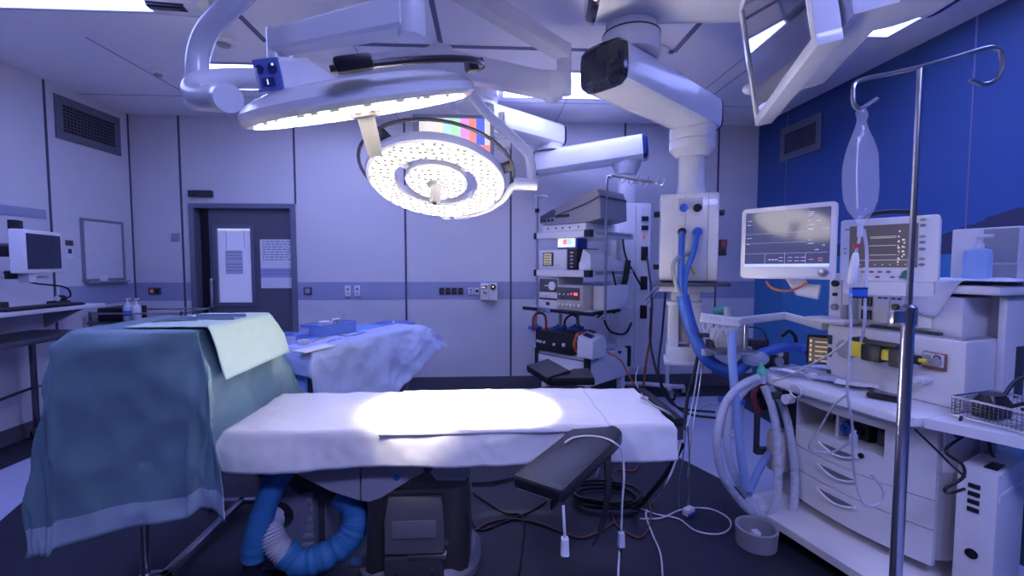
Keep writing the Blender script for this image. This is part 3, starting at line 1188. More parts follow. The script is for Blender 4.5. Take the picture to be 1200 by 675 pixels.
f0, f1 = at(515, 72, Y=2.8), at(352, 92, Y=2.35)
g = MB(); g.beam([f0, f1], [(.10, .155), (.09, .13)], e=6)
g.cyl(f0 + V3((0, -.055, 0)), f0 + V3((0, .055, 0)), .085, seg=28)
g.cyl((f1.x, f1.y, f1.z - .09), (f1.x, f1.y, f1.z + .09), .05, seg=20)
part('counter_arm', g, lacq_m, t2)
pv = at(661, 90, Y=2.97)
g = MB()
g.cyl((pv.x, pv.y, pv.z - .10), (pv.x, pv.y, pv.z + .20), .046, seg=24)
g.lathe([(.05, -.11), (.05, -.02)], pv, seg=24)
part('pivot', g, lacq_m, t2)
ex0, ex1 = V3((-.42, 2.06, 2.86)), V3((pv.x, pv.y, pv.z + .15))
g = MB(); g.beam([ex0, ex1], (.10, .10), e=6)
g.beam([ex0 + V3((0, 0, .0)), ex0 + V3((0, 0, .26))], (.14, .14), up=(0, 1, 0), e=2)
part('extension_arm', g, lacq_m, t2)
g = MB(); g.lathe([(.20, H), (.20, H - .02), (.12, H - .04)], (ex0.x, ex0.y, 0), seg=32)
part('ceiling_flange', g, lacq_m, t2)
lamp_light(t2, M2, 3500, .12, 35, 'lamp_beam', (-.06, 2.23, .78))

# ================================================================== HANGING MONITOR (upper right)
ff, nn = at(885, 149, Y=1.85), None
zf = ff.z
nn = at(957, 54, Z=zf)
hd_ = V3((nn.x - ff.x, nn.y - ff.y, 0))
ln_ = hd_.length
deg_ = math.degrees(math.atan2(hd_.y, hd_.x))
t = thing('hanging_monitor', 'white-framed flat monitor hanging from the ceiling, seen from below at the top right', 'monitor', (ff.x, ff.y, 0), deg_)
# local x along the lower edge (far -> near), local y pointing away behind the screen
Mloc = frame((ff.x, ff.y, 0), deg_) @ Matrix.Translation((0, 0, zf))
side = 1.0 if (Mloc.to_3x3() @ V3((0, 1, 0))).x > 0 else -1.0
Tm = Mloc @ Matrix.Rotation(math.radians(9) * side, 4, 'X')
g = MB(Tm)
hM = .50
s_ = side
bz = .035
g.box(0, ln_, 0, s_ * .062, 0, bz, .006)
g.box(0, ln_, 0, s_ * .062, hM - bz, hM, .006)
g.box(0, bz, 0, s_ * .062, bz * .8, hM - bz * .8, .006)
g.box(ln_ - bz, ln_, 0, s_ * .062, bz * .8, hM - bz * .8, .006)
g.box(.02, ln_ - .02, s_ * .018, s_ * .062, .02, hM - .02)
part('housing', g, lacq_m, t)
g = MB(Tm); g.box(bz, ln_ - bz, s_ * .008, s_ * .018, bz, hM - bz)
part('screen', g, pm('dark_glass', (.02, .022, .06), .05, coat=.6, var=.02), t, 'dark glossy screen', smooth=0)
g = MB(Tm); g.box(.10, ln_ - .06, s_ * .062, s_ * .085, .03, hM - .05, .006); g.box(.16, ln_ - .02, s_ * .095, s_ * .20, .06, .42, .01)
part('rear_housing', g, lacq_m, t)
g = MB(Tm); g.box(.14, ln_ - .1, s_ * .083, s_ * .097, .09, .4)
part('rear_gap', g, dgrey_m, t)
q = Tm @ V3((ln_ * .55, s_ * .16, .40))
g = MB()
g.cyl(q, (q.x, q.y, H - .03), .04, seg=20)
g.lathe([(.16, H), (.16, H - .03), (.05, H - .05)], (q.x, q.y, 0), seg=28)
part('ceiling_tube', g, lacq_m, t)
q2 = at(1042, 8, Y=1.75)
g = MB(); g.lathe([(.20, q2.z), (.22, q2.z + .03), (.22, q2.z + .08), (.17, q2.z + .12)], (q2.x, q2.y, 0), seg=40)
g.beam([(q2.x, q2.y, q2.z + .1), (q.x, q.y, q2.z + .1)], (.16, .07))
g.cyl((q2.x, q2.y, q2.z + .1), (q2.x, q2.y, H), .07)
arm = part('arm_disc', g, lacq_m, t)
g = MB(); g.lathe([(.224, q2.z + .028), (.228, q2.z + .05), (.224, q2.z + .075)], (q2.x, q2.y, 0), seg=40)
part('disc_edge', g, black_m, arm, 'black rim')
g = MB(); p = at(881, 112, Y=1.9)
g.sphere(at(880, 104, Y=1.95), .035, 1, 1, .7); g.cyl(at(880, 104, Y=1.95), at(890, 100, Y=1.93), .02)
part('side_knob', g, lacq_m, t)
# ================================================================== OPERATING TABLE
TX0, TX1, TY0, TY1, TZ = -1.13, .835, 1.97, 2.54, .775
t = thing('operating_table', 'operating table under white sheets with a steel column base and black padded arm boards', 'operating table', (-.33, 2.27, 0))
OT = t
g = MB()
for x0, x1 in ((TX0 + .03, -.62), (-.60, .28), (.30, TX1 - .03)):
    g = MB(); g.box(x0, x1, TY0 + .03, TY1 - .03, TZ - .085, TZ - .012, .02)
    part('mattress_section', g, vinyl_m, t)
g = MB(); g.box(TX0 + .04, TX1 - .04, TY0 + .05, TY1 - .05, TZ - .125, TZ - .085, .005)
part('table_frame', g, mgrey_m, t)
for yy in (TY0 + .022, TY1 - .022):
    g = MB(); g.box(TX0 + .06, TX1 + .01, yy - .005, yy + .005, TZ - .13, TZ - .10, .002)
    part('side_rail', g, steel_m, t)
# grey flaps under the table top
shell_m = pm('table_shell', (.44, .43, .48), .42, var=.04)


def flap(pts, y0, y1, mat=shell_m, name='under_panel'):
    g = MB()
    pts = [V3(p) for p in pts]
    P0 = [V3((p.x, y0, p.z)) for p in pts]
    P1 = [V3((p.x, y1, p.z)) for p in pts]
    g.loft([P0, P1])
    return part(name, g, mat, t, smooth=20)


def fz(px, py, Y=2.06):
    p = at(px, py, Y=Y)
    return p


zt = TZ - .13
A = lambda px, py: fz(px, py)
top = lambda px: V3((A(px, 540).x, 0, zt))
flap([top(342), top(421), A(421, 588), A(409, 584), A(387, 577), A(345, 556)], 2.07, 2.12)
flap([top(423), top(503), A(500, 553), A(480, 563), A(463, 574), A(445, 585), A(432, 589), A(423, 588)], 2.07, 2.12)
g = MB(); o_ = [A(500, 549), A(512, 563), A(545, 563), A(551, 556), top(553), top(500)]
g.loft([[V3((p.x, 2.06, p.z)) for p in o_], [V3((p.x, 2.46, p.z)) for p in o_]])
part('under_panel', g, pm('table_shell_light', (.50, .49, .54), .4), t, smooth=20)
for px_ in (338, 502):
    p = A(px_, 546)
    g = MB(); g.cyl((p.x, 2.04, p.z), (p.x, 2.10, p.z), .022); g.cyl((p.x, 2.035, p.z), (p.x, 2.05, p.z), .010)
    part('pivot_bolt', g, dgrey_m, t)
p = fz(464, 561)
g = MB(); g.cyl((p.x, 2.066, p.z), (p.x, 2.07, p.z), .014, seg=10)
part('sticker', g, pm('sticker_blue', (.05, .2, .6), .5), t, 'small blue sticker')
# column
brz = pm('column_steel', (.17, .155, .15), .32, .8, var=.15)
CXm, CYm = -.335, 2.26
g = MB(); o_ = [A(440, 586), A(470, 572), A(500, 553), A(512, 564), A(547, 564), A(547, 588)]
o_ = [V3((CXm + .225, 0, .44)), V3((CXm - .225, 0, .44)), V3((CXm - .20, 0, .47)), V3((CXm - .05, 0, .56)), V3((CXm + .04, 0, zt)), V3((CXm + .24, 0, zt)), V3((CXm + .245, 0, .47))]
g.loft([[V3((p.x, 2.10, p.z)) for p in o_], [V3((p.x, 2.42, p.z)) for p in o_]])
part('column_head', g, brz, t, smooth=20)
g = MB(); g.beam([(CXm, CYm, .445), (CXm, CYm, .05)], [(.47, .36), (.50, .40)], up=(0, 1, 0), e=7, seg=40)
part('column', g, brz, t)
fy = CYm - .205
g = MB(); g.beam([(CXm + .0, fy + .0, .425), (CXm, fy - .015, .33), (CXm, fy - .018, .18)], [(.24, .03), (.27, .045), (.27, .045)], up=(0, 1, 0), e=9, seg=32)
cov = part('column_cover', g, pm('column_cover_grey', (.12, .115, .13), .45), t)
g = MB(); g.box(CXm - .10, CXm + .10, fy - .046, fy - .038, .255, .335, .003)
part('cover_plate', g, pm('cover_plate', (.20, .20, .23), .35), cov)
g = MB(); g.box(CXm - .135, CXm + .13, fy - .05, fy + .02, .03, .165, .01)
fk = part('foot_kick', g, dgrey_m, t)
for dx in (-.075, .08):
    g = MB(); g.cyl((CXm + dx, fy - .058, .105), (CXm + dx, fy - .048, .105), .009, seg=12)
    part('bolt', g, steel_m, fk)
g = MB(); g.box(CXm - .03, CXm + .145, fy - .055, fy - .01, .158, .176, .003)
part('pedal', g, steel_m, t)
g = MB(); g.box(CXm - .29, CXm - .22, fy - .06, fy - .0, .135, .15, .003)
part('pedal', g, steel_m, t)
g = MB(); g.beam([(CXm, CYm, .0), (CXm, CYm, .035), (CXm, CYm, .07)], [(.60, .50), (.60, .50), (.54, .44)], up=(0, 1, 0), e=2.6, seg=48)
part('base_foot', g, pm('base_foot', (.26, .26, .30), .4), t)
# rail clamp and dark end fittings at the right end
g = MB(); g.box(TX1 + .035, TX1 + .085, 2.05, 2.20, .665, .742, .006); g.box(TX1 - .06, TX1 + .06, 2.10, 2.5, .655, .69, .005)
part('end_clamp', g, dgrey_m, t)
g = MB(); g.box(TX1 + .03, TX1 + .075, 2.03, 2.56, .742, .778, .008)
part('end_bar', g, black_m, t)

# near arm board: pad turned towards the camera
Zp = .735
near_mid = V3((.172, 1.535, .715))
far_mid = V3((.525, 1.985, .748))
d = (far_mid - near_mid).normalized()
sd = d.cross(V3((0, 0, 1))).normalized()
un = sd.cross(d)
# tilt the pad a little about its length
Lb = (far_mid - near_mid).length
w0, w1 = .100, .105


def pad_loop(h):
    pts = []
    pts.append(near_mid - sd * w0 * 1.0 + un * h)
    pts.append(near_mid - sd * (w0 * .9) - d * .008 + un * h)
    pts.append(near_mid + sd * (w0 * .9) - d * .008 + un * h)
    pts.append(near_mid + sd * w0 + un * h)
    for k in range(9):
        a = -PI / 2 + PI * k / 8
        pts.append(far_mid - d * w1 * .7 + d * (w1 * .95 * math.cos(a)) - sd * (w1 * math.sin(a)) + un * h)
    return pts


def shrink(lp, k):
    c = sum(lp, V3()) / len(lp)
    return [c + (p - c) * k for p in lp]


g = MB()
g.loft([shrink(pad_loop(-.026), .97), pad_loop(-.018), pad_loop(.014), shrink(pad_loop(.022), .985), shrink(pad_loop(.025), .93)])
g2 = MB()
q0 = near_mid + d * .10 - un * .04
q1 = far_mid - d * .02 - un * .04
g2.beam([q0, q1], (.05, .016))
g2.beam([q1, V3((q1.x + .01, TY0 + .02, TZ - .115))], (.05, .03))
g2.tube([near_mid + d * .04 - sd * .11 - un * .05, near_mid + d * .04 + sd * .03 - un * .05], .006, 6)
ab = part('arm_board', g2, steel_m, t, 'arm board on the near side of the table')
part('pad', g, vinyl_m, ab, 'black vinyl pad with a rounded far end')
g = MB()
pm_ = near_mid.lerp(far_mid, .66)
for side_ in (1,):
    s0_ = pm_ + sd * .100 - un * .02
    g.loft([[s0_ + d * .03, s0_ - d * .03, s0_ - d * .03 - sd * .006, s0_ + d * .03 - sd * .006]] + [[s0_ + V3((dx, dy, dz)) + d * .03, s0_ + V3((dx, dy, dz)) - d * .03, s0_ + V3((dx, dy, dz)) - d * .03 - sd * .006, s0_ + V3((dx, dy, dz)) + d * .03 - sd * .006] for dx, dy, dz in ((.006, 0, -.10), (-.004, -.01, -.2), (-.03, -.02, -.30), (-.055, -.03, -.335))])
part('strap', g, black_m, ab, 'black strap hanging from the pad')
g = MB()
s0_ = near_mid + d * .12 - un * .03
g.loft([[s0_ + d * .02, s0_ - d * .02, s0_ - d * .02 - sd * .006, s0_ + d * .02 - sd * .006]] + [[s0_ + V3((0, 0, dz)) + d * .02, s0_ + V3((0, 0, dz)) - d * .02, s0_ + V3((0, 0, dz)) - d * .02 - sd * .006, s0_ + V3((0, 0, dz)) + d * .02 - sd * .006] for dz in (-.06, -.10)])
part('strap', g, black_m, ab)
g = MB()
q = at(706, 548, Y=1.92)
g.cyl(q + V3((.0, 0, .05)), q + V3((-.035, -.01, -.045)), .007, seg=10)
part('clamp_lever', g, chrome_m, ab)

# far arm board, two pads folded beyond the table
g2 = MB(); g2.box(.30, .36, TY1 - .02, 2.80, .65, .68, .005)
ab2 = part('arm_board', g2, steel_m, t, 'arm board on the far side of the table')


def slab4(pts, th):
    pts = [V3(p) for p in pts]
    nrm = (pts[1] - pts[0]).cross(pts[3] - pts[0]).normalized()
    if nrm.z < 0:
        nrm = -nrm
    g = MB()
    c = sum(pts, V3()) / 4
    lo = [p - nrm * th for p in pts]
    g.loft([[c + (p - c) * .97 - nrm * 0 for p in lo], [p + nrm * .008 for p in lo], [p - nrm * .008 for p in pts], [c + (p - c) * .97 for p in pts]])
    return g


g = slab4([at(617, 428, Y=3.05), at(642, 420, Y=3.12), at(668, 434, Y=2.9), at(641, 443, Y=2.82)], .05)
part('pad', g, vinyl_m, ab2, 'dark pad reaching away from the table')
g = slab4([at(641, 443, Y=2.84), at(672, 432, Y=2.98), at(690, 431, Y=2.98), at(697, 443, Y=2.8)], .05)
part('pad', g, vinyl_m, ab2, 'dark pad lying along the table edge')
g = MB(); g.box(.33, .62, 2.66, 2.85, .665, .715, .02)
part('pad', g, vinyl_m, ab2, 'dark lower pad')

# white sheet over the table
g = MB()
hx, hy = (TX1 - TX0) / 2, (TY1 - TY0) / 2
cxx, cyy = (TX0 + TX1) / 2, (TY0 + TY1) / 2
Msh = frame((cxx, cyy, 0))


def sheet_bot(a, b, d, zz):
    if b < -hy and d > 0:
        f = (a + hx) / (2 * hx)
        zz -= d * .10 * (1 - f)
    return zz


g.M = Msh
drape(g, hx, hy, TZ, (.165, .022, .155, .15), nu=170, nv=74, fold=.014, wav=7, seed=2.3, wrk=.006, flare=.05, corner=.35, botfn=sheet_bot, crease=.005, cfreq=5, run=.15, facet=.020, ffreq=5)
single('bed_sheet', g, sheet_m, 'white linen sheet hanging over the near edge of the operating table', 'sheet', smooth=180, solid=.004)
# second, shorter sheet lying on top
g = MB()
M2s = frame(((-.47 + .54) / 2, cyy - .004, 0))
hx2 = (.54 + .47) / 2


def sheet2(a, b, d, zz):
    return zz


g.M = M2s
drape(g, hx2, hy + .004, TZ + .007, (0, .0, .03, .08), nu=100, nv=60, fold=.003, wav=7, seed=2.3, wrk=.005, flare=.14, corner=.35, run=.1)
single('draw_sheet', g, sheet_m, 'shorter white sheet lying on top of the longer table sheet, under the lamp', 'sheet', smooth=180, solid=.004)

# ================================================================== GREEN-DRAPED STAND (left front)
GX0, GX1, GY0, GY1, GZ = -1.73, -1.225, 1.98, 2.50, 1.215
t = thing('instrument_stand', 'steel instrument stand under the green drape, its feet showing below', 'stand', (-1.5, 2.2, 0))
g = MB(); g.box(GX0 + .01, GX1 - .01, GY0 + .01, GY1 - .01, GZ - .03, GZ - .008, .006)
part('tray', g, steel_m, t)
g = MB(); g.cyl((-1.585, 2.12, .02), (-1.585, 2.12, GZ - .03), .02)
part('post', g, steel_m, t)
g = MB()
g.box(-1.52, -1.48, 2.02, 2.80, .035, .065, .005)
g.box(-1.70, -1.20, 2.76, 2.80, .035, .065, .005)
g.box(-1.605, -1.48, 2.10, 2.14, .035, .065, .005)
part('base_frame', g, steel_m, t)
for p in ((-1.50, 2.03, 0), (-1.22, 2.78, 0), (-1.68, 2.78, 0)):
    g = MB(); g.sphere((p[0], p[1], .019), .019, seg=12)
    part('foot', g, black_m, t)
g = MB((frame(((GX0 + GX1) / 2, (GY0 + GY1) / 2, 0))))
ghx, ghy = (GX1 - GX0) / 2, (GY1 - GY0) / 2


def green_bot(a, b, d, zz):
    # the hem is lowest at the near-left corner and rises to the right
    k = max(abs(a) - ghx, abs(b) - ghy, 0)
    f = max(-.3, min(1.35, (a + ghx) / (2 * ghx)))
    return zz + d - k + k / .86 * (.105 * f + .005)


drape(g, ghx, ghy, GZ, (.84, .72, .86, .72), nu=120, nv=120, fold=.016, wav=10, seed=1.7, wrk=.003, flare=.11, corner2=.20, corner=.02, botfn=green_bot, crease=.004, cfreq=3.0, run=.5, facet=.065, ffreq=2.6)
hem_n = 6
nu_g = 1
while g.F[nu_g][0] != g.F[0][3]:
    nu_g += 1
for q in range(hem_n * nu_g):
    g.I[q] = 1
gdr = single('table_drape', g, [green_m, pm('drape_hem', (.38, .48, .58), .45, bump=.08)], 'pale green surgical drape hanging almost to the floor over the stand at left', 'drape', smooth=180, solid=.003)
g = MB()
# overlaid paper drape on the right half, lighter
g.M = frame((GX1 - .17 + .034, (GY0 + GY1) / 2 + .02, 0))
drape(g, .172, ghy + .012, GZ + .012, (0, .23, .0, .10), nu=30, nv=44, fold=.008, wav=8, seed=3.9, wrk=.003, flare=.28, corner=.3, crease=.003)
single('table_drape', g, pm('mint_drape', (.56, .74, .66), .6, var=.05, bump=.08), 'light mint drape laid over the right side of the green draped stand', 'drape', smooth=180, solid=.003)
# instruments on it
for k, (px_, py_, lb) in enumerate(((214, 375, 'steel forceps nearest the front edge of the mint drape'), (226, 373, 'steel clamp in the middle of the mint drape'), (238, 371.5, 'steel scissors at the back of the mint drape'))):
    p = at(px_, py_, Z=GZ + .02)
    t = thing('surgical_instrument', lb, 'instrument', (p.x, p.y, GZ + .012), 8 - 9 * k)
    M = frame((p.x, p.y, GZ + .014), 8 - 9 * k)
    for s_ in (1, -1):
        g = MB(M)
        g.tube([(-.10, s_ * .016, .004), (-.05, s_ * .012, .004), (.0, s_ * .004, .004), (.06, -s_ * .003, .004)], .003, 6, 4)
        g.tube([(-.10 + .016 * math.cos(2 * PI * i / 10), s_ * .022 + .014 * math.sin(2 * PI * i / 10), .004) for i in range(10)], .0028, 6, 1, True)
        part('blade', g, chrome_m, t)
p = at(255, 371.5, Z=GZ + .02)
t = thing('instrument_tray', 'shallow blue grey tray at the back of the mint drape', 'tray', (p.x, p.y, GZ + .012))
g = MB()
g.box(p.x - .13, p.x + .11, p.y - .06, p.y + .05, GZ + .012, GZ + .016, .001)
g.box(p.x - .13, p.x + .11, p.y - .06, p.y - .055, GZ + .012, GZ + .03)
g.box(p.x - .13, p.x + .11, p.y + .045, p.y + .05, GZ + .012, GZ + .03)
part('tray_body', g, pm('tray_blue', (.25, .33, .55), .4), t)

# ================================================================== BLUE-DRAPED TABLE
BZ = .935
bA, bB, bC = at(268, 404, Z=BZ), at(362, 412, Z=BZ), at(487, 384, Z=BZ)
bd = (bC - bB); bd.z = 0
bdeg = math.degrees(math.atan2(bd.y, bd.x))
Lx = bd.length
Wx = .56
Mb = frame((bB.x, bB.y, 0), bdeg) @ Matrix.Translation((Lx / 2, Wx / 2, 0))
t = thing('instrument_table', 'steel instrument table under the blue drape behind the white operating table', 'table', Mb.translation, bdeg)
g = MB(Mb); g.box(-Lx / 2 + .01, Lx / 2 - .01, -Wx / 2 + .01, Wx / 2 - .01, BZ - .04, BZ - .012, .005)
part('tabletop', g, steel_m, t)
for sx in (-1, 1):
    for sy in (-1, 1):
        g = MB(Mb); g.cyl((sx * (Lx / 2 - .05), sy * (Wx / 2 - .05), .09), (sx * (Lx / 2 - .05), sy * (Wx / 2 - .05), BZ - .04), .015)
        lg = part('leg', g, steel_m, t)
        p = Mb @ V3((sx * (Lx / 2 - .05), sy * (Wx / 2 - .05), 0))
        caster(lg, p, .04)
g = MB(Mb); g.box(-Lx / 2 + .05, Lx / 2 - .05, -Wx / 2 + .04, Wx / 2 - .04, .24, .26, .004)
part('lower_shelf', g, steel_m, t)
g = MB(Mb)


def blue_bot(a, b, d, zz):
    if b < -Wx / 2:
        f = (a + Lx / 2) / Lx
        f = max(0, min(1, f))
        zz += d * (.62 * f * f - .05)
    return zz


drape(g, Lx / 2, Wx / 2, BZ, (.62, .12, .10, .4), nu=130, nv=90, fold=.020, wav=7, seed=8.2, wrk=.005, flare=.15, corner=.35, crease=.006, cfreq=3, run=.3, facet=.055, ffreq=4.5)
single('table_drape', g, bluedr_m, 'crumpled blue surgical drape over the table behind the operating table', 'drape', smooth=180, solid=.003)
g = MB(Mb)


def pale_bot(a, b, d, zz):
    f = max(0, min(1, (a + Lx / 2 - .02) / Lx))
    return zz + d * (.60 * f * f) + .02 * nz(a * 6, 3.3) * min(1, d / .1)


M_p = Mb @ Matrix.Translation((.02, -Wx / 2 + .10, 0))
g.M = M_p
drape(g, Lx / 2 + .03, .14, BZ + .014, (.14, .26, .50, .0), nu=150, nv=90, fold=.014, wav=4, seed=4.4, wrk=.004, flare=.24, corner=.35, botfn=pale_bot, crease=.006, cfreq=2.4, run=.3, facet=.06, ffreq=3.4)
single('table_drape', g, pale_m, 'paler blue creased drape along the right side of the blue draped table', 'drape', smooth=180, solid=.003)
# things on the blue table
zt_ = BZ + .004


def tub(name, label, cat, px0, px1, py, w, h, mat, zbase=zt_, group=None):
    c = at((px0 + px1) / 2, py, Z=zbase)
    L = (px1 - px0) / 533 * c.y
    t = thing(name, label, cat, (c.x, c.y, zbase), bdeg)
    M = frame((c.x, c.y, zbase), bdeg)
    g = MB(M)
    th = .004
    g.box(-L / 2, L / 2, -w / 2, w / 2, 0, th)
    for x0, x1, y0_, y1_ in ((-L / 2, -L / 2 + th, -w / 2, w / 2), (L / 2 - th, L / 2, -w / 2, w / 2), (-L / 2, L / 2, -w / 2, -w / 2 + th), (-L / 2, L / 2, w / 2 - th, w / 2)):
        g.box(x0, x1, y0_, y1_, th, h)
    part('body', g, mat, t)
    g = MB(M)
    r = .008
    for x0, x1, y0_, y1_ in ((-L / 2 - r, -L / 2, -w / 2 - r, w / 2 + r), (L / 2, L / 2 + r, -w / 2 - r, w / 2 + r), (-L / 2, L / 2, -w / 2 - r, -w / 2), (-L / 2, L / 2, w / 2, w / 2 + r)):
        g.box(x0, x1, y0_, y1_, h - .006, h, .002)
    part('rim', g, mat, t)
    return t, M, L


traypl = pm('clear_blue_tray', (.35, .48, .85), .25, alpha=.75)
t, Mt, Lt = tub('instrument_tray', 'deep clear blue plastic tray with instruments at the back of the blue table', 'tray', 360, 412, 390, .22, .085, traypl)
for k, lb in enumerate(('pale folded gauze sticking out of the deep blue tray',)):
    g = MB(Mt @ Matrix.Translation((.06, .02, .06)) @ Matrix.Rotation(.4, 4, 'X'))
    g.box(-.035, .04, -.02, .0, -.05, .055, .005)
    single('gauze', g, paper_m, lb, 'gauze')
g = MB(Mt)
g.beam([(.02, -.03, .03), (.09, -.02, .095), (.17, .0, .135)], [(.015, .008), (.018, .008), (.006, .006)])
single('surgical_scissors', g, dsteel_m, 'dark steel retractor leaning out of the deep blue tray', 'instrument')
g = MB(Mt); g.lathe([(.01, 0), (.04, .01), (.045, .04), (.04, .045)], (-.05, 0, .055), seg=18)
single('kidney_dish', g, white_m, 'small white bowl sitting in the deep blue tray', 'bowl')
tub('instrument_tray', 'shallow clear tray at the left of the blue table', 'tray', 312, 352, 398, .2, .035, traypl)
tub('instrument_tray', 'grey perforated tray at the right edge of the blue table', 'tray', 398, 426, 393.5, .10, .018, pm('perforated', (.25, .28, .48), .4, .5))
p = at(368, 408.5, Z=zt_ + .01)
g = MB(frame((p.x, p.y, zt_ + .006), bdeg)); g.box(-.13, .13, -.06, .05, 0, .01, .003)
single('gauze', g, paper_m, 'flat white swab pad at the near edge of the blue table', 'gauze')
p = at(356, 401.5, Z=zt_ + .02)
g = MB(); g.lathe([(.02, 0), (.034, .012), (.036, .035), (.030, .035), (.028, .012), (.01, .008)], (p.x, p.y, zt_ + .004), seg=20)
single('bowl', g, white_m, 'small white bowl on the blue table behind the swab pad', 'bowl')
for k, (px_, py_) in enumerate(((357, 390), (341, 400))):
    p = at(px_, py_, Z=zt_ + .03)
    g = MB(); g.lathe([(.025, 0), (.032, .06), (.029, .06), (.023, .004)], (p.x, p.y, zt_ + .002), seg=20)
    single('plastic_cup', g, film_m, ('clear plastic cup against the deep blue tray', 'clear plastic cup at the left of the blue table')[k], 'cup')
for k, (px_, py_, mm) in enumerate(((375, 398.5, orange_m), (392, 399.5, chrome_m))):
    p = at(px_, py_, Z=zt_ + .01)
    g = MB(frame((p.x, p.y, zt_ + .012), bdeg + 12)); g.tube([(-.09, 0, 0), (-.02, .004, .004), (.05, .0, .0), (.09, .006, 0)], .006, 8, 4)
    single('surgical_instrument', g, mm, ('brown handled instrument lying on the blue table', 'long shiny instrument lying right of the brown handled one')[k], 'instrument')

# basin stand with a clear drape behind
bc = at(461, 379, Y=4.52)
t = thing('basin_stand', 'round basin stand behind the blue table with a flat blue basin on top', 'basin stand', (bc.x, bc.y, 0))
g = MB(); g.lathe([(.10, bc.z - .04), (.185, bc.z - .012), (.20, bc.z), (.205, bc.z + .004), (.178, bc.z + .002), (.16, bc.z - .008), (.02, bc.z - .012)], (bc.x, bc.y, 0), seg=40, cap=True)
part('basin', g, pm('basin_blue', (.10, .16, .52), .3), t)
g = MB(); g.lathe([(.014, bc.z - .012), (.016, bc.z + .012), (.010, bc.z + .02)], (bc.x, bc.y, 0), seg=14)
part('knob', g, white_m, t)
g = MB(); g.cyl((bc.x, bc.y, .06), (bc.x, bc.y, bc.z - .035), .016)
part('post', g, steel_m, t)
for k in range(5):
    a = 2 * PI * k / 5
    g = MB(); g.beam([(bc.x, bc.y, .08), (bc.x + .24 * math.cos(a), bc.y + .24 * math.sin(a), .045)], (.03, .022))
    lg = part('leg', g, steel_m, t)
    g = MB(); g.sphere((bc.x + .24 * math.cos(a), bc.y + .24 * math.sin(a), .022), .022, seg=12)
    part('wheel', g, black_m, lg)
g = MB()
loops = []
for k in range(9):
    f = k / 8
    z = bc.z - .006 - .34 * f
    lp = []
    for i in range(40):
        a = 2 * PI * i / 40
        r = .212 + .085 * f + .03 * f * math.sin(7 * a + 1) + .02 * f * nz(3 * math.cos(a), 3 * math.sin(a), f * 3)
        lp.append(V3((bc.x + r * math.cos(a), bc.y + r * math.sin(a), z + .05 * f * math.sin(2 * a + .6))))
    loops.append(lp)
g.loft(loops, cap=False)
single('clear_drape', g, film_m, 'crinkled clear plastic drape around the basin stand', 'drape', smooth=180)

# ================================================================== WARM-AIR BLOWER UNDER THE TABLE
t = thing('air_warmer', 'grey floor-standing air warmer unit under the left end of the operating table', 'air warmer', (-.96, 2.2, 0))
wg = pm('warmer_grey', (.24, .24, .30), .45)
g = MB()
wy0, wy1 = 2.20, 2.42
A2 = lambda px, py: at(px, py, Y=wy0)
o_ = [A2(306, 669), A2(346, 669), A2(352, 640), A2(362, 600), A2(362, 590), A2(330, 562), A2(316, 580), A2(308, 625)]
o_ = [V3((p.x, 0, max(p.z, .0))) for p in o_]
o_[0].z = o_[1].z = 0
g.loft([[V3((p.x, wy0, p.z)) for p in o_], [V3((p.x, wy1, p.z)) for p in o_]])
part('body', g, wg, t, smooth=20)
g = MB()
xA, xB, xC = A2(344, 600).x, A2(366, 600).x, A2(378, 600).x
g.box(xA, xB, wy0 + .02, wy1 + .03, 0, .38, .02); g.box(xB, xC, wy0 + .05, wy1 + .02, 0, .36, .01)
part('rear_housing', g, wg, t)
for k in range(6):
    z = .10 + .045 * k
    g = MB(); g.box(xA + .012, xB - .004, wy0 + .008, wy0 + .03, z, z + .024, .006)
    part('vent_rib', g, mgrey_m, t)
g = MB(); g.box(xB + .01, xC - .008, wy0 + .046, wy0 + .052, .06, .32)
part('filter_grille', g, dgrey_m, t)
g = MB(); o_ = [A2(338, 552), A2(352, 586), A2(392, 590), A2(398, 570), A2(386, 560), A2(366, 556)]
g.loft([[V3((p.x, wy0 + .03, p.z)) for p in o_], [V3((p.x, wy1, p.z)) for p in o_]])
part('top_hood', g, dgrey_m, t, smooth=20)
# corrugated hose with a blue sleeve
hy = wy0 - .06
hp = [V3((A2(329, 606).x, wy0 + .03, A2(329, 606).z))] + [at(px_, py_, Y=y_) for px_, py_, y_ in ((322, 606, 2.16), (317, 617, 2.11), (323, 637, 2.09), (336, 650, 2.09))]
whp = spline(hp, 16)
g = MB()
n_ = len(whp)
loops = []
g.tube(spline(hp, 40), .05, 20, 1, rfun=lambda f: .052 + .005 * math.sin(f * 2 * PI * 26))
hz = part('hose_end', g, pm('white_hose', (.62, .62, .70), .45), t, 'ribbed white hose end', smooth=60)
g = MB(); g.tube([hp[0] + V3((0, .0, 0)), hp[0].lerp(hp[1], 1.15)], .064, 18, 1)
part('hose_collar', g, black_m, t)
sl = [at(px_, py_, Y=y_) for px_, py_, y_ in ((333, 647, 2.09), (352, 659, 2.10), (380, 652, 2.12), (404, 636, 2.15), (417, 612, 2.18), (413, 590, 2.20), (399, 578, 2.22))]
g = MB()
slp = spline(sl, 20)
g.tube(slp, .055, 22, 1, rfun=lambda f: .062 + .010 * nz(f * 14, 3.1) + .006 * nz(f * 33, 7.7))
slv = part('hose_sleeve', g, hoseC_m, t, 'wrinkled blue fabric sleeve on the hose', smooth=80)
g = MB()
s2 = [at(px_, py_, Y=y_) for px_, py_, y_ in ((338, 544, 2.16), (322, 566, 2.12), (309, 600, 2.09), (300, 632, 2.08), (297, 654, 2.08))]
g.tube(spline(s2, 12), .05, 20, 1, rfun=lambda f: .054 + .006 * nz(f * 12, 1.3) + .004 * nz(f * 30, 5.2))
part('hose_sleeve', g, hoseC_m, t, 'straight blue sleeve coming down from the table', smooth=80)
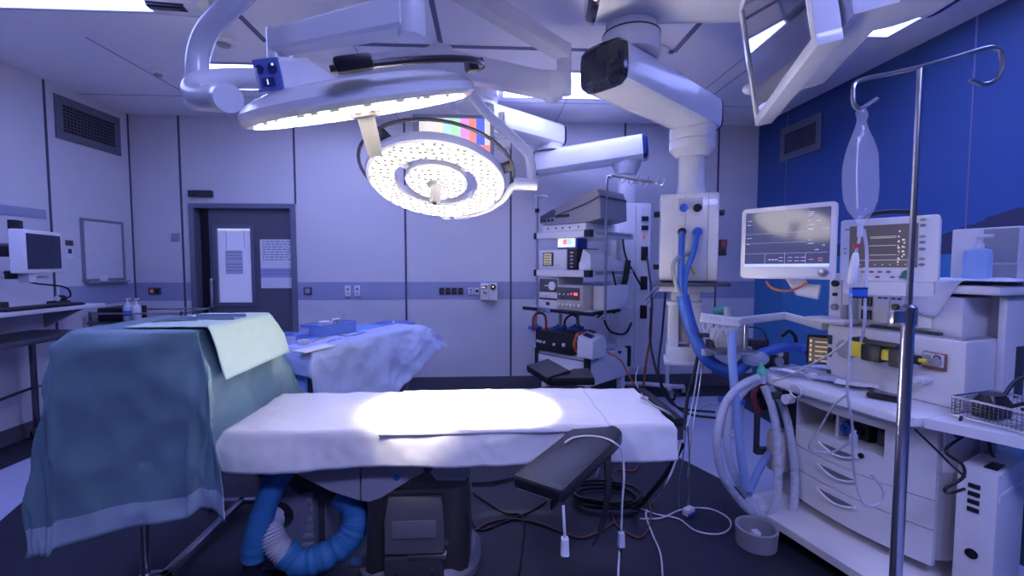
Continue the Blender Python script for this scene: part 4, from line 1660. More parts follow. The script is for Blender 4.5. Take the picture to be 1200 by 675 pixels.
g = MB(); g.tube([s2[-1], s2[-1] + V3((-.004, 0, -.035))], .044, 18, 1)
part('hose_tip', g, black_m, t)

# ================================================================== LEFT WALL: whiteboard, workstation, steel tables
w1, w2 = at(91, 255, X=XL), at(143, 329, X=XL)
wy_a, wy_b, wz_a, wz_b = 4.66, 5.17, 1.315, 1.935
t = thing('whiteboard', 'blank whiteboard in a metal frame on the left wall', 'whiteboard', (XL, 4.9, 1.6))
g = MB(); g.box(XL, XL + .012, wy_a + .02, wy_b - .02, wz_a + .02, wz_b - .02)
part('board', g, pm('board_white', (.66, .66, .72), .3), t, smooth=0)
g = MB()
frame4(g, wy_a, wy_b, wz_a, wz_b, .022, lambda p, q, r, s_: g.box(XL, XL + .022, p, q, r, s_))
part('frame', g, pm('board_frame', (.28, .29, .36), .4, .4), t)
g = MB(); g.box(XL, XL + .06, wy_a + .02, wy_b + .02, wz_a - .018, wz_a - .004, .003)
part('pen_tray', g, mgrey_m, t)
p = at(121, 326, X=XL + .03)
g = MB(); g.box(XL + .014, XL + .05, p.y - .035, p.y + .035, wz_a - .003, wz_a + .055, .004)
single('board_eraser', g, white_m, 'small white eraser standing in the whiteboard tray', 'eraser')
for k, (z0_, z1_, mm) in enumerate(((1.66, 1.71, dgrey_m), (1.54, 1.64, paper_m))):
    g = MB(); g.box(XL, XL + .003, 4.50, 4.58, z0_, z1_)
    if k == 1:
        g.mi = 1; g.box(XL + .003, XL + .004, 4.52, 4.56, 1.585, 1.63)
    single('wall_notice', g, [mm, dgrey_m], ('small dark label on the left wall between monitor and whiteboard', 'small paper notice with a dark picture under the dark label by the monitor')[k], 'notice', smooth=0)

# wall workstation
t = thing('wall_workstation', 'wall rail panel and shelf carrying the computer at the left', 'workstation', (XL, 3.8, 1.1))
g = MB(); g.box(XL + .003, XL + .03, 2.6, 4.30, 1.89, 1.97, .004)
part('upper_rail', g, dado_m, t)
g = MB(); g.box(XL, XL + .02, 2.6, 4.30, 1.38, 1.89, .003)
part('rail_panel', g, wall_m, t)
g = MB(); g.box(XL + .0, XL + .40, 2.6, 4.42, 1.095, 1.125, .006)
part('shelf', g, white_m, t)
for yy in (3.05, 4.25):
    g = MB(); g.prism([(XL, yy, 1.09), (XL + .34, yy, 1.09), (XL, yy, .92)], (0, .02, 0))
    part('bracket', g, mgrey_m, t, smooth=0)
# monitor
mdeg = 105
mL = at(27, 268, Y=3.45)
Mm = frame((mL.x, mL.y, 0), 110)
wM = .53
zt2 = mL.z
hM2 = .32
t = thing('computer_monitor', 'white-framed computer monitor switched off on the left wall arm', 'monitor', (mL.x, mL.y, 0), 110)
g = MB(Mm)
# local x along the screen, local -y towards the room
g.box(0, wM, 0, .085, zt2 - hM2, zt2, .012)
part('housing', g, white_m, t)
g = MB(Mm); g.box(.028, wM - .03, -.003, .004, zt2 - hM2 + .03, zt2 - .028)
part('screen', g, pm('dead_screen', (.035, .04, .075), .25), t, 'dark screen', smooth=0)
g = MB(Mm); g.box(.1, .2, .085, .13, zt2 - .25, zt2 + .07, .006); g.box(.03, .13, .085, .13, zt2 - .36, zt2 - .30, .005)
g.beam([(.15, .11, zt2 - .15), (.12, .20, zt2 - .15)], (.06, .1))
part('wall_arm', g, black_m, t)
g = MB(Mm); g.box(.09, .19, .02, .09, zt2 - hM2 - .07, zt2 - hM2, .012)
part('card_reader', g, white_m, t)
# keyboard, mouse, scanner
p0, p1 = at(14, 358, Z=1.135), at(103, 352.5, Z=1.135)
t = thing('keyboard', 'black keyboard on the wall shelf at left', 'keyboard', (-3.68, 3.95, 1.126), 88)
Mk = frame((-3.68, 3.95, 1.126), 88)
g = MB(Mk); g.box(-.34, .30, -.085, .085, 0, .018, .005)
part('case', g, black_m, t)
g = MB(Mk)
for r in range(5):
    for c in range(26):
        x = -.33 + c * .0238
        g.box(x, x + .019, -.075 + r * .031, -.05 + r * .031, .018, .024)
part('keys', g, dgrey_m, t, smooth=0)
t = thing('scanner_cradle', 'small scanner with a white tag and black cable at the end of the shelf', 'scanner', (-3.78, 4.22, 1.126))
g = MB(); g.box(-3.84, -3.73, 4.16, 4.28, 1.126, 1.165, .012); g.sphere((-3.79, 4.25, 1.18), .04, 1.1, 1, .8)
part('body', g, black_m, t)
g = MB(); g.obox((-3.75, 4.17, 1.185), (.045, .012, .04), Matrix.Rotation(.5, 3, 'Y'), .003)
part('tag', g, paper_m, t, 'white tag')
g = MB(); g.tube([(-3.79, 4.27, 1.18), (-3.78, 4.33, 1.2), (-3.80, 4.30, 1.28), (-3.84, 4.05, 1.33), (-3.86, 3.85, 1.42)], .008, 8)
part('cable', g, black_m, t)
g = MB(); g.box(-3.86, -3.80, 3.74, 3.82, 1.126, 1.19, .01)
single('desk_phone', g, dgrey_m, 'small dark box standing behind the keyboard', 'box')
for k, pts in enumerate(([(-3.93, 3.6, 1.62), (-3.9, 3.4, 1.5), (-3.88, 3.25, 1.62), (-3.9, 3.1, 1.5)], [(-3.90, 3.5, 1.40), (-3.88, 3.3, 1.36), (-3.88, 3.1, 1.44), (-3.9, 2.9, 1.40)])):
    g = MB(); g.tube(pts, .009, 8)
    single('cable', g, black_m, ('black cable looping behind the left monitor, upper', 'black cable under the left monitor, lower')[k], 'cable')
# steel table along the left wall
t = thing('steel_table', 'stainless steel side table on castors along the left wall', 'table', (-3.62, 3.3, 0))
SX0, SX1, SY0, SY1, SZ = -3.87, -3.40, 2.5, 4.06, .93
g = MB(); g.box(SX0, SX1, SY0, SY1, SZ - .045, SZ, .008)
part('tabletop', g, dsteel_m, t)
for (x, y) in ((SX0 + .04, SY1 - .05), (SX1 - .05, SY0 + .08), (SX0 + .04, SY0 + .08), (SX0 + .04, SY1 - .35)):
    if (x, y) == (SX0 + .04, SY1 - .35):
        continue
    g = MB(); g.box(x - .016, x + .016, y - .016, y + .016, .10, SZ - .045, .004)
    lg = part('leg', g, dsteel_m, t)
    caster(lg, (x, y, 0), .045)
g = MB(); g.cyl((SX1 - .05, SY0 + .1, .45), (SX0 + .04, SY1 - .05, .45), .012); g.cyl((SX0 + .04, SY1 - .05, .45), (SX0 + .22, SY1 + .28, .45), .012)
part('rail', g, dsteel_m, t)
# second trolley in the corner
t = thing('steel_trolley', 'stainless trolley in the back left corner carrying bottles', 'trolley', (-3.6, 4.85, 0))
g = MB(); g.box(-3.90, -3.0, 4.62, 5.12, .90, .92, .004)
part('upper_shelf', g, dsteel_m, t)
g = MB(); g.box(-3.88, -3.02, 4.64, 5.10, .33, .35, .004)
part('lower_shelf', g, dsteel_m, t)
for (x, y) in ((-3.88, 4.64), (-3.02, 4.64), (-3.88, 5.10), (-3.02, 5.10)):
    g = MB(); g.cyl((x, y, .09), (x, y, 1.02), .012)
    lg = part('leg', g, dsteel_m, t)
    caster(lg, (x, y, 0), .04)
g = MB()
g.tube([(-3.88, 4.64, 1.0), (-3.02, 4.64, 1.0), (-3.02, 5.10, 1.0), (-3.88, 5.10, 1.0)], .009, 8, 1, True)
part('guard_rail', g, steel_m, t)
g = MB(); g.box(-3.86, -3.60, 4.70, 5.0, .92, 1.05, .01)
single('black_case', g, black_m, 'black box on the corner trolley beside the bottles', 'case')
g = MB(); g.box(-3.84, -3.55, 4.68, 5.05, .35, .72, .01)
single('black_case', g, black_m, 'black box on the lower shelf of the corner trolley', 'case')
for k, px_ in enumerate((150, 160)):
    p = at(px_, 366, Y=4.72)
    t = thing('pump_bottle', ('clear pump bottle with a blue label on the corner trolley', 'white pump bottle on the corner trolley, right of the other one')[k], 'bottle', (p.x, 4.72, .92), 0, None)
    g = MB(); g.lathe([(.036, 0), (.040, .01), (.040, .135), (.030, .155), (.014, .165)], (p.x, 4.72, .92), seg=20)
    part('bottle_body', g, white_m if k else pm('pale_bottle', (.55, .62, .80), .3), t)
    g = MB(); g.lathe([(.016, .165), (.016, .185), (.006, .187), (.006, .215)], (p.x, 4.72, .92), seg=14); g.box(p.x - .012, p.x + .03, 4.712, 4.728, 1.133, 1.145, .003)
    part('pump', g, white_m, t)
    if k == 0:
        g = MB(); g.ring([(.0402, .05), (.0412, .05), (.0412, .10), (.0402, .10)], (p.x, 4.72, .92), seg=20)
        part('label_band', g, bluepl_m, t)
# stool wheel at the far left
g = MB(); t = thing('stool', 'black wheeled stool base cut by the left edge', 'stool', (-3.75, 3.43, 0))
for k in range(5):
    a = 2 * PI * k / 5 + .15
    bx, by = -3.80 + .22 * math.cos(a), 3.20 + .22 * math.sin(a)
    if bx < XL + .05:
        bx = XL + .06
    g = MB(); g.beam([(-3.80, 3.20, .09), (bx, by, .075)], (.03, .025)); lg = part('leg', g, black_m, t)
    caster(lg, (bx, by, 0), .028, .02, 30 * k)
g = MB(); g.cyl((-3.80, 3.20, .08), (-3.80, 3.20, .45), .02); g.lathe([(.10, .42), (.13, .43), (.13, .47), (.10, .48)], (-3.80, 3.20, 0), seg=24)
part('seat', g, vinyl_m, t)
# ================================================================== EQUIPMENT CART
# local frame: +x runs along the right-hand side (away), +y along the front face (to the left), origin = near corner
CM = frame((.905, 4.03, 0), 42)
CL, CW = .72, .60
t = thing('equipment_cart', 'white shelved equipment cart of stacked instruments standing by the back wall', 'cart', (.905, 4.03, 0), 42)
CART = t


def cl(px, py, x=None, y=None, z=None):
    return atl(CM, px, py, x, y, z)


g = MB(CM); g.box(0, CL, 0, CW + .02, .36, .64, .012)
cab = part('cabinet', g, white_m, t)
g = MB(CM); g.box(-.012, .01, .04, CW - .01, .385, .60, .004); 
dr = part('drawer_front', g, white_m, cab)
g = MB(CM); g.box(-.014, -.0, .02, CW, .60, .606)
part('drawer_gap', g, dgrey_m, cab)
for (x, y) in ((0, 0), (CL - .02, 0), (0, CW + .0)):
    g = MB(CM); g.box(x - .02, x + .03, y - .015, y + .03, .45, .655, .005)
    part('corner_buffer', g, black_m, cab)
for x in (.12, .52):
    g = MB(CM)
    g.cyl((x, -.02, .62), (x, .0, .62), .014)
    part('rail_knob', g, black_m, cab)
for (x, y) in ((.06, .06), (CL - .06, .06), (.06, CW - .05), (CL - .06, CW - .05)):
    p = CM @ V3((x, y, 0))
    g = MB(CM); g.box(x - .03, x + .03, y - .03, y + .03, .13, .36, .005)
    fo = part('foot', g, white_m, t)
    caster(fo, p, .06, .025, 42)
shz = (1.745, 1.385, 1.04)
for k, z in enumerate(shz):
    g = MB(CM)
    y1 = CW + (.02 if k < 2 else .09)
    g.box(-.03, CL, -.03, y1, z - (.015 if k < 2 else 0), z + .045 if k < 2 else z + .025, .006)
    sh = part('shelf', g, white_m, t)
    if k == 2:
        g = MB(CM); g.box(-.075, -.035, -.10, y1 + .06, z - .012, z + .022, .008); g.box(-.03, CL * .6, -.07, -.04, z - .01, z + .02, .006)
        part('front_rail', g, black_m, sh)
        g = MB(CM); g.box(-.082, -.07, .38, .54, z - .018, z + .03, .003)
        part('rail_clamp', g, chrome_m, sh)
    else:
        g = MB(CM); g.box(-.036, .02, -.036, .03, z - .017, z + .047, .004)
        part('corner_buffer', g, black_m, sh)
        g = MB(CM); g.box(-.036, .0, y1 - .02, y1 + .012, z - .017, z + .046, .004)
        part('corner_buffer', g, black_m, sh)
        g = MB(CM); g.box(.06, .66, -.042, -.032, z + .008, z + .036, .002); g.cyl((.28, -.05, z + .022), (.28, -.03, z + .022), .016)
        part('side_rail', g, mgrey_m, sh)
# poles: left with hooks, right bending over
g = MB(CM); q = cl(629, 300, x=-.0)
PY = CW + .02
zt0 = cl(629, 228, x=0).z
g.cyl((.0, PY, 1.0), (.0, PY, zt0 - .02), .0125, seg=10)
for a in (0, 1, 2, 3):
    an = a * PI / 2 + .4
    g.tube([(0, PY, zt0 - .02), (.07 * math.cos(an), PY + .07 * math.sin(an), zt0 - .01), (.11 * math.cos(an), PY + .11 * math.sin(an), zt0 - .03), (.12 * math.cos(an), PY + .12 * math.sin(an), zt0 + .01)], .004, 6, 4)
ip = part('infusion_pole', g, steel_m, t, 'slim pole with hooks at the left')
g = MB(CM); z_ = cl(629, 247, x=0).z; g.cyl((0, PY, z_ - .02), (0, PY, z_ + .02), .022)
part('pole_knob', g, black_m, ip)
pz = at(710, 212, Y=3.98).z
a0 = CM.inverted() @ at(709, 375, Y=3.98)
a1 = CM.inverted() @ at(711, 215, Y=3.98)
b1 = CM.inverted() @ at(720, 206, Y=3.98)
b2_ = CM.inverted() @ at(764, 213, Y=3.85)
g = MB(CM); g.tube([a0, a0.lerp(a1, .5), a1, a1.lerp(b1, .6) + V3((0, 0, .012)), b1, b2_], .013, 10, 5)
for f in (.35, .6, .85, 1.0):
    p = b1.lerp(b2_, f)
    for s_ in (-1, 1):
        g.tube([p, p + V3((.02, s_ * .04, -.02)), p + V3((.03, s_ * .08, -.03)), p + V3((.03, s_ * .10, .02))], .0045, 6, 4)
part('infusion_pole', g, steel_m, t, 'bent pole with a row of hooks at the right')


def cdev(name, label, cat, x0, x1, y0, y1, z0, z1, mat, b=.008, group=None):
    tt = thing(name, label, cat, CM @ V3(((x0 + x1) / 2, (y0 + y1) / 2, z0)), 42, group)
    g = MB(CM); g.box(x0, x1, y0, y1, z0, z1, b)
    part('case', g, mat, tt)
    return tt


S0, S1, S2, SB = shz[0] + .047, shz[1] + .047, shz[2] + .027, .642
# top: white flat box and the grey printer on it
tt = cdev('flat_white_box', 'flat white unit between the top cart shelf and the grey printer', 'device', -.02, .46, .02, .53, S0, S0 + .065, white_m)
for y in (.10, .2, .28, .36, .46):
    g = MB(CM)
    g.cyl((-.024, y, S0 + .03), (-.018, y, S0 + .03), .008, seg=8)
    part('socket', g, black_m, tt)
tt = thing('printer', 'grey sloping desktop printer on top of the equipment cart', 'printer', CM @ V3((.2, .2, S0 + .07)), 42)
zb = S0 + .067
pg = pm('printer_grey', (.26, .26, .30), .5)
g = MB(CM)
y0, y1 = -.02, .50


def prof(y, pts):
    return [V3((x, y, z)) for x, z in pts]


# side outline in local y-z (slopes up to the right), extruded along x
out = [(.56, .03), (.55, .10), (.42, .17), (.20, .25), (-.05, .35), (-.10, .35), (-.13, .25), (-.14, .03), (.0, .0), (.5, .0)]
g.loft([[V3((-.03, y, zb + z * .8)) for y, z in out], [V3((.40, y, zb + z * .8)) for y, z in out]])
part('body', g, pg, tt, smooth=20)
g = MB(CM); g.loft([[V3((-.034, y, zb + z * .8)) for y, z in ((.36, .105), (.0, .215), (-.13, .275), (-.135, .255), (.0, .195), (.36, .09))], [V3((.405, y, zb + z * .8)) for y, z in ((.36, .105), (.0, .215), (-.13, .275), (-.135, .255), (.0, .195), (.36, .09))]])
part('lid_seam', g, dgrey_m, tt, smooth=0)
g = MB(CM); g.loft([[V3((-.036, y, zb + z * .8)) for y, z in ((.55, .105), (.40, .172), (.36, .165), (.38, .09), (.54, .06))], [V3((.10, y, zb + z * .8)) for y, z in ((.55, .112), (.40, .182), (.36, .172), (.38, .09), (.54, .06))]])
part('control_panel', g, pm('panel_navy', (.05, .06, .13), .3), tt, smooth=0)
for y in (.40, .445, .49, .53):
    g = MB(CM)
    g.box(-.038, -.03, y - .012, y + .012, zb + .03, zb + .052)
    part('button', g, black_m, tt, smooth=0)
g = MB(CM); g.box(-.036, -.03, .20, .36, zb + .06, zb + .085)
part('paper_slot', g, black_m, tt, smooth=0)
g = MB(CM); g.sphere((.2, .13, zb + .22), .12, 1.2, 1.3, .45)
part('paper_tray', g, hose_m, tt, 'blue domed cover')
# shelf two
tt = cdev('status_display', 'small white status display with red and cyan squares on the middle cart shelf', 'display', .10, .26, .20, .44, S1 + .20, S1 + .33, bluepl_m)
p = None
g = MB(CM); g.box(.092, .10, .225, .43, S1 + .215, S1 + .32); 
g.mi = 1; g.box(.088, .092, .32, .365, S1 + .24, S1 + .29)
g.mi = 2; g.box(.088, .092, .265, .31, S1 + .24, S1 + .29)
part('screen', g, [em('lit_white', (.78, .80, .78), .9), em('lit_red', (.75, .22, .25), .9), em('lit_cyan', (.35, .70, .72), .9)], tt, smooth=0)
g = MB(CM); g.box(.14, .22, .28, .36, S1 + .19, S1 + .21, .003)
part('stand', g, dgrey_m, tt)
tt = cdev('monitor_unit', 'grey instrument with a small amber-green display on the middle cart shelf', 'device', -.01, .4, .24, .58, S1, S1 + .19, offw_m)
g = MB(CM); g.box(-.016, -.008, .40, .53, S1 + .035, S1 + .165, .003)
part('bezel', g, dgrey_m, tt)
g = MB(CM); g.box(-.019, -.015, .42, .515, S1 + .045, S1 + .155)
g.mi = 1
for k in range(4):
    g.box(-.0205, -.019, .435, .505, S1 + .055 + .025 * k, S1 + .062 + .025 * k)
part('screen', g, [em('amber', (.30, .26, .18), .8), dgrey_m], tt, smooth=0)
g = MB(CM); g.cyl((-.03, .35, S1 + .055), (-.01, .35, S1 + .055), .014); g.cyl((-.02, .55, S1 + .03), (-.01, .55, S1 + .03), .008)
part('knob', g, white_m, tt)
tt = cdev('narrow_unit', 'narrow black instrument beside the display unit on the middle cart shelf', 'device', -.01, .35, .13, .23, S1, S1 + .2, black_m)
g = MB(CM)
for k in range(5):
    g.box(-.014, -.01, .165, .20, S1 + .02 + .033 * k, S1 + .036 + .033 * k)
part('keys', g, mgrey_m, tt, smooth=0)
tt = cdev('paper_box', 'low white box with sloping lid at the right of the middle cart shelf', 'box', .0, .55, -.02, .11, S1, S1 + .07, white_m)
g = MB(CM); g.loft([[V3((x, y, S1 + .07)) for x, y in ((.01, -.01), (.54, -.01), (.54, .105), (.01, .105))], [V3((x, y, S1 + z)) for x, y, z in ((.05, .02, .14), (.3, .02, .14), (.3, .10, .19), (.05, .10, .19))]])
part('lid', g, offw_m, tt, smooth=20)
# between shelf two and three
tt = cdev('insufflator', 'grey instrument with a round white dial at the left of the lower cart shelf', 'device', -.005, .4, .345, .585, S2, S2 + .285, offw_m)
g = MB(CM); g.box(-.012, -.004, .355, .575, S2 + .15, S2 + .275, .003)
part('front_panel', g, pm('panel_grey', (.10, .10, .11), .4), tt)
g = MB(CM); g.cyl((-.03, .405, S2 + .21), (-.01, .405, S2 + .21), .042, seg=24)
part('dial', g, white_m, tt)
g = MB(CM); g.box(-.012, -.004, .355, .575, S2 + .075, S2 + .09); g.box(-.012, -.004, .45, .49, S2 + .02, S2 + .05)
part('slot', g, black_m, tt, smooth=0)
for k in range(5):
    g = MB(CM)
    g.cyl((-.012, .40 + .035 * k, S2 + .115), (-.004, .40 + .035 * k, S2 + .115), .009, seg=10)
    part('button', g, white_m, tt)
g = MB(CM); g.box(-.013, -.01, .465, .51, S2 + .205, S2 + .215)
part('nameplate', g, white_m, tt)
tt = cdev('electrosurgical_unit', 'cream grey generator with a red digital readout on the lower cart shelf', 'device', -.04, .40, .03, .33, S2, S2 + .225, pm('warm_grey', (.46, .44, .44), .45))
g = MB(CM); g.box(-.048, -.039, .065, .32, S2 + .09, S2 + .205, .003)
part('front_panel', g, pm('panel_grey', (.10, .10, .11), .4), tt)
g = MB(CM); g.box(-.052, -.047, .085, .125, S2 + .135, S2 + .158); g.box(-.052, -.047, .15, .162, S2 + .14, S2 + .155)
part('readout', g, em('red_led', (1, .12, .08), 1.6), tt, 'red readout')
for k in range(3):
    g = MB(CM)
    g.cyl((-.053, .19 + .05 * k, S2 + .14), (-.047, .19 + .05 * k, S2 + .14), .009, seg=10)
    part('button', g, white_m, tt)
for k in range(6):
    g = MB(CM)
    g.cyl((-.053, .07 + .045 * k, S2 + .045), (-.04, .07 + .045 * k, S2 + .045), .013, seg=12)
    part('output_socket', g, white_m, tt)
tt = cdev('side_box', 'plain white box at the right of the generator on the lower cart shelf', 'box', .10, .52, -.10, .02, S2, S2 + .22, white_m)
tt = cdev('black_amplifier', 'long black instrument with small pale knobs on the cart base', 'device', -.04, .32, .14, .60, SB, SB + .20, black_m)
for y, z in ((.565, .09), (.53, .085), (.48, .085), (.36, .08), (.24, .09)):
    g = MB(CM)
    g.cyl((-.055, y, SB + z), (-.04, y, SB + z), .013 if y > .3 else .018, seg=12)
    part('knob', g, white_m, tt)
tt = thing('warming_device', 'white tabletop device with a sloping dark display on the cart base', 'device', CM @ V3((.0, .02, SB)), 42)
g = MB(CM)
pr = [(-.12, .0), (.09, .0), (.10, .10), (.06, .17), (-.05, .235), (-.10, .21)]
g.loft([[V3((-.05 + .0, y, SB + z)) for y, z in pr], [V3((-.07, y, SB + .012 + z * .93)) for y, z in pr]])
g = MB(CM)
lo = [[V3((x, y, SB + z)) for x, y in ((-.04, -.08), (-.04, .09), (.17, .09), (.17, -.08))] for z in (0, .14)]
lo.append([V3((x, y, z)) for x, y, z in ((-.03, -.07, SB + .155), (-.03, .085, SB + .19), (.15, .085, SB + .23), (.15, -.07, SB + .19))])
g.loft(lo)
part('case', g, white_m, tt, smooth=25)
g = MB(CM); n_ = [V3((.0, -.03, SB + .178)), V3((.0, .06, SB + .198)), V3((.06, .06, SB + .212)), V3((.06, -.03, SB + .19))]
g.loft([n_, [p + V3((0, 0, .004)) for p in n_]]); 
part('display', g, pm('navy_disp', (.03, .04, .12), .2), tt)
g = MB(CM); n_ = [V3((.09, -.0, SB + .21)), V3((.09, .07, SB + .225)), V3((.13, .07, SB + .232)), V3((.13, -.0, SB + .216))]
g.loft([n_, [p + V3((0, 0, .006)) for p in n_]])
part('handle_slot', g, dgrey_m, tt)
g = MB(CM)
g.tube([(-.045 + .02 * math.sin(9 * k), .115 + .012 * (k % 4), SB + .11 + .0 * k) + V3((0, 0, 0)) if False else (.06 + .095 * math.cos(.55 * k), .115 + .006 * (k % 5), SB + .112 + .095 * math.sin(.55 * k)) for k in range(40)], .008, 8, 2)
single('coiled_hose', g, orange_m, 'coil of orange brown hose between the black and the white device on the cart', 'hose')
g = MB(CM); g.lathe([(.10, 0), (.13, .03), (.11, .07), (.05, .09)], (.45, .12, SB), seg=28)
single('clear_dome', g, film_m, 'clear domed plastic cover lying at the back of the cart base', 'cover')
# suction jars hanging from the black rail
for k, (px_, lb) in enumerate(((627, 'suction jar with a blue lid hanging at the left end of the cart rail'), (656, 'suction jar with a blue lid half hidden behind the black instrument'), (676, 'suction jar with a blue lid behind the coiled hose'))):
    p = at(px_, 384, Y=4.52 - .05 * k)
    tt = thing('suction_jar', lb, 'jar', (p.x, p.y, p.z - .17), 0, 'suction jars on the cart')
    g = MB(); g.lathe([(.05, -.17), (.062, -.16), (.066, -.01)], p, seg=22)
    part('jar_body', g, film_m, tt)
    g = MB(); g.lathe([(.070, -.012), (.072, .012), (.04, .02), (.025, .035)], p, seg=22)
    part('lid', g, bluepl_m, tt, 'blue lid')
    g = MB(); g.box(p.x - .015, p.x + .015, p.y - .05, p.y - .03, p.z + .0, p.z + .14, .003)
    part('hanger', g, mgrey_m, tt)
loopsR = [[(625, 388), (625, 372), (632, 367), (639, 371), (640, 389)], [(663, 390), (662, 376), (670, 369), (677, 374), (678, 388)]]
for k, lp in enumerate(loopsR):
    g = MB(); g.tube([at(a, b, Y=4.44) for a, b in lp], .011, 8, 5)
    single('suction_tube', g, red_m if k == 0 else pm('maroon', (.16, .03, .08), .4), ('dark red tube arching over the left suction jar', 'maroon tube arching over the right suction jar')[k], 'tube')

# ---- cables of the cart and pendants


def cable(label, pts, r, mat, name='cable', cat='cable', seg=8, sub=7, group=None):
    g = MB()
    g.tube(pts, r, seg, sub)
    return single(name, g, mat, label, cat, group, smooth=60)


W = lambda lst: [at(a, b, Y=c) for a, b, c in lst]
cable('black cable sagging between cart shelves and far pendant column', W([(729, 272, 4.42), (733, 300, 4.46), (744, 322, 4.5), (753, 338, 4.56)]), .010, black_m)
cable('black cable falling from the second cart shelf to the base', W([(718, 318, 4.2), (722, 345, 4.2), (712, 362, 4.3), (700, 372, 4.4)]), .010, black_m)
cable('thick black cable bundle behind the cart at the middle shelf', W([(736, 305, 4.35), (732, 330, 4.35), (724, 350, 4.35), (718, 366, 4.4)]), .03, black_m)
cable('black cable looping in front of the tall white column', W([(707, 372, 4.45), (715, 388, 4.5), (732, 391, 4.52), (740, 378, 4.55)]), .012, black_m)
cable('orange hose hanging right of the cart down to the floor', W([(762, 360, 4.5), (763, 390, 4.5), (758, 420, 4.5), (754, 452, 4.55)]), .013, orange_m, 'hose', 'hose')
cable('thin orange cable drooping over the right side of the cart base', W([(712, 413, 3.95), (727, 422, 3.95), (737, 440, 3.95), (744, 452, 3.95)]), .008, orange_m)
cable('white cable from the far column to the pendant shelf, upper', W([(757, 352, 4.5), (768, 338, 3.4), (785, 330, 3.1), (797, 325, 2.9)]), .008, wire_m)
cable('white cable from the far column to the pendant shelf, lower', W([(757, 358, 4.5), (772, 340, 3.4), (786, 338, 3.1)]), .007, wire_m)
cable('black cable hanging from the pendant sockets to the floor', W([(758, 300, 4.56), (764, 350, 3.8), (762, 400, 3.7), (775, 450, 3.5), (800, 482, 3.4), (840, 490, 3.3)]), .010, black_m)
cable('second black cable hanging from the pendant sockets to the floor', W([(780, 343, 3.6), (776, 390, 3.6), (772, 440, 3.5), (790, 475, 3.4), (838, 483, 3.3)]), .009, black_m)
cable('black cord hanging from the pendant column to the table end', W([(822, 395, 2.88), (815, 430, 2.8), (806, 465, 2.7), (801, 505, 2.3)]), .011, black_m)
for k, (ln, r, mm, lb) in enumerate((
    ([(799, 272, 2.9), (798, 300, 2.86), (798, 330, 2.84), (801, 352, 2.84)], .018, hose_m, 'straight blue gas hose from the left outlet of the pendant box'),
    ([(817, 274, 2.9), (813, 295, 2.86), (804, 320, 2.84), (802, 350, 2.84)], .018, hose_m, 'blue gas hose from the right outlet of the pendant box'),
    ([(812, 297, 2.9), (798, 300, 2.86), (789, 310, 2.84), (791, 330, 2.84), (800, 350, 2.83)], .013, mgrey_m, 'grey hose curling out of the pendant box beside the blue hoses'),
    ([(800, 346, 2.84), (806, 372, 2.82), (814, 395, 2.8), (826, 418, 2.76), (845, 432, 2.72), (862, 434, 2.7), (876, 424, 2.7), (884, 416, 2.72)], .040, hose_m, 'thick blue hose bundle sweeping from the pendant to the anaesthesia machine'),
)):
    cable(lb, W(ln), r, mm, 'gas_hose', 'hose', 10)
cable('yellow cable dangling at the pendant box shelf', W([(796, 312, 2.9), (808, 312, 2.88), (814, 322, 2.87)]), .008, yellow_m)

# white roll stand by the back wall
t = thing('roll_stand', 'low white castor base of a stand by the back wall behind the pendant', 'stand', (1.95, 4.9, 0))
g = MB()
g.tube([(1.55, 5.10, .10), (1.75, 4.95, .14), (1.98, 4.85, .14), (2.2, 4.95, .10)], .025, 10)
part('base_frame', g, white_m, t)
g = MB(); g.cyl((1.98, 4.86, .13), (1.98, 4.86, .75), .022)
part('post', g, white_m, t)
for p in ((1.55, 5.10, 0), (2.2, 4.95, 0), (1.98, 4.75, 0)):
    caster(t, p, .05)
g = MB(); g.cyl((1.98, 4.86, .14), (1.98, 4.75, .10), .02)
part('leg', g, white_m, t)
# ================================================================== ANAESTHESIA MACHINE
AO = (1.58, 2.72, 0)
AM = frame(AO, -75)
t = thing('anaesthesia_machine', 'large white anaesthesia machine with drawers, worktop and monitors at the right', 'anaesthesia machine', AO, -75)
AN = t
al = lambda px, py, x=None, y=None, z=None: atl(AM, px, py, x, y, z)


def apart(name, mat, parent=None, label=None, **k):
    global g
    return part(name, g, mat, parent or AN, label, **k)


def rr(x0, x1, y0, y1, r, z, n=6):
    """rounded rectangle loop at height z"""
    lp = []
    for cx, cy, a0 in ((x1 - r, y1 - r, 0), (x0 + r, y1 - r, 90), (x0 + r, y0 + r, 180), (x1 - r, y0 + r, 270)):
        for k in range(n + 1):
            a = math.radians(a0 + 90 * k / n)
            lp.append(V3((cx + r * math.cos(a), cy + r * math.sin(a), z)))
    return lp


# base
g = MB(AM)
g.loft([rr(.16, 1.0, -.12, .62, .10, .055), rr(.15, 1.02, -.15, .62, .12, .075), rr(.15, 1.02, -.15, .62, .12, .115), rr(.18, 1.0, -.12, .60, .10, .135)])
bs = apart('base', offw_m)
for x, y in ((.26, -.05), (.92, -.05), (.26, .5), (.92, .5)):
    caster(bs, AM @ V3((x, y, 0)), .027, .02, 30)
# body and drawers (slightly bowed front)


def bow(x):
    return .07 - .05 * (1 - ((x - .64) / .34) ** 2)


DXa, DXb = .335, .955


def front_slab(x0, x1, z0, z1, off=0.0, th=.02, n=10):
    lo = []
    for k in range(n + 1):
        x = x0 + (x1 - x0) * k / n
        y = bow(x) + off
        lo.append([V3((x, y, z0)), V3((x, y, z1)), V3((x, y + th, z1)), V3((x, y + th, z0))])
    return lo


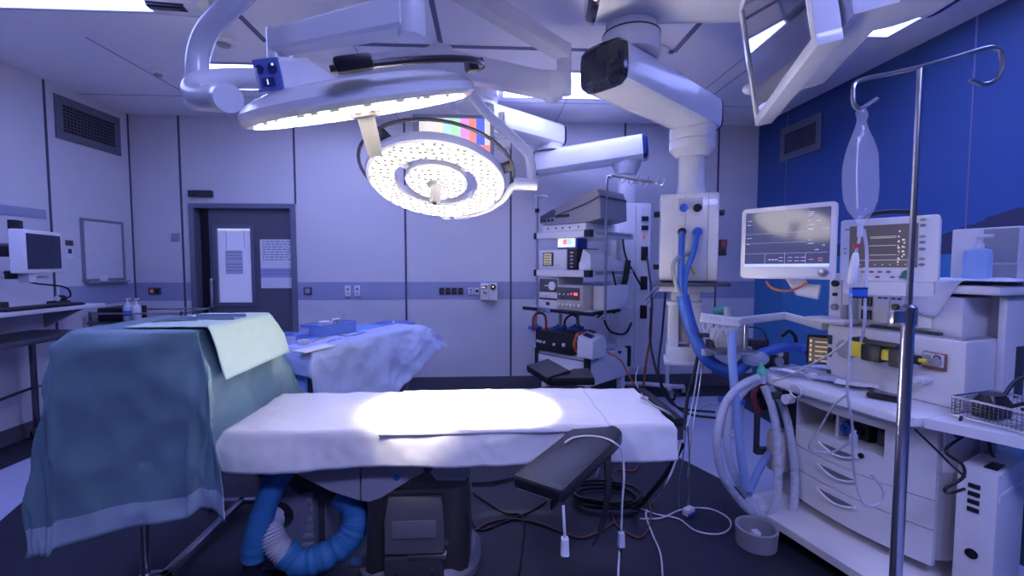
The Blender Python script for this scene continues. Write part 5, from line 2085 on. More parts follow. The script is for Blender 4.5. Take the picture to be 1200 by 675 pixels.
g = MB(AM)
nb = 10
side_pts = [V3((DXa + (DXb - DXa) * k / nb, bow(DXa + (DXb - DXa) * k / nb) + .022, 0)) for k in range(nb + 1)] + [V3((DXb + .04, .16, 0)), V3((DXb + .05, .60, 0)), V3((DXa, .60, 0))]
g.loft([[p + V3((0, 0, .205)) for p in side_pts], [p + V3((0, 0, .60)) for p in side_pts]])
g.box(DXa, DXb + .045, .34, .60, .60, .80)
g.box(DXa, DXa + .015, .09, .35, .60, .79); g.box(DXb - .14, DXb + .04, .10, .35, .60, .79, .004)
body = apart('body', offw_m, smooth=25)
zs = ((.485, .598), (.355, .480), (.195, .350))
for k, (z0, z1) in enumerate(zs):
    g = MB(AM); g.loft(front_slab(DXa, DXb + .03, z0, z1))
    d_ = apart('drawer', offw_m, smooth=25)
    zc = z1 - .035
    xc = .60
    g = MB(AM)
    lo = []
    for i in range(11):
        f = i / 10
        x = xc - .10 + .20 * f
        y = bow(x) - .003
        dep = .032 * math.sin(PI * f)
        lo.append([V3((x, y, zc)), V3((x, y, zc - dep - .002)), V3((x, y + .012, zc - dep - .002)), V3((x, y + .012, zc))])
    g.loft(lo)
    hdl = part('handle_recess', g, pm('recess_grey', (.16, .16, .19), .5), d_, smooth=25)
    g = MB(AM)
    g.tube([(xc - .10 + .2 * i / 10, bow(xc - .10 + .2 * i / 10) - .008, zc - .032 * math.sin(PI * i / 10)) for i in range(11)], .006, 6, 1)
    part('handle', g, white_m, d_)
p = al(1009, 534, y=.02)
g = MB(AM); g.cyl((p.x, bow(p.x) - .006, p.z), (p.x, bow(p.x) + .004, p.z), .013, seg=14)
apart('lock', black_m)
# open bay between drawer and worktop
g = MB(AM); g.loft([rr(DXa + .01, DXb - .14, .0, .33, .01, .605), rr(DXa + .01, DXb - .14, .0, .33, .01, .607)])
g = MB(AM); g.box(DXa + .015, DXb - .14, .33, .34, .60, .79)
apart('bay_back', black_m, smooth=0)
g = MB(AM); g.box(DXa + .20, DXa + .215, .09, .33, .60, .745, .002)
apart('bay_divider', offw_m)
g = MB(AM); g.loft(front_slab(DXa, DXb + .03, .735, .80))
apart('fascia', offw_m, smooth=25)
g = MB(AM); g.loft(front_slab(DXb - .15, DXb + .03, .598, .736))
apart('fascia', offw_m, smooth=25)
g = MB(AM); g.loft(front_slab(DXa, DXa + .012, .598, .736, n=2))
apart('fascia', offw_m, smooth=25)
for k, (x, mm, lb) in enumerate(((.62, black_m, 'black camera-like gadget in the open bay of the anaesthesia machine'), (.555, hose_m, 'small blue spool in the open bay of the anaesthesia machine'), (.74, dgrey_m, 'dark box in the open bay of the anaesthesia machine'))):
    g = MB(AM)
    if k == 0:
        g.box(x - .035, x + .045, .14, .22, .606, .69, .012); g.cyl((x, .12, .65), (x, .15, .65), .026); g.lathe([(.02, 0), (.024, .01)], (x, .108, .65), (0, 1, 0), 16)
    elif k == 1:
        g.cyl((x, .12, .645), (x, .16, .645), .036); g.cyl((x, .10, .645), (x, .18, .645), .014)
    else:
        g.box(x - .045, x + .05, .15, .26, .606, .685, .01); g.cyl((x, .135, .65), (x, .155, .65), .02)
    single(('gadget', 'spool', 'gadget')[k], g, mm, lb, ('gadget', 'spool', 'gadget')[k])
# left lower column with valves, dark interior
g = MB(AM); g.box(.20, DXa - .005, .12, .58, .135, .80, .008)
apart('side_column', mgrey_m)
g = MB(AM); g.box(.205, .325, .10, .12, .45, .78, .004)
apart('valve_panel', dgrey_m)
g = MB(AM); g.cyl((.262, .03, .30), (.262, .03, .48), .05); 
g = MB(AM); g.lathe([(.055, .30), (.06, .32), (.06, .50), (.045, .53)], (.235, .05, 0), seg=22)
apart('absorber', pm('absorber', (.58, .54, .50), .45), None, 'cream absorber canister')
# worktop with a raised lip
g = MB(AM)
wl = lambda z, k: [V3((x, y, z)) for x, y in ((.10 - k, .06), (.12 - k * .7, .0 - k * .6), (.20, -.035 - k), (.35, -.045 - k), (.55, -.05 - k), (.75, -.055 - k), (.88, -.055 - k), (.955 + k, -.035 - k), (.985 + k, .03), (.985 + k, .62), (.10 - k, .62))]
g.loft([wl(.795, -.02), wl(.81, .0), wl(.845, .0), wl(.855, -.008)])
wt = apart('worktop', white_m, smooth=40)
g = MB(AM)
p = al(910, 434, z=.857); g.lathe([(.045, .855), (.045, .858), (.036, .8585)], (p.x, p.y, 0), seg=24)
p = al(933, 430, z=.857); 
part('cup_recess', g, mgrey_m, wt)
g = MB(AM); p = al(932, 458, y=-.06); g.ring([(.032, -.004), (.036, -.004), (.036, .004), (.032, .004)], (p.x, p.y, p.z), (0, 1, .1), seg=28)
part('lip_ring', g, white_m, wt)
for (px_, py_, r) in ((912, 459, .022), (926, 463, .026)):
    p = al(px_, py_, y=-.04)
    g = MB(AM); g.cyl((p.x, -.075, p.z - .02), (p.x, -.03, p.z - .02), r, seg=20)
    apart('port', white_m if r > .025 else dgrey_m)

# side shelf to the right
g = MB(AM)
sl = lambda z: [V3((x, y, z)) for x, y in ((.99, -.03), (1.12, .02), (1.36, .10), (1.40, .55), (.99, .58))]
g.loft([sl(.815), sl(.855)])
ss = apart('side_shelf', white_m)
p = al(1128, 497, y=0.03)
g = MB(AM); g.box(1.06, 1.14, -.006, .0, .83, .838, .001)
g = MB(AM); g.box(1.02, 1.05, .30, .34, .13, .815, .004)
part('shelf_post', g, mgrey_m, ss)
# upper body
UX0, UX1 = .37, .99
g = MB(AM); g.box(UX0, UX1, .22, .68, .855, 1.16, .02)
ub = apart('upper_body', offw_m)
g = MB(AM); g.box(UX0 + .02, UX1 - .02, .235, .66, 1.155, 1.165, .004)
part('body_seam', g, mgrey_m, ub)
g = MB(AM); g.box(.99, 1.02, .42, .68, .80, 1.35, .01); g.box(.72, 1.0, .50, .70, 1.15, 1.36, .01)
part('rear_column', g, offw_m, ub)
g = MB(AM); g.box(1.018, 1.025, .50, .56, .90, 1.13, .004)
part('cable_slot', g, dgrey_m, ub)
# vaporiser recess and yellow clamp
p = al(991, 407, y=.20)
g = MB(AM); g.cyl((p.x, .195, p.z - .01), (p.x, .23, p.z - .01), .05, seg=26)
part('recess_dial', g, mgrey_m, ub)
va, vb = al(998, 408, y=.15), al(1052, 413, y=.15)
zc = (va.z + vb.z) / 2
g = MB(AM); g.box(va.x, va.x + .085, .12, .21, zc - .045, zc + .035, .012); g.box(va.x + .15, va.x + .20, .12, .20, zc - .035, zc + .015, .01)
vp = apart('vaporiser', yellow_m, None, 'yellow and black vaporiser')
g = MB(AM); g.box(va.x + .07, va.x + .16, .11, .20, zc - .052, zc + .03, .01); g.box(va.x + .19, va.x + .25, .115, .20, zc - .06, zc + .03, .012); g.cyl((va.x + .03, .13, zc + .03), (va.x + .03, .19, zc + .03), .025); g.cyl((va.x + .25, .15, zc - .01), (va.x + .30, .15, zc - .01), .022); g.box(va.x + .02, va.x + .22, .125, .17, zc + .028, zc + .05, .006)
part('vaporiser_dial', g, black_m, vp)
g = MB(AM); g.cyl((va.x + .29, .15, zc - .01), (va.x + .33, .15, zc - .01), .01)
part('vaporiser_key', g, yellow_m, vp)
# gauge panel
pa, pb = al(1083, 411, y=.215), al(1109, 436, y=.215)
x0, x1, z0, z1 = pa.x, pb.x, pb.z, pa.z
g = MB(AM); g.box(x0, x1, .205, .222, z0, z1, .004)
gp = part('gauge_panel', g, pm('gauge_border', (.28, .12, .10), .5), ub)
g = MB(AM); g.box(x0 + .005, x1 - .005, .202, .206, z0 + .018, z1 - .005)
part('gauge_face', g, white_m, gp)
g = MB(AM); g.cyl((x1 - .03, .185, z0 + .04), (x1 - .03, .203, z0 + .04), .02); g.box(x0 + .012, x0 + .035, .196, .203, z0 + .035, z1 - .012, .002)
part('gauge_knob', g, mgrey_m, gp)
g = MB(AM); g.ring([(.010, 0), (.014, 0), (.014, .004), (.010, .004)], (x1 - .028, .2, z1 - .022), (0, -1, 0), 16)
part('gauge_dial', g, dgrey_m, gp)
p = al(1086, 443, y=.21)
g = MB(AM); g.cyl((p.x, .16, p.z - .005), (p.x, .225, p.z - .005), .022); g.cyl((p.x, .13, p.z - .005), (p.x, .16, p.z - .005), .012)
part('outlet_port', g, offw_m, ub)
p0_ = al(975, 395, y=.21)
g = MB(AM)
for k, z in enumerate((1.05, .98, .885)):
    g.box(UX0 + .012, UX0 + .034, .214, .222, z, z + .05 if k < 2 else z + .022, .002)
part('side_switch', g, dgrey_m, ub)
# knob column left, module rack
g = MB(AM); g.box(.335, .475, .26, .45, 1.16, 1.44, .03)
kc = apart('knob_column', offw_m)
g = MB(AM); g.box(.36, .42, .252, .262, 1.19, 1.41, .003)
part('knob_plate', g, white_m, kc)
for z, r, mm in ((1.385, .018, black_m), (1.325, .010, black_m), (1.255, .018, mgrey_m)):
    g = MB(AM); g.cyl((.39, .235, z), (.39, .255, z), r, seg=18)
    part('knob', g, mm, kc)
g = MB(AM); g.box(.43, .455, .25, .262, 1.36, 1.40, .003); g.box(.43, .455, .25, .262, 1.19, 1.27, .003)
part('side_plate', g, mgrey_m, kc)
g = MB(AM); g.box(.475, .93, .30, .55, 1.16, 1.345, .015)
rk = apart('module_rack', offw_m)
for k in range(4):
    x = .58 + .062 * k
    g = MB(AM); g.box(x, x + .058, .285, .30, 1.19, 1.335, .004)
    md = part('module', g, white_m, rk)
    if k < 2:
        g = MB(AM); g.box(x + .006, x + .024, .282, .286, 1.315, 1.325); g.box(x + .032, x + .05, .282, .286, 1.315, 1.325)
        part('module_led', g, bluepl_m, md)
    if k == 1:
        g = MB(AM); g.cyl((x + .029, .272, 1.28), (x + .029, .286, 1.28), .016)
        part('module_port', g, black_m, md)
for q in ((.50, 1.29), (.50, 1.22)):
    g = MB(AM)
    g.box(q[0], q[0] + .05, .29, .30, q[1] - .02, q[1] + .03, .004)
    part('rack_socket', g, black_m, rk)
g = MB(AM); g.box(.56, .86, .27, .30, 1.165, 1.178, .002)
part('rack_lip', g, dgrey_m, rk)
g = MB(AM); g.box(.70, .745, .235, .25, 1.135, 1.152, .002)
part('latch', g, mgrey_m, ub)
# flat arm rest left of the column
g = MB(AM); g.box(.27, .50, .17, .30, 1.165, 1.195, .014)
apart('side_ledge', white_m)
# top shelf
g = MB(AM); g.box(.46, 1.06, .28, .85, 1.36, 1.40, .02)
tp = apart('top_shelf', offw_m)
# articulated rail carrying the hose holder
ra, rb_ = AM @ V3((.36, .22, 1.185)), at(861, 376, Y=2.62)
Z_ = rb_.z
rb_ = at(858, 377, Y=2.66)
g = MB(); g.beam([(ra.x, ra.y, rb_.z), at(920, 370, Y=2.72), rb_], (.05, .045), e=6)
rl = apart('support_arm', white_m)
pp = at(874, 380, Y=2.68)
pq = at(874, 409, Y=2.68)
g = MB(); g.cyl((pp.x, pp.y, pp.z), (pp.x, pp.y, pq.z), .014)
apart('support_post', steel_m)
g = MB(); q = at(858, 409, Y=2.66); g.box(q.x - .14, q.x + .12, 2.58, 2.76, q.z - .02, q.z, .006)
apart('post_plate', steel_m)

# hose holder: white comb with clips (hose tree)
ha, hb = at(822, 372, Y=2.64), at(866, 378, Y=2.60)
t = thing('hose_holder', 'white comb-like hose holder with a row of clips on the support arm', 'hose holder', ((ha.x + hb.x) / 2, 2.62, ha.z - .05))
g = MB(); g.beam([ha, hb], (.05, .055), e=8)
part('comb_bar', g, white_m, t)
g = MB()
for k in range(8):
    p = ha.lerp(hb, (k + .5) / 8)
    g.obox(p + V3((0, -.027, .008)), (.016, .006, .022), None, .002)
part('comb_teeth', g, offw_m, t)
for k in range(5):
    p = ha.lerp(hb, (k + .6) / 5.2) + V3((0, 0, -.028))
    g = MB(); g.tube([p + V3((-.012, 0, 0)), p + V3((-.015, 0, -.03)), p + V3((.012, 0, -.062))], .004, 6, 4)
    g.tube([p + V3((.012, 0, 0)), p + V3((.015, 0, -.03)), p + V3((-.012, .006, -.062))], .004, 6, 4)
    part('clip', g, white_m, t)
p = at(849, 366, Y=2.66)
t = thing('breathing_mask', 'green silicone mask with a clear connector lying on the hose holder', 'mask', p)
g = MB(); g.sphere(p + V3((0, .03, .005)), .055, 1, .8, .6)
part('mask_shell', g, teal_m, t)
g = MB(); g.cyl(p + V3((.005, -.02, -.02)), p + V3((.005, -.02, .03)), .018)
part('connector', g, white_m, t)
# suction regulators beside the holder
p = at(843, 400, Y=2.75)
t = thing('suction_regulator', 'pale round suction regulator with a black valve under the hose holder', 'regulator', p)
g = MB(); g.cyl(p + V3((.02, -.03, 0)), p + V3((.02, .04, 0)), .075, seg=30); g.box(p.x - .03, p.x + .15, p.y - .02, p.y + .06, p.z - .07, p.z + .075, .01)
part('body', g, offw_m, t)
g = MB(); g.ring([(.055, -.036), (.066, -.036), (.066, -.028), (.055, -.028)], p + V3((.02, 0, 0)), (0, 1, 0), 30)
part('dial_ring', g, white_m, t)
g = MB(); g.box(p.x - .075, p.x - .02, p.y - .03, p.y + .03, p.z - .06, p.z + .01, .006); g.cyl(p + V3((-.13, 0, .04)), p + V3((-.06, 0, .04)), .014)
part('valve', g, dgrey_m, t)
g = MB(); g.box(p.x - .07, p.x - .03, p.y - .02, p.y + .02, p.z + .02, p.z + .09, .006)
part('fitting', g, white_m, t)
g = MB(); g.box(p.x - .12, p.x - .05, p.y - .03, p.y + .0, p.z - .085, p.z - .045, .006)
part('fitting', g, white_m, t)
p = at(905, 408, Y=2.86)
t = thing('gas_block', 'dark boxy gas block behind the worktop with a black gooseneck', 'device', (p.x, p.y, p.z - .1))
g = MB(); g.box(p.x - .08, p.x + .10, p.y - .03, p.y + .10, p.z - .14, p.z + .01, .01); g.box(p.x - .15, p.x - .02, p.y + .0, p.y + .08, p.z + .01, p.z + .055, .006)
part('body', g, dgrey_m, t)
g = MB(); g.cyl((p.x + .02, p.y - .05, p.z - .08), (p.x + .02, p.y - .03, p.z - .08), .03); g.cyl((p.x + .02, p.y - .06, p.z - .03), (p.x + .02, p.y - .03, p.z - .03), .018)
part('knob', g, offw_m, t)
g = MB(); g.tube(W([(933, 405, 2.86), (932, 395, 2.86), (925, 388, 2.86), (916, 394, 2.86)]), .012, 8)
part('gooseneck', g, black_m, t)
g = MB(); g.tube(W([(866, 395, 2.86), (876, 384, 2.86), (892, 386, 2.86), (899, 398, 2.86), (900, 412, 2.86)]), .005, 6)
single('thin_cable', g, dgrey_m, 'thin grey cable arching behind the support post', 'cable')
# clear suction dome in front
p = at(885, 420, Y=2.62)
g = MB(); g.sphere(p, .065, 1.25, 1, .75, 20)
single('breathing_bag', g, film_m, 'crumpled clear plastic breathing bag at the left tip of the worktop', 'bag')
g = MB(); g.tube(W([(884, 417, 2.66), (902, 411, 2.64), (920, 407, 2.62), (938, 408, 2.60), (947, 413, 2.56)]), .028, 10, 6)
single('gas_hose', g, hose_m, 'thick blue hose arching along the back of the worktop', 'hose', smooth=60)
# dark display left of the body
p = at(960, 407, Y=2.50)
t = thing('small_display', 'small dark framed display glowing amber beside the machine body', 'display', (p.x, p.y, p.z - .09))
M = frame((p.x, p.y, 0), -35)
g = MB(M); g.box(-.06, .06, 0, .03, p.z - .10, p.z + .07, .006)
part('frame', g, black_m, t)
g = MB(M); g.box(-.05, .05, -.003, .001, p.z - .09, p.z + .055)
g.mi = 1
for k in range(5):
    g.box(-.046, -.036, -.005, -.003, p.z - .08 + .027 * k, p.z - .065 + .027 * k)
    g.box(-.02, .045, -.005, -.003, p.z - .08 + .027 * k, p.z - .074 + .027 * k)
part('screen', g, [em('amber_dark', (.10, .08, .07), .7), em('amber_line', (.55, .42, .22), .8)], t, smooth=0)

# Y-piece and corrugated breathing hoses
yp = at(893, 439, Y=2.50)
t = thing('breathing_circuit', 'corrugated clear breathing hoses looping down from a green connector', 'breathing hose', (yp.x, yp.y, .1))
g = MB(); g.lathe([(.028, 0), (.03, .02), (.022, .035), (.014, .05), (.014, .065)], yp, (-.15, 0, 1), 18)
part('connector', g, teal_m, t, 'green connector')
g = MB(); g.cyl(yp + V3((0, 0, -.05)), yp + V3((0, 0, 0)), .022)
part('y_piece', g, tubec_m, t)


def corr(f, r, n):
    return r * (1 + .06 * math.sin(f * 2 * PI * n))


hs = (([(889, 442, 2.48), (868, 452, 2.46), (849, 475, 2.44), (840, 515, 2.42), (846, 555, 2.41), (866, 585, 2.40), (884, 602, 2.38), (905, 609, 2.34)], .0215),
      ([(889, 446, 2.50), (872, 458, 2.50), (858, 480, 2.48), (852, 520, 2.47), (860, 555, 2.46), (876, 582, 2.44), (894, 600, 2.40), (920, 610, 2.36)], .0205),
      ([(895, 452, 2.46), (904, 475, 2.42), (911, 510, 2.38), (912, 550, 2.36), (910, 585, 2.35), (902, 604, 2.35), (888, 600, 2.37), (874, 584, 2.42)], .0215),
      ([(901, 452, 2.48), (917, 475, 2.46), (926, 510, 2.42), (931, 550, 2.38), (930, 590, 2.36), (920, 608, 2.36), (905, 606, 2.38), (885, 588, 2.44)], .0215))
for pts, r in hs:
    P_ = spline(W(pts), 40)
    g = MB(); g.tube(P_, r, 12, 1, rfun=lambda f, r=r: corr(f, r, 70))
    part('corrugated_hose', g, tubec_m, t, smooth=70)
cable('light blue tube hanging from the hose holder in front of the clear hoses', W([(858, 388, 2.56), (858, 420, 2.52), (862, 470, 2.46), (868, 530, 2.40), (874, 575, 2.36)]), .023, pm('pale_blue_tube', (.30, .42, .78), .4, alpha=.85), 'breathing_tube', 'tube', 12)
cable('light blue tube rising from the floor to the machine column', W([(877, 578, 2.38), (885, 560, 2.44), (894, 542, 2.48), (903, 530, 2.50)]), .021, pm('pale_blue_tube', (.30, .42, .78), .4, alpha=.85), 'breathing_tube', 'tube', 12)
# graduated clear canister
p = at(856, 512, Y=2.62)
t = thing('suction_canister', 'clear graduated suction canister hanging behind the breathing hoses', 'canister', p)
g = MB(); g.beam([p, p + V3((0, 0, .21))], (.13, .10), up=(0, 1, 0), e=4)
part('canister_body', g, film_m, t)
g = MB(); g.beam([p + V3((0, 0, .21)), p + V3((0, 0, .235))], (.14, .11), up=(0, 1, 0), e=4)
part('lid', g, hose_m, t)
g = MB()
for k in range(6):
    g.box(p.x - .025, p.x + .025, p.y - .053, p.y - .0505, p.z + .03 + .026 * k, p.z + .035 + .026 * k)
part('graduation_marks', g, white_m, t, smooth=0)
# pole that carries it
p = at(886, 530, Y=2.62)
t = thing('canister_stand', 'dark metal post and bracket beside the clear suction canister', 'stand', (p.x, 2.62, .1))
g = MB(); g.cyl((p.x, 2.62, p.z), (p.x, 2.62, .86), .017); g.box(p.x - .01, p.x + .16, 2.60, 2.64, p.z - .01, p.z + .03, .006)
part('post', g, dsteel_m, t)
g = MB(); g.box(p.x + .0, p.x + .09, 2.58, 2.66, .62, .77, .01); g.box(p.x - .05, p.x + .0, 2.6, 2.65, .68, .74, .01)
part('clamp', g, black_m, t)
g = MB(); g.tube([(p.x - .02, 2.56, .80), (p.x - .07, 2.55, .72), (p.x - .03, 2.55, .62)], .018, 8)
part('clamp_grip', g, pm('dark_red', (.22, .04, .06), .4), t)
# waste bin ring on the floor
p = at(888, 636, Z=0)
p = V3((1.425, 2.27, 0))
t = thing('floor_bin', 'open grey cylindrical holder on the floor at the foot of the anaesthesia machine', 'bin', p)
g = MB(); g.ring([(.085, 0), (.098, 0), (.104, .10), (.098, .105), (.090, .10), (.082, .012)], p, seg=40); g.lathe([(.086, .0), (.086, .012)], p, seg=40)
part('body', g, mgrey_m, t)
g = MB(); g.box(p.x - .02, p.x + .015, p.y - .02, p.y + .02, .012, .075, .004)
part('insert', g, white_m, t)

# ---- patient monitor (left, tilted)


def monitor(name, label, corners, dep, build):
    """corners: TL, TR, BR, BL world points of the front face (facing the viewer side)"""
    TL, TR, BR, BL = corners
    u = ((TR - TL) + (BR - BL)).normalized()
    v = ((TL - BL) + (TR - BR)).normalized()
    nrm = u.cross(v).normalized()     # towards the viewer
    v = nrm.cross(u)
    c = (TL + TR + BR + BL) / 4
    w = ((TR - TL).length + (BR - BL).length) / 2
    h = ((TL - BL).length + (TR - BR).length) / 2
    t = thing(name, label, 'patient monitor', c - v * h / 2)
    F = Matrix((( *u,), (*v,), (*nrm,))).transposed().to_4x4()
    M = Matrix.Translation(c) @ F
    build(t, M, w, h)
    return t, M, w, h


def rrl(w, h, r, z, cx=0, cy=0, n=5):
    lp = []
    for sx, sy, a0 in ((1, 1, 0), (-1, 1, 90), (-1, -1, 180), (1, -1, 270)):
        for k in range(n + 1):
            a = math.radians(a0 + 90 * k / n)
            lp.append(V3((cx + sx * (w / 2 - r) + r * math.cos(a), cy + sy * (h / 2 - r) + r * math.sin(a), z)))
    return lp


scr_m = em('screen_violet', (.045, .05, .12), .55)
MATS['scr'] = scr_m
scr_m.node_tree.nodes['Principled BSDF'].inputs['Roughness'].default_value = .09
scr_m.node_tree.nodes['Principled BSDF'].inputs['Specular IOR Level'].default_value = 1.0
trace_m = em('trace_pale', (.50, .53, .75), .5)
bar_m = em('menu_bar', (.45, .5, .75), .8)
mred_m = em('trace_red', (.7, .2, .15), .8)


def seg_num(g, x, y, s, z):
    """three short dashes like a blank reading"""
    for k in range(3):
        g.box(x + k * s * 1.3, x + k * s * 1.3 + s, y, y + s * .35, z, z + .0006)


def build1(t, M, w, h):
    g = MB(M)
    g.loft([rrl(w * .90, h * .88, .03, -.075), rrl(w * .97, h * .97, .028, -.03), rrl(w, h, .022, -.012), rrl(w, h, .022, -.002), rrl(w * .975, h * .97, .02, .002)])
    part('housing', g, white_m, t, smooth=40)
    sx0, sx1, sy0, sy1 = -w / 2 + .022, w / 2 - .024, -h / 2 + .058, h / 2 - .022
    g = MB(M); g.box(sx0, sx1, sy0, sy1, -.002, .0035)
    part('screen', g, scr_m, t, 'dark violet screen with pale traces', smooth=0)
    sw, sh = sx1 - sx0, sy1 - sy0
    g = MB(M)
    z = .0035
    for f, x1 in ((.43, .74), (.60, .72), (.24, .98)):
        n = 40
        for k in range(n):
            xa = sx0 + sw * x1 * k / n
            yy = sy0 + sh * f + .0012 * math.sin(k * 1.7)
            g.box(xa, xa + sw * x1 / n, yy, yy + .0010, z, z + .0006)
    for fx in (.26, .50, .74):
        g.box(sx0 + sw * fx, sx0 + sw * fx + .001, sy0 + sh * .06, sy0 + sh * .24, z, z + .0006)
    rnd = random.Random(5)
    for k in range(16):
        fx, fy = rnd.choice((.02, .76, .84, .92)), rnd.uniform(.27, .95)
        g.box(sx0 + sw * fx, sx0 + sw * (fx + rnd.uniform(.03, .07)), sy0 + sh * fy, sy0 + sh * fy + .003, z, z + .0006)
    seg_num(g, sx0 + sw * .30, sy0 + sh * .12, .012, z)
    for fx in (.43, .54, .62, .69):
        for fy in (.10, .16):
            g.box(sx0 + sw * fx, sx0 + sw * (fx + .05), sy0 + sh * fy, sy0 + sh * fy + .0025, z, z + .0006)
    part('traces', g, trace_m, t, smooth=0)
    g = MB(M); g.box(sx0, sx1, sy0, sy0 + sh * .055, z, z + .0005)
    part('menu_bar', g, bar_m, t, smooth=0)
    g = MB(M)
    for fx, fy in ((.78, .12), (.88, .14), (.88, .10)):
        g.box(sx0 + sw * fx, sx0 + sw * (fx + .05), sy0 + sh * fy, sy0 + sh * fy + .0025, z, z + .0008)
    part('red_readings', g, mred_m, t, smooth=0)
    g = MB(M)
    g.lathe([(.020, .0), (.020, .012), (.016, .02), (.006, .022)], (w / 2 - .045, -h / 2 + .03, .001), seg=24)
    part('dial_knob', g, steel_m, t)
    g = MB(M); g.beam([(0, -h / 2 + .05, -.06), (.05, -h / 2 - .05, -.09), (.12, -h / 2 - .06, -.10)], (.07, .05))
    part('mount', g, offw_m, t)


ca_ = (at(869, 247, Y=2.288), at(981, 234, Y=1.961), at(980, 329, Y=1.945), at(868, 325, Y=2.27))
t1m, Mm1, w1m, h1m = monitor('patient_monitor', 'left patient monitor, tilted white frame with a violet screen reflecting the lamp', ca_, .08, build1)
cable('orange cable loop hanging under the left patient monitor', W([(898, 330, 2.10), (905, 338, 2.08), (922, 341, 2.05), (938, 336, 2.03), (946, 330, 2.02)]), .006, orange_m, sub=8)


def build2(t, M, w, h):
    g = MB(M)
    g.loft([rrl(w * .92, h * .92, .02, -.13), rrl(w * .99, h * .98, .018, -.10), rrl(w, h, .014, -.012), rrl(w, h, .014, -.002), rrl(w * .98, h * .975, .012, .002)])
    part('housing', g, white_m, t, smooth=40)
    sx0, sx1, sy0, sy1 = -w / 2 + .105 * w, w / 2 - .20 * w, -h / 2 + .225 * h, h / 2 - .11 * h
    g = MB(M); g.box(sx0, sx1, sy0, sy1, -.002, .0035)
    part('screen', g, em('screen_brown', (.075, .065, .075), .6), t, 'dark brownish screen with pale traces', smooth=0)
    sw, sh = sx1 - sx0, sy1 - sy0
    g = MB(M)
    z = .0035
    for f, x0, x1 in ((.72, .32, .70), (.69, .32, .70), (.51, .30, .70), (.29, .32, .70), (.17, .02, .98)):
        g.box(sx0 + sw * x0, sx0 + sw * x1, sy0 + sh * f, sy0 + sh * f + .0018, z, z + .0006)
    rnd = random.Random(8)
    for k in range(24):
        fx, fy = rnd.choice((.72, .73, .78, .80, .88)), rnd.uniform(.04, .86)
        g.box(sx0 + sw * fx, sx0 + sw * (fx + rnd.uniform(.015, .04)), sy0 + sh * fy, sy0 + sh * fy + rnd.uniform(.002, .008), z, z + .0006)
    for k in range(8):
        fx = .06 + .11 * k
        g.box(sx0 + sw * fx, sx0 + sw * (fx + .02), sy0 + sh * .06, sy0 + sh * .06 + .003, z, z + .0006)
    part('traces', g, em('trace_cream', (.60, .56, .50), .65), t, smooth=0)
    cols = [pm('key_olive', (.35, .36, .14), .4), pm('key_slate', (.20, .24, .28), .4), pm('key_red', (.34, .12, .12), .4), pm('key_sand', (.40, .34, .26), .4)]
    for k, (yy, ci) in enumerate(((.13, 0), (.105, 1), (.055, 3), (.03, 1), (.0, 1), (-.045, 3), (-.07, 1))):
        g = MB(M); g.beam([(w / 2 - .055, yy * h / .30, .001), (w / 2 - .055, yy * h / .30, .006)], (.022, .012), up=(0, 1, 0), e=2.2, seg=16)
        part('side_key', g, cols[ci], t)
    for k, (fx, fy, ci) in enumerate(((-.15, .045, 1), (-.11, .045, 3), (-.07, .045, 2), (-.03, .045, 1), (.01, .045, 2), (-.04, .022, 2), (.03, .022, 1), (.07, .022, 1), (-.16, .022, 2))):
        g = MB(M); g.beam([(fx * w / .46, -h / 2 + fy, .001), (fx * w / .46, -h / 2 + fy, .006)], (.018, .010), up=(0, 1, 0), e=2.2, seg=14)
        part('front_key', g, cols[ci], t)
    g = MB(M); g.beam([(-w / 2 + .028, h / 2 - .045, .001), (-w / 2 + .028, h / 2 - .045, .006)], (.02, .008), up=(0, 1, 0)); g.beam([(-w / 2 + .02, .01, .001), (-w / 2 + .02, .01, .006)], (.012, .008), up=(0, 1, 0)); g.beam([(-w / 2 + .02, -.012, .001), (-w / 2 + .02, -.012, .006)], (.012, .008), up=(0, 1, 0))
    part('left_keys', g, mgrey_m, t)
    g = MB(M); g.lathe([(.019, 0), (.019, .016), (.015, .022), (.005, .024)], (w / 2 - .10, -h / 2 + .035, .001), seg=24)
    part('dial_knob', g, pm('dark_green', (.03, .16, .13), .35), t, 'dark green dial')
    g = MB(M)
    g.tube([(-w * .3, h / 2 - .01, -.11), (-w * .25, h / 2 + .025, -.11), (0, h / 2 + .035, -.11), (w * .25, h / 2 + .02, -.11), (w * .28, h / 2 - .01, -.11)], .010, 8)
    part('carry_handle', g, black_m, t)
    g = MB(M); g.loft([rrl(w * .9, .06, .01, -.12, .0, -h / 2 - .03), rrl(w * .92, .06, .01, .0, .0, -h / 2 - .03)])
    part('foot_tray', g, offw_m, t)


cb_ = (at(986, 259, Y=2.06), at(1104, 250, Y=1.80), at(1099, 332, Y=1.80), at(983, 329, Y=2.06))
monitor('patient_monitor', 'right patient monitor with rows of coloured keys and a dark green dial', cb_, .13, build2)

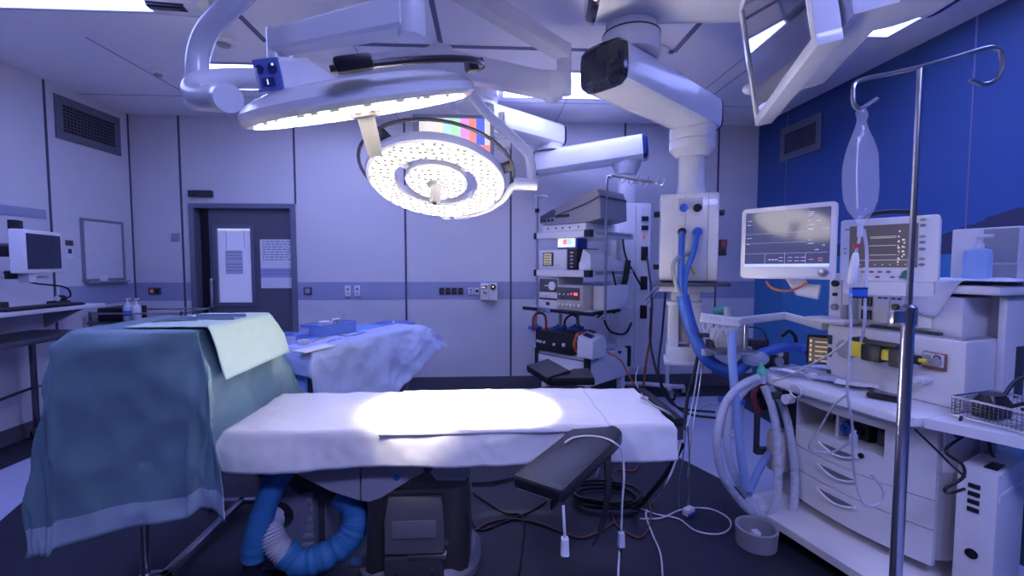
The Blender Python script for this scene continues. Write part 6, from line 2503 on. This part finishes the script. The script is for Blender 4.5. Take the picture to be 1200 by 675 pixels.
# ---- things on the machine top
p = at(1140, 330, Y=1.92)
tz = 1.402
L0 = lambda px, py, z: atl(AM, px, py, z=z)
t = thing('white_cabinet_box', 'white boxy unit standing on the machine top behind the right monitor', 'box', AM @ V3((.80, .66, tz)), -75)
c_ = atl(AM, 1140, 268, y=.60)
g = MB(AM); g.box(.735, .985, .56, .80, tz, tz + .262, .008)
part('case', g, offw_m, t)
g = MB(AM); g.box(.86, .98, .554, .562, tz + .10, tz + .255, .003); g.box(.86, .98, .554, .562, tz + .01, tz + .09, .003)
part('front_panel', g, mgrey_m, t)
t = thing('sanitiser_bottle', 'pale blue hand sanitiser bottle with white pump on the machine top', 'bottle', at(1148, 330, Y=1.90))
pbt = atl(AM, 1147, 330, z=tz)
pbt = V3((.885, .47, tz))
g = MB(AM); g.beam([pbt + V3((0, 0, .0)), pbt + V3((0, 0, .13)), pbt + V3((0, 0, .155)), pbt + V3((0, 0, .165))], [(.055, .095), (.055, .095), (.05, .085), (.025, .03)], up=(1, 0, 0), e=5)
part('bottle_body', g, pm('pale_blue_bottle', (.35, .52, .80), .35), t)
g = MB(AM); g.cyl(pbt + V3((0, 0, .16)), pbt + V3((0, 0, .185)), .02); g.cyl(pbt + V3((0, 0, .185)), pbt + V3((0, 0, .215)), .007); g.box(pbt.x - .01, pbt.x + .05, pbt.y - .012, pbt.y + .012, tz + .212, tz + .226, .004)
part('pump', g, white_m, t)
g = MB(AM)


def cloth(u, v):
    x = .70 + .38 * u
    y = .30 + .30 * v
    z = tz + .022 + .010 * nz(x * 9, y * 9, 2)
    if v < .35:
        dd = (.35 - v) / .35 * max(0, min(1, (.62 - u) / .25))
        y = .275 - .006 * math.sin(u * 14)
        z = tz + .02 - .22 * dd * (.45 + .35 * math.sin(u * 3.0 + .4))
    return V3((x, y + .008 * nz(u * 5, v * 5), z))


g.grid(cloth, 36, 26)
single('cloth_cover', g, pm('white_cover', (.72, .73, .80), .5), 'crumpled white cover draped over the front of the machine top shelf', 'cover', smooth=180, solid=.003)
# worktop clutter


def packet(label, px, py, w, h, deg, mat, name='packet', cat='packet', zoff=.0, crumple=.008, seed=1):
    c = at(px, py, Z=.862)
    M = frame((c.x, c.y, .862 + zoff), deg)
    g = MB(M)
    g.grid(lambda u, v: V3(((u - .5) * w, (v - .5) * h, .004 + crumple * (1 + nz(u * 3 + seed, v * 3, seed)) + crumple * .5 * nz(u * 8, v * 8 + seed))), 14, 10)
    return single(name, g, mat, label, cat, smooth=180, solid=.002)


packet('large crinkled clear wrapper spread over the left of the worktop', 950, 440, .34, .26, -60, film_m, 'plastic_wrapper', 'wrapper', 0, .016, 2)
packet('pale blue sterile packet in the middle of the worktop', 985, 448, .20, .11, -50, pm('pack_blue', (.38, .48, .78), .4), seed=5)
packet('white and blue paper packet beside the phone on the worktop', 1003, 455, .18, .10, -40, paper_m, seed=7, zoff=.012)
packet('clear wrapper at the right end of the worktop by the outlet', 1085, 462, .22, .16, -65, film_m, 'plastic_wrapper', 'wrapper', .0, .018, 9)
packet('small white packet at the left tip of the worktop', 925, 441, .10, .07, -70, paper_m, seed=12, zoff=.02)
c = at(1040, 465, Z=.87)
t = thing('black_phone', 'black phone lying on the worktop behind the infusion pole', 'phone', (c.x, c.y, .858), -62)
g = MB(frame((c.x, c.y, .858), -50)); g.box(-.075, .07, -.035, .035, 0, .025, .008)
part('case', g, black_m, t)
g = MB(frame((c.x, c.y, .858), -50)); g.box(-.05, .05, -.025, .025, .025, .027)
part('screen', g, gloss_m, t, smooth=0)
c = at(974, 437, Z=.87)
g = MB(frame((c.x, c.y, .858), -60)); g.tube([(-.07, 0, .012), (-.03, .03, .014), (.03, .03, .014), (.07, 0, .012)], .011, 8)
single('laryngoscope_handle', g, dgrey_m, 'dark curved instrument on the worktop below the machine body', 'instrument')
c = at(952, 440, Z=.88)
g = MB(); g.box(c.x - .02, c.x + .02, c.y - .015, c.y + .015, .858, .892, .006)
single('small_box', g, white_m, 'tiny white box with a black dot among the wrappers on the worktop', 'box')

# wire basket on the side shelf
t = thing('wire_basket', 'chrome wire basket full of leads on the side shelf at the right edge', 'basket', AM @ V3((1.15, .15, .857)), -75)
bx0, bx1, by0, by1, bz0, bz1 = 1.015, 1.36, .09, .36, .868, .945
g = MB(AM)
for z, r in ((bz0, .003), (bz1, .005)):
    g.tube([(bx0, by0, z), (bx1, by0, z), (bx1, by1, z), (bx0, by1, z)], r, 6, 1, True)
part('rim', g, chrome_m, t)
g = MB(AM)
n = 26
for k in range(n + 1):
    x = bx0 + (bx1 - bx0) * k / n
    for y in (by0, by1):
        g.beam([(x, y, bz0), (x, y, bz1)], (.0022, .0022), up=(0, 1, 0), e=2, seg=4)
n = 14
for k in range(n + 1):
    y = by0 + (by1 - by0) * k / n
    for x in (bx0, bx1):
        g.beam([(x, y, bz0), (x, y, bz1)], (.0022, .0022), up=(0, 1, 0), e=2, seg=4)
    g.beam([(bx0, y, bz0), (bx1, y, bz0)], (.0022, .0022), e=2, seg=4)
for k in range(1, 6):
    z = bz0 + (bz1 - bz0) * k / 6
    for y in (by0, by1):
        g.beam([(bx0, y, z), (bx1, y, z)], (.002, .002), e=2, seg=4)
    for x in (bx0, bx1):
        g.beam([(x, by0, z), (x, by1, z)], (.002, .002), e=2, seg=4)
part('wire_mesh', g, chrome_m, t, smooth=0)
g = MB(AM); g.box(bx0 - .006, bx0 + .004, by0 + .02, by0 + .05, bz0 + .03, bz0 + .05, .003)
part('tag_clip', g, white_m, t)
g = MB(AM); g.loft([rr(1.05, 1.13, .14, .26, .02, .872), rr(1.045, 1.135, .14, .26, .02, .93), rr(1.06, 1.12, .15, .25, .03, .965)])
single('black_sensor_box', g, black_m, 'black sensor box lying in the wire basket', 'device')
for k, lp in enumerate(([(1.10, .25, .95), (1.10, .36, 1.02), (1.18, .42, 1.03), (1.30, .36, .99), (1.40, .22, .95), (1.48, .14, .90)], [(1.16, .28, .97), (1.24, .33, .99), (1.36, .30, .98), (1.42, .2, .96), (1.30, .16, .94), (1.18, .2, .93)], [(1.13, .2, .92), (1.22, .24, .97), (1.34, .26, .985), (1.46, .25, .97)])):
    g = MB(AM); g.tube(lp, .0075, 8)
    single('cable', g, black_m, ('black cable rising highest out of the wire basket', 'black cable coiled flat in the wire basket', 'black cable running across the wire basket to the right')[k], 'cable')
g = MB(AM)
pts = [(1.16 + .15 * ((k * 37) % 11) / 11, .12 + .18 * ((k * 53) % 13) / 13, .882 + .04 * ((k * 29) % 7) / 7) for k in range(30)]
g.tube(pts, .006, 6, 4)
single('clear_tubing', g, tubec_m, 'tangle of clear tubing in the front of the wire basket', 'tubing', smooth=60)

# tall white box on the floor at the right edge
b0, b1_, b2__ = at(1122, 545, Z=.68), at(1157, 555, Z=.68), at(1200, 545, Z=.68)
bdv = (b1_ - b0); bdv.z = 0
TBM = frame((b0.x, b0.y, 0), math.degrees(math.atan2(bdv.y, bdv.x)))
bw = bdv.length
t = thing('isolation_box', 'tall white mains box with a row of black sockets standing at the right edge', 'box', (b0.x, b0.y, 0), math.degrees(math.atan2(bdv.y, bdv.x)))
bw2 = .118
g = MB(TBM); g.box(0, bw2, 0, .36, .01, .68, .008)
part('case', g, offw_m, t)
g = MB(TBM); g.box(-.002, .012, .0, .003, .02, .67)
g = MB(TBM); g.box(bw2 - .002, bw2 + .004, .02, .34, .57, .60, .002)
part('side_ridge', g, white_m, t)
for k in range(4):
    z = .615 - .032 * k
    g = MB(TBM); g.box(.035, .07, -.004, .002, z - .009, z + .009, .001)
    part('socket', g, black_m, t)
g = MB(TBM); g.cyl((.055, -.004, .34), (.055, .002, .34), .02)
part('badge', g, black_m, t)
g = MB(TBM); g.box(.06, .10, .06, .16, .68, .684, .002)
part('top_label', g, black_m, t)
for x in (.02, bw2 - .02):
    for y in (.04, .32):
        g = MB(TBM); g.cyl((x, y, 0), (x, y, .012), .012, seg=10)
        part('foot', g, black_m, t)
cable('black cable looping from the wire basket into the tall white box', [AM @ V3((1.05, .09, .87)), AM @ V3((1.06, .04, .80))] + W([(1130, 510, 1.74), (1108, 528, 1.72), (1128, 545, 1.68), (1128, 560, 1.60), (1108, 572, 1.58), (1112, 578, 1.6), (1130, 573, 1.63)]), .006, black_m)
cable('black cable hanging behind the tall white box under the shelf', W([(1160, 500, 1.75), (1160, 525, 1.75), (1170, 540, 1.78), (1200, 545, 1.82)]), .006, black_m)
cable('thin dark cable along the side of the drawers', W([(1072, 503, 1.78), (1095, 525, 1.74), (1115, 545, 1.70), (1132, 560, 1.66)]), .0045, black_m)

# ================================================================== INFUSION POLE, BAG, LINES
PX, PYY = 1.318, 1.35
t = thing('infusion_pole', 'tall steel infusion pole with two big curled hooks at the right', 'infusion pole', (PX, PYY, 0))
sz = at(1066, 360, Y=PYY).z
g = MB(); g.cyl((PX, PYY, .12), (PX, PYY, sz - .02), .0172, seg=24)
part('outer_tube', g, steel_m, t)
g = MB(); g.lathe([(.0215, sz - .055), (.0215, sz), (.012, sz + .008)], (PX, PYY, 0), seg=24); g.box(PX - .06, PX - .02, PYY - .012, PYY + .012, sz - .05, sz - .01, .004)
part('clamp_collar', g, steel_m, t)
ztp = at(1080, 80, Y=PYY).z
g = MB(); g.cyl((PX, PYY, sz - .02), (PX, PYY, ztp), .0082, seg=16)
part('inner_tube', g, steel_m, t)
hk = [(1137, 94), (1152, 99), (1166, 94), (1174, 80), (1173, 63), (1165, 56), (1150, 58), (1120, 67), (1080, 78)]
g = MB(); g.tube([at(a, b, Y=PYY) for a, b in hk], .0068, 10, 8)
part('hook', g, steel_m, t, 'right curled hook')
hk = [(1080, 78), (1045, 86), (1015, 92), (1002, 98), (1000, 110), (1001, 122), (1007, 128), (1016, 124), (1028, 116)]
g = MB(); g.tube([at(a, b, Y=PYY) for a, b in hk], .0068, 10, 8)
part('hook', g, steel_m, t, 'left curled hook')
for k in range(5):
    a = 2 * PI * k / 5 + .2
    e_ = V3((PX + .26 * math.cos(a), PYY + .26 * math.sin(a), .075))
    g = MB(); g.beam([(PX, PYY, .12), e_], (.03, .022))
    lg = part('leg', g, steel_m, t)
    caster(lg, (e_.x, e_.y, 0), .03, .018, 40 * k)
# bag
t = thing('infusion_bag', 'clear infusion bag hanging from the left hook of the pole', 'infusion bag', at(1010, 262, Y=PYY))
prof_ = [(128, 5.0), (134, 7.5), (142, 5.2), (152, 8), (165, 14), (180, 20), (198, 22.5), (218, 23), (235, 21), (248, 15), (256, 8), (264, 3.5)]
g = MB()
lo = []
for y_, hw_ in prof_:
    cxp = 1010 - (1.5 if y_ > 180 else 0)
    c = at(cxp, y_, Y=PYY)
    r = hw_ / 533 * PYY * 1.0
    lo.append([c + V3((r * math.cos(2 * PI * k / 24), min(r, .030) * math.sin(2 * PI * k / 24) * (.75), .004 * math.sin(3 * 2 * PI * k / 24) * (hw_ < 10))) for k in range(24)])
g.loft(lo)
part('bag_body', g, bag_m, t, smooth=60)
g = MB(); g.tube([at(1006, 160, Y=PYY - .028), at(1004, 200, Y=PYY - .030), at(1005, 245, Y=PYY - .022)], .0018, 6)
part('bag_seam', g, white_m, t)
g = MB(); c = at(1008, 270, Y=PYY); g.cyl(c + V3((0, 0, .02)), c + V3((0, 0, -.02)), .008)
part('port', g, tubec_m, t)
# drip chamber and lines
t = thing('drip_set', 'drip chamber with a red clip and two clear lines running down from the infusion bag', 'drip set', at(1000, 400, Y=PYY))
ln1 = W([(1009, 268, PYY), (1006, 285, PYY), (1002, 300, PYY), (998, 320, PYY), (996, 345, PYY), (997, 380, PYY + .02), (995, 420, PYY + .05), (993, 460, PYY + .10), (999, 500, PYY + .15), (999, 530, PYY + .2), (1002, 560, PYY + .25), (1012, 590, PYY + .25), (1030, 590, PYY + .24), (1035, 575, PYY + .23), (1020, 555, PYY + .23)])
g = MB(); g.tube(ln1, .0042, 8, 6)
part('line', g, tubec_m, t)
g = MB(); g.tube(W([(1012, 268, PYY), (1016, 300, PYY), (1014, 340, PYY), (1013, 380, PYY + .02), (1009, 400, PYY + .08)]), .0045, 8, 6)
part('line', g, tubec_m, t)
g = MB(); g.tube(W([(1000, 392, 1.40), (980, 410, 1.5), (955, 425, 1.7), (925, 440, 2.1), (905, 447, 2.35)]), .004, 6, 6)
part('line', g, wire_m, t)
g = MB(); g.tube(W([(993, 462, 1.45), (975, 478, 1.55), (962, 500, 1.62), (948, 525, 1.70), (975, 530, 1.70), (1000, 515, 1.60)]), .0038, 6, 6)
part('line', g, tubec_m, t)
c0_, c1__ = at(1003, 296, Y=PYY), at(998, 335, Y=PYY)
g = MB(); g.lathe([(.006, 0), (.009, .01), (.012, .03), (.014, .09), (.009, .10)], c0_, c1__ - c0_, 16)
part('drip_chamber', g, white_m, t)
c = at(1004, 288, Y=PYY)
g = MB(); g.cyl(c + V3((0, 0, -.006)), c + V3((0, 0, .006)), .010)
part('clip', g, pm('clip_red', (.55, .05, .08), .4), t, 'red clip')
c = at(1006, 343, Y=PYY - .01)
g = MB(); g.obox(c, (.050, .014, .032), None, .003)
part('flow_clamp', g, hose_m, t, 'blue clamp with dark teeth')
g = MB()
for k in range(5):
    for s_ in (-1, 1):
        g.obox(c + V3((-.02 + .01 * k, -.0075, s_ * .014)), (.006, .002, .006))
part('clamp_teeth', g, black_m, t, smooth=0)
c = at(1000, 518, Y=1.58)
g = MB(); g.cyl(c + V3((0, 0, .045)), c + V3((0, 0, .0)), .008); g.box(c.x - .012, c.x + .012, c.y - .008, c.y + .008, c.z - .01, c.z + .03, .003)
part('connector', g, tubec_m, t)

# ================================================================== CABLES ON THE FLOOR AND TABLE
Fz = .010


def fl(lst, z=Fz):
    return [V3((at(a, b, Z=z).x, at(a, b, Z=z).y, z)) for a, b in lst]


def ground(label, px, r, mat, name='cable', group=None, pre=(), post=(), seg=8):
    z = r + .004
    return cable(label, list(pre) + fl(px, z) + list(post), r, mat, name, 'cable', seg, 7, group)


ground('red brown cable snaking across the floor below the arm board', [(556, 622), (575, 612), (600, 608), (630, 613), (655, 622), (680, 630), (700, 624), (720, 612)], .006, pm('brown_cable', (.16, .05, .05), .45))
ground('second red brown cable curving on the floor by the arm board legs', [(710, 560), (726, 550), (742, 552), (748, 545)], .006, red_m, pre=[at(716, 556, Y=2.4)])
ground('red cable loop on the floor at the right of the arm board', [(716, 556), (724, 565), (742, 571), (760, 590), (762, 612), (750, 630), (725, 618), (716, 600)], .006, pm('brown_cable', (.16, .05, .05), .45))
g = MB()
pts = []
for k in range(30):
    a = k * .62
    pts.append(V3((.74 + (.20 + .02 * math.sin(k)) * math.cos(a), 2.74 + (.15 + .02 * math.cos(1.3 * k)) * math.sin(a), .016 + .0022 * k)))
g.tube(pts, .010, 8, 5)
single('coiled_cable', g, black_m, 'coil of thick black cable on the floor below the right end of the table', 'cable', smooth=60)
cable('thick black cable from the table end down to the floor coil', W([(800, 520, 2.25), (784, 550, 2.3), (765, 575, 2.35), (748, 594, 2.45)]) + [V3((.86, 2.62, .03))], .013, black_m)
cable('dark cable on the floor from the table column to below the arm board', fl([(555, 578), (590, 600), (612, 605), (612, 640), (608, 674)], .010), .0055, black_m)
ground('dark cable from the column base to the right on the floor', [(548, 590), (560, 620), (590, 612), (620, 600), (640, 588)], .005, black_m)
# coiled black cord from the table to the arm board
g = MB()
pa, pb = at(553, 568, Y=2.10), at(612, 558, Y=1.95)
pts = []
n = 22 * 8
for k in range(n + 1):
    f = k / n
    c = pa.lerp(pb, f) + V3((0, 0, -.012 * math.sin(PI * f)))
    a = 2 * PI * k / 8
    pts.append(c + V3((0, .010 * math.cos(a), .010 * math.sin(a))))
g.tube(pts, .0026, 6, 1)
single('spiral_cord', g, black_m, 'black spiral cord between table column and arm board', 'cord', smooth=60)
# white lead over the arm board with connectors
cable('white lead lying over the arm board and hanging to a white plug', [at(a_, b_, Z=.766) for a_, b_ in ((662, 519), (672, 513), (688, 511), (706, 513), (720, 519))] + W([(729, 530, 1.80), (731, 560, 1.79), (729, 590, 1.78), (728, 622, 1.78)]), .0045, wire_m)
for k, (px_, py_, y_, lb) in enumerate(((728, 632, 1.78, 'white plug with a dark boot hanging in front of the table at right'), (662, 640, 1.46, 'white plug hanging from the near end of the arm board'))):
    c = at(px_, py_, Y=y_)
    t = thing('white_plug', lb, 'plug', c)
    g = MB(); g.beam([c + V3((0, 0, .028)), c + V3((0, 0, -.028))], [(.024, .026), (.028, .03)], up=(0, 1, 0), e=4)
    part('plug_body', g, white_m, t)
    if k == 0:
        g = MB(); g.cyl(c + V3((0, 0, -.03)), c + V3((-.003, 0, -.075)), .010, .006)
        part('boot', g, dgrey_m, t)
cable('white lead below the hanging plug running out of the picture', W([(726, 645, 1.78), (725, 660, 1.76), (723, 690, 1.72)]) + [V3((.46, 1.66, .02))], .0045, wire_m)
cable('white lead from the arm board end down to the plug', W([(660, 592, 1.48), (661, 612, 1.46), (662, 630, 1.46)]), .005, wire_m)
cable('long white cable from the table end along the floor to the bottom edge', W([(800, 508, 2.15), (790, 545, 2.15), (778, 570, 2.15)]) + fl([(765, 590), (757, 602), (764, 625), (774, 650), (777, 690)], .010), .0055, wire_m)
ground('white cable looping on the floor around the plug block at the right', [(750, 608), (775, 607), (800, 597), (830, 596), (852, 606), (856, 618), (842, 626), (815, 622), (795, 608), (770, 603), (748, 595)], .005, wire_m)
c = at(807, 600, Z=.02)
t = thing('floor_plug', 'white and blue plug block on the floor inside the white cable loop', 'plug', (c.x, c.y, .006))
g = MB(frame((c.x, c.y, .006), 30)); g.box(-.035, .035, -.02, .02, 0, .04, .006)
part('plug_body', g, white_m, t)
g = MB(frame((c.x, c.y, .006), 30)); g.box(-.036, .036, -.023, -.02, .004, .02)
part('plug_band', g, bluepl_m, t)
for k, ln in enumerate(([(804, 500, 2.2), (800, 540, 2.35), (795, 570, 2.5), (796, 596, 2.62)], [(806, 500, 2.2), (808, 540, 2.35), (808, 570, 2.5), (806, 594, 2.6)])):
    cable(('thin grey lead hanging from the table end to the floor plug, the left one', 'thin grey lead hanging from the table end to the floor plug, right')[k], W(ln), .0035, mgrey_m)
# leads on top of the sheet
c = at(755, 467, Z=.80)
t = thing('lead_connector', 'grey lead connector lying on the right end of the white sheet', 'connector', (c.x, c.y, .795))
g = MB(); g.sphere((c.x, c.y, .803), .016, 1.4, 1, .6)
part('connector_body', g, mgrey_m, t)
cable('grey lead running from the connector over the end of the table', [V3((c.x, c.y, .803)), *[V3((at(a, b, Z=.80).x, at(a, b, Z=.80).y, .80)) for a, b in ((766, 475), (780, 482))], at(795, 494, Y=2.18), at(803, 510, Y=2.16)], .006, mgrey_m)
cable('thin white lead rising from the sheet towards the cart', [V3((c.x, c.y, .803))] + W([(748, 455, 2.75), (745, 443, 3.1), (748, 430, 3.6)]), .003, wire_m)
cable('white looping tube on the light floor behind the table end', fl([(812, 495), (820, 478), (838, 472), (846, 480)], .012) , .006, wire_m)
cable('long grey lead from pendant to the table end rail', W([(822, 398, 2.9), (817, 440, 2.7), (810, 480, 2.5), (804, 502, 2.25)]), .004, wire_m)
cable('second grey lead from pendant to the table end rail', W([(824, 412, 2.9), (820, 450, 2.7), (812, 500, 2.4), (806, 560, 2.5)]), .004, wire_m)

# thin leads hanging over the machine (ECG)
# ================================================================== WORLD, LIGHTS, VIEW
w = bpy.data.worlds.new('world')
sc.world = w
w.use_nodes = True
bg = w.node_tree.nodes['Background']
bg.inputs['Color'].default_value = (.10, .11, .42, 1)
bg.inputs['Strength'].default_value = .10
vs = sc.view_settings
vs.view_transform = 'Standard'
vs.look = 'None'
vs.exposure = 0.0
vs.gamma = 1.0
vs.use_curve_mapping = False
sc.cycles.use_denoising = True
sc.cycles.max_bounces = 8
sc.cycles.transparent_max_bounces = 16
sc.cycles.sample_clamp_indirect = 60
sc.cycles.caustics_reflective = False
sc.cycles.caustics_refractive = False
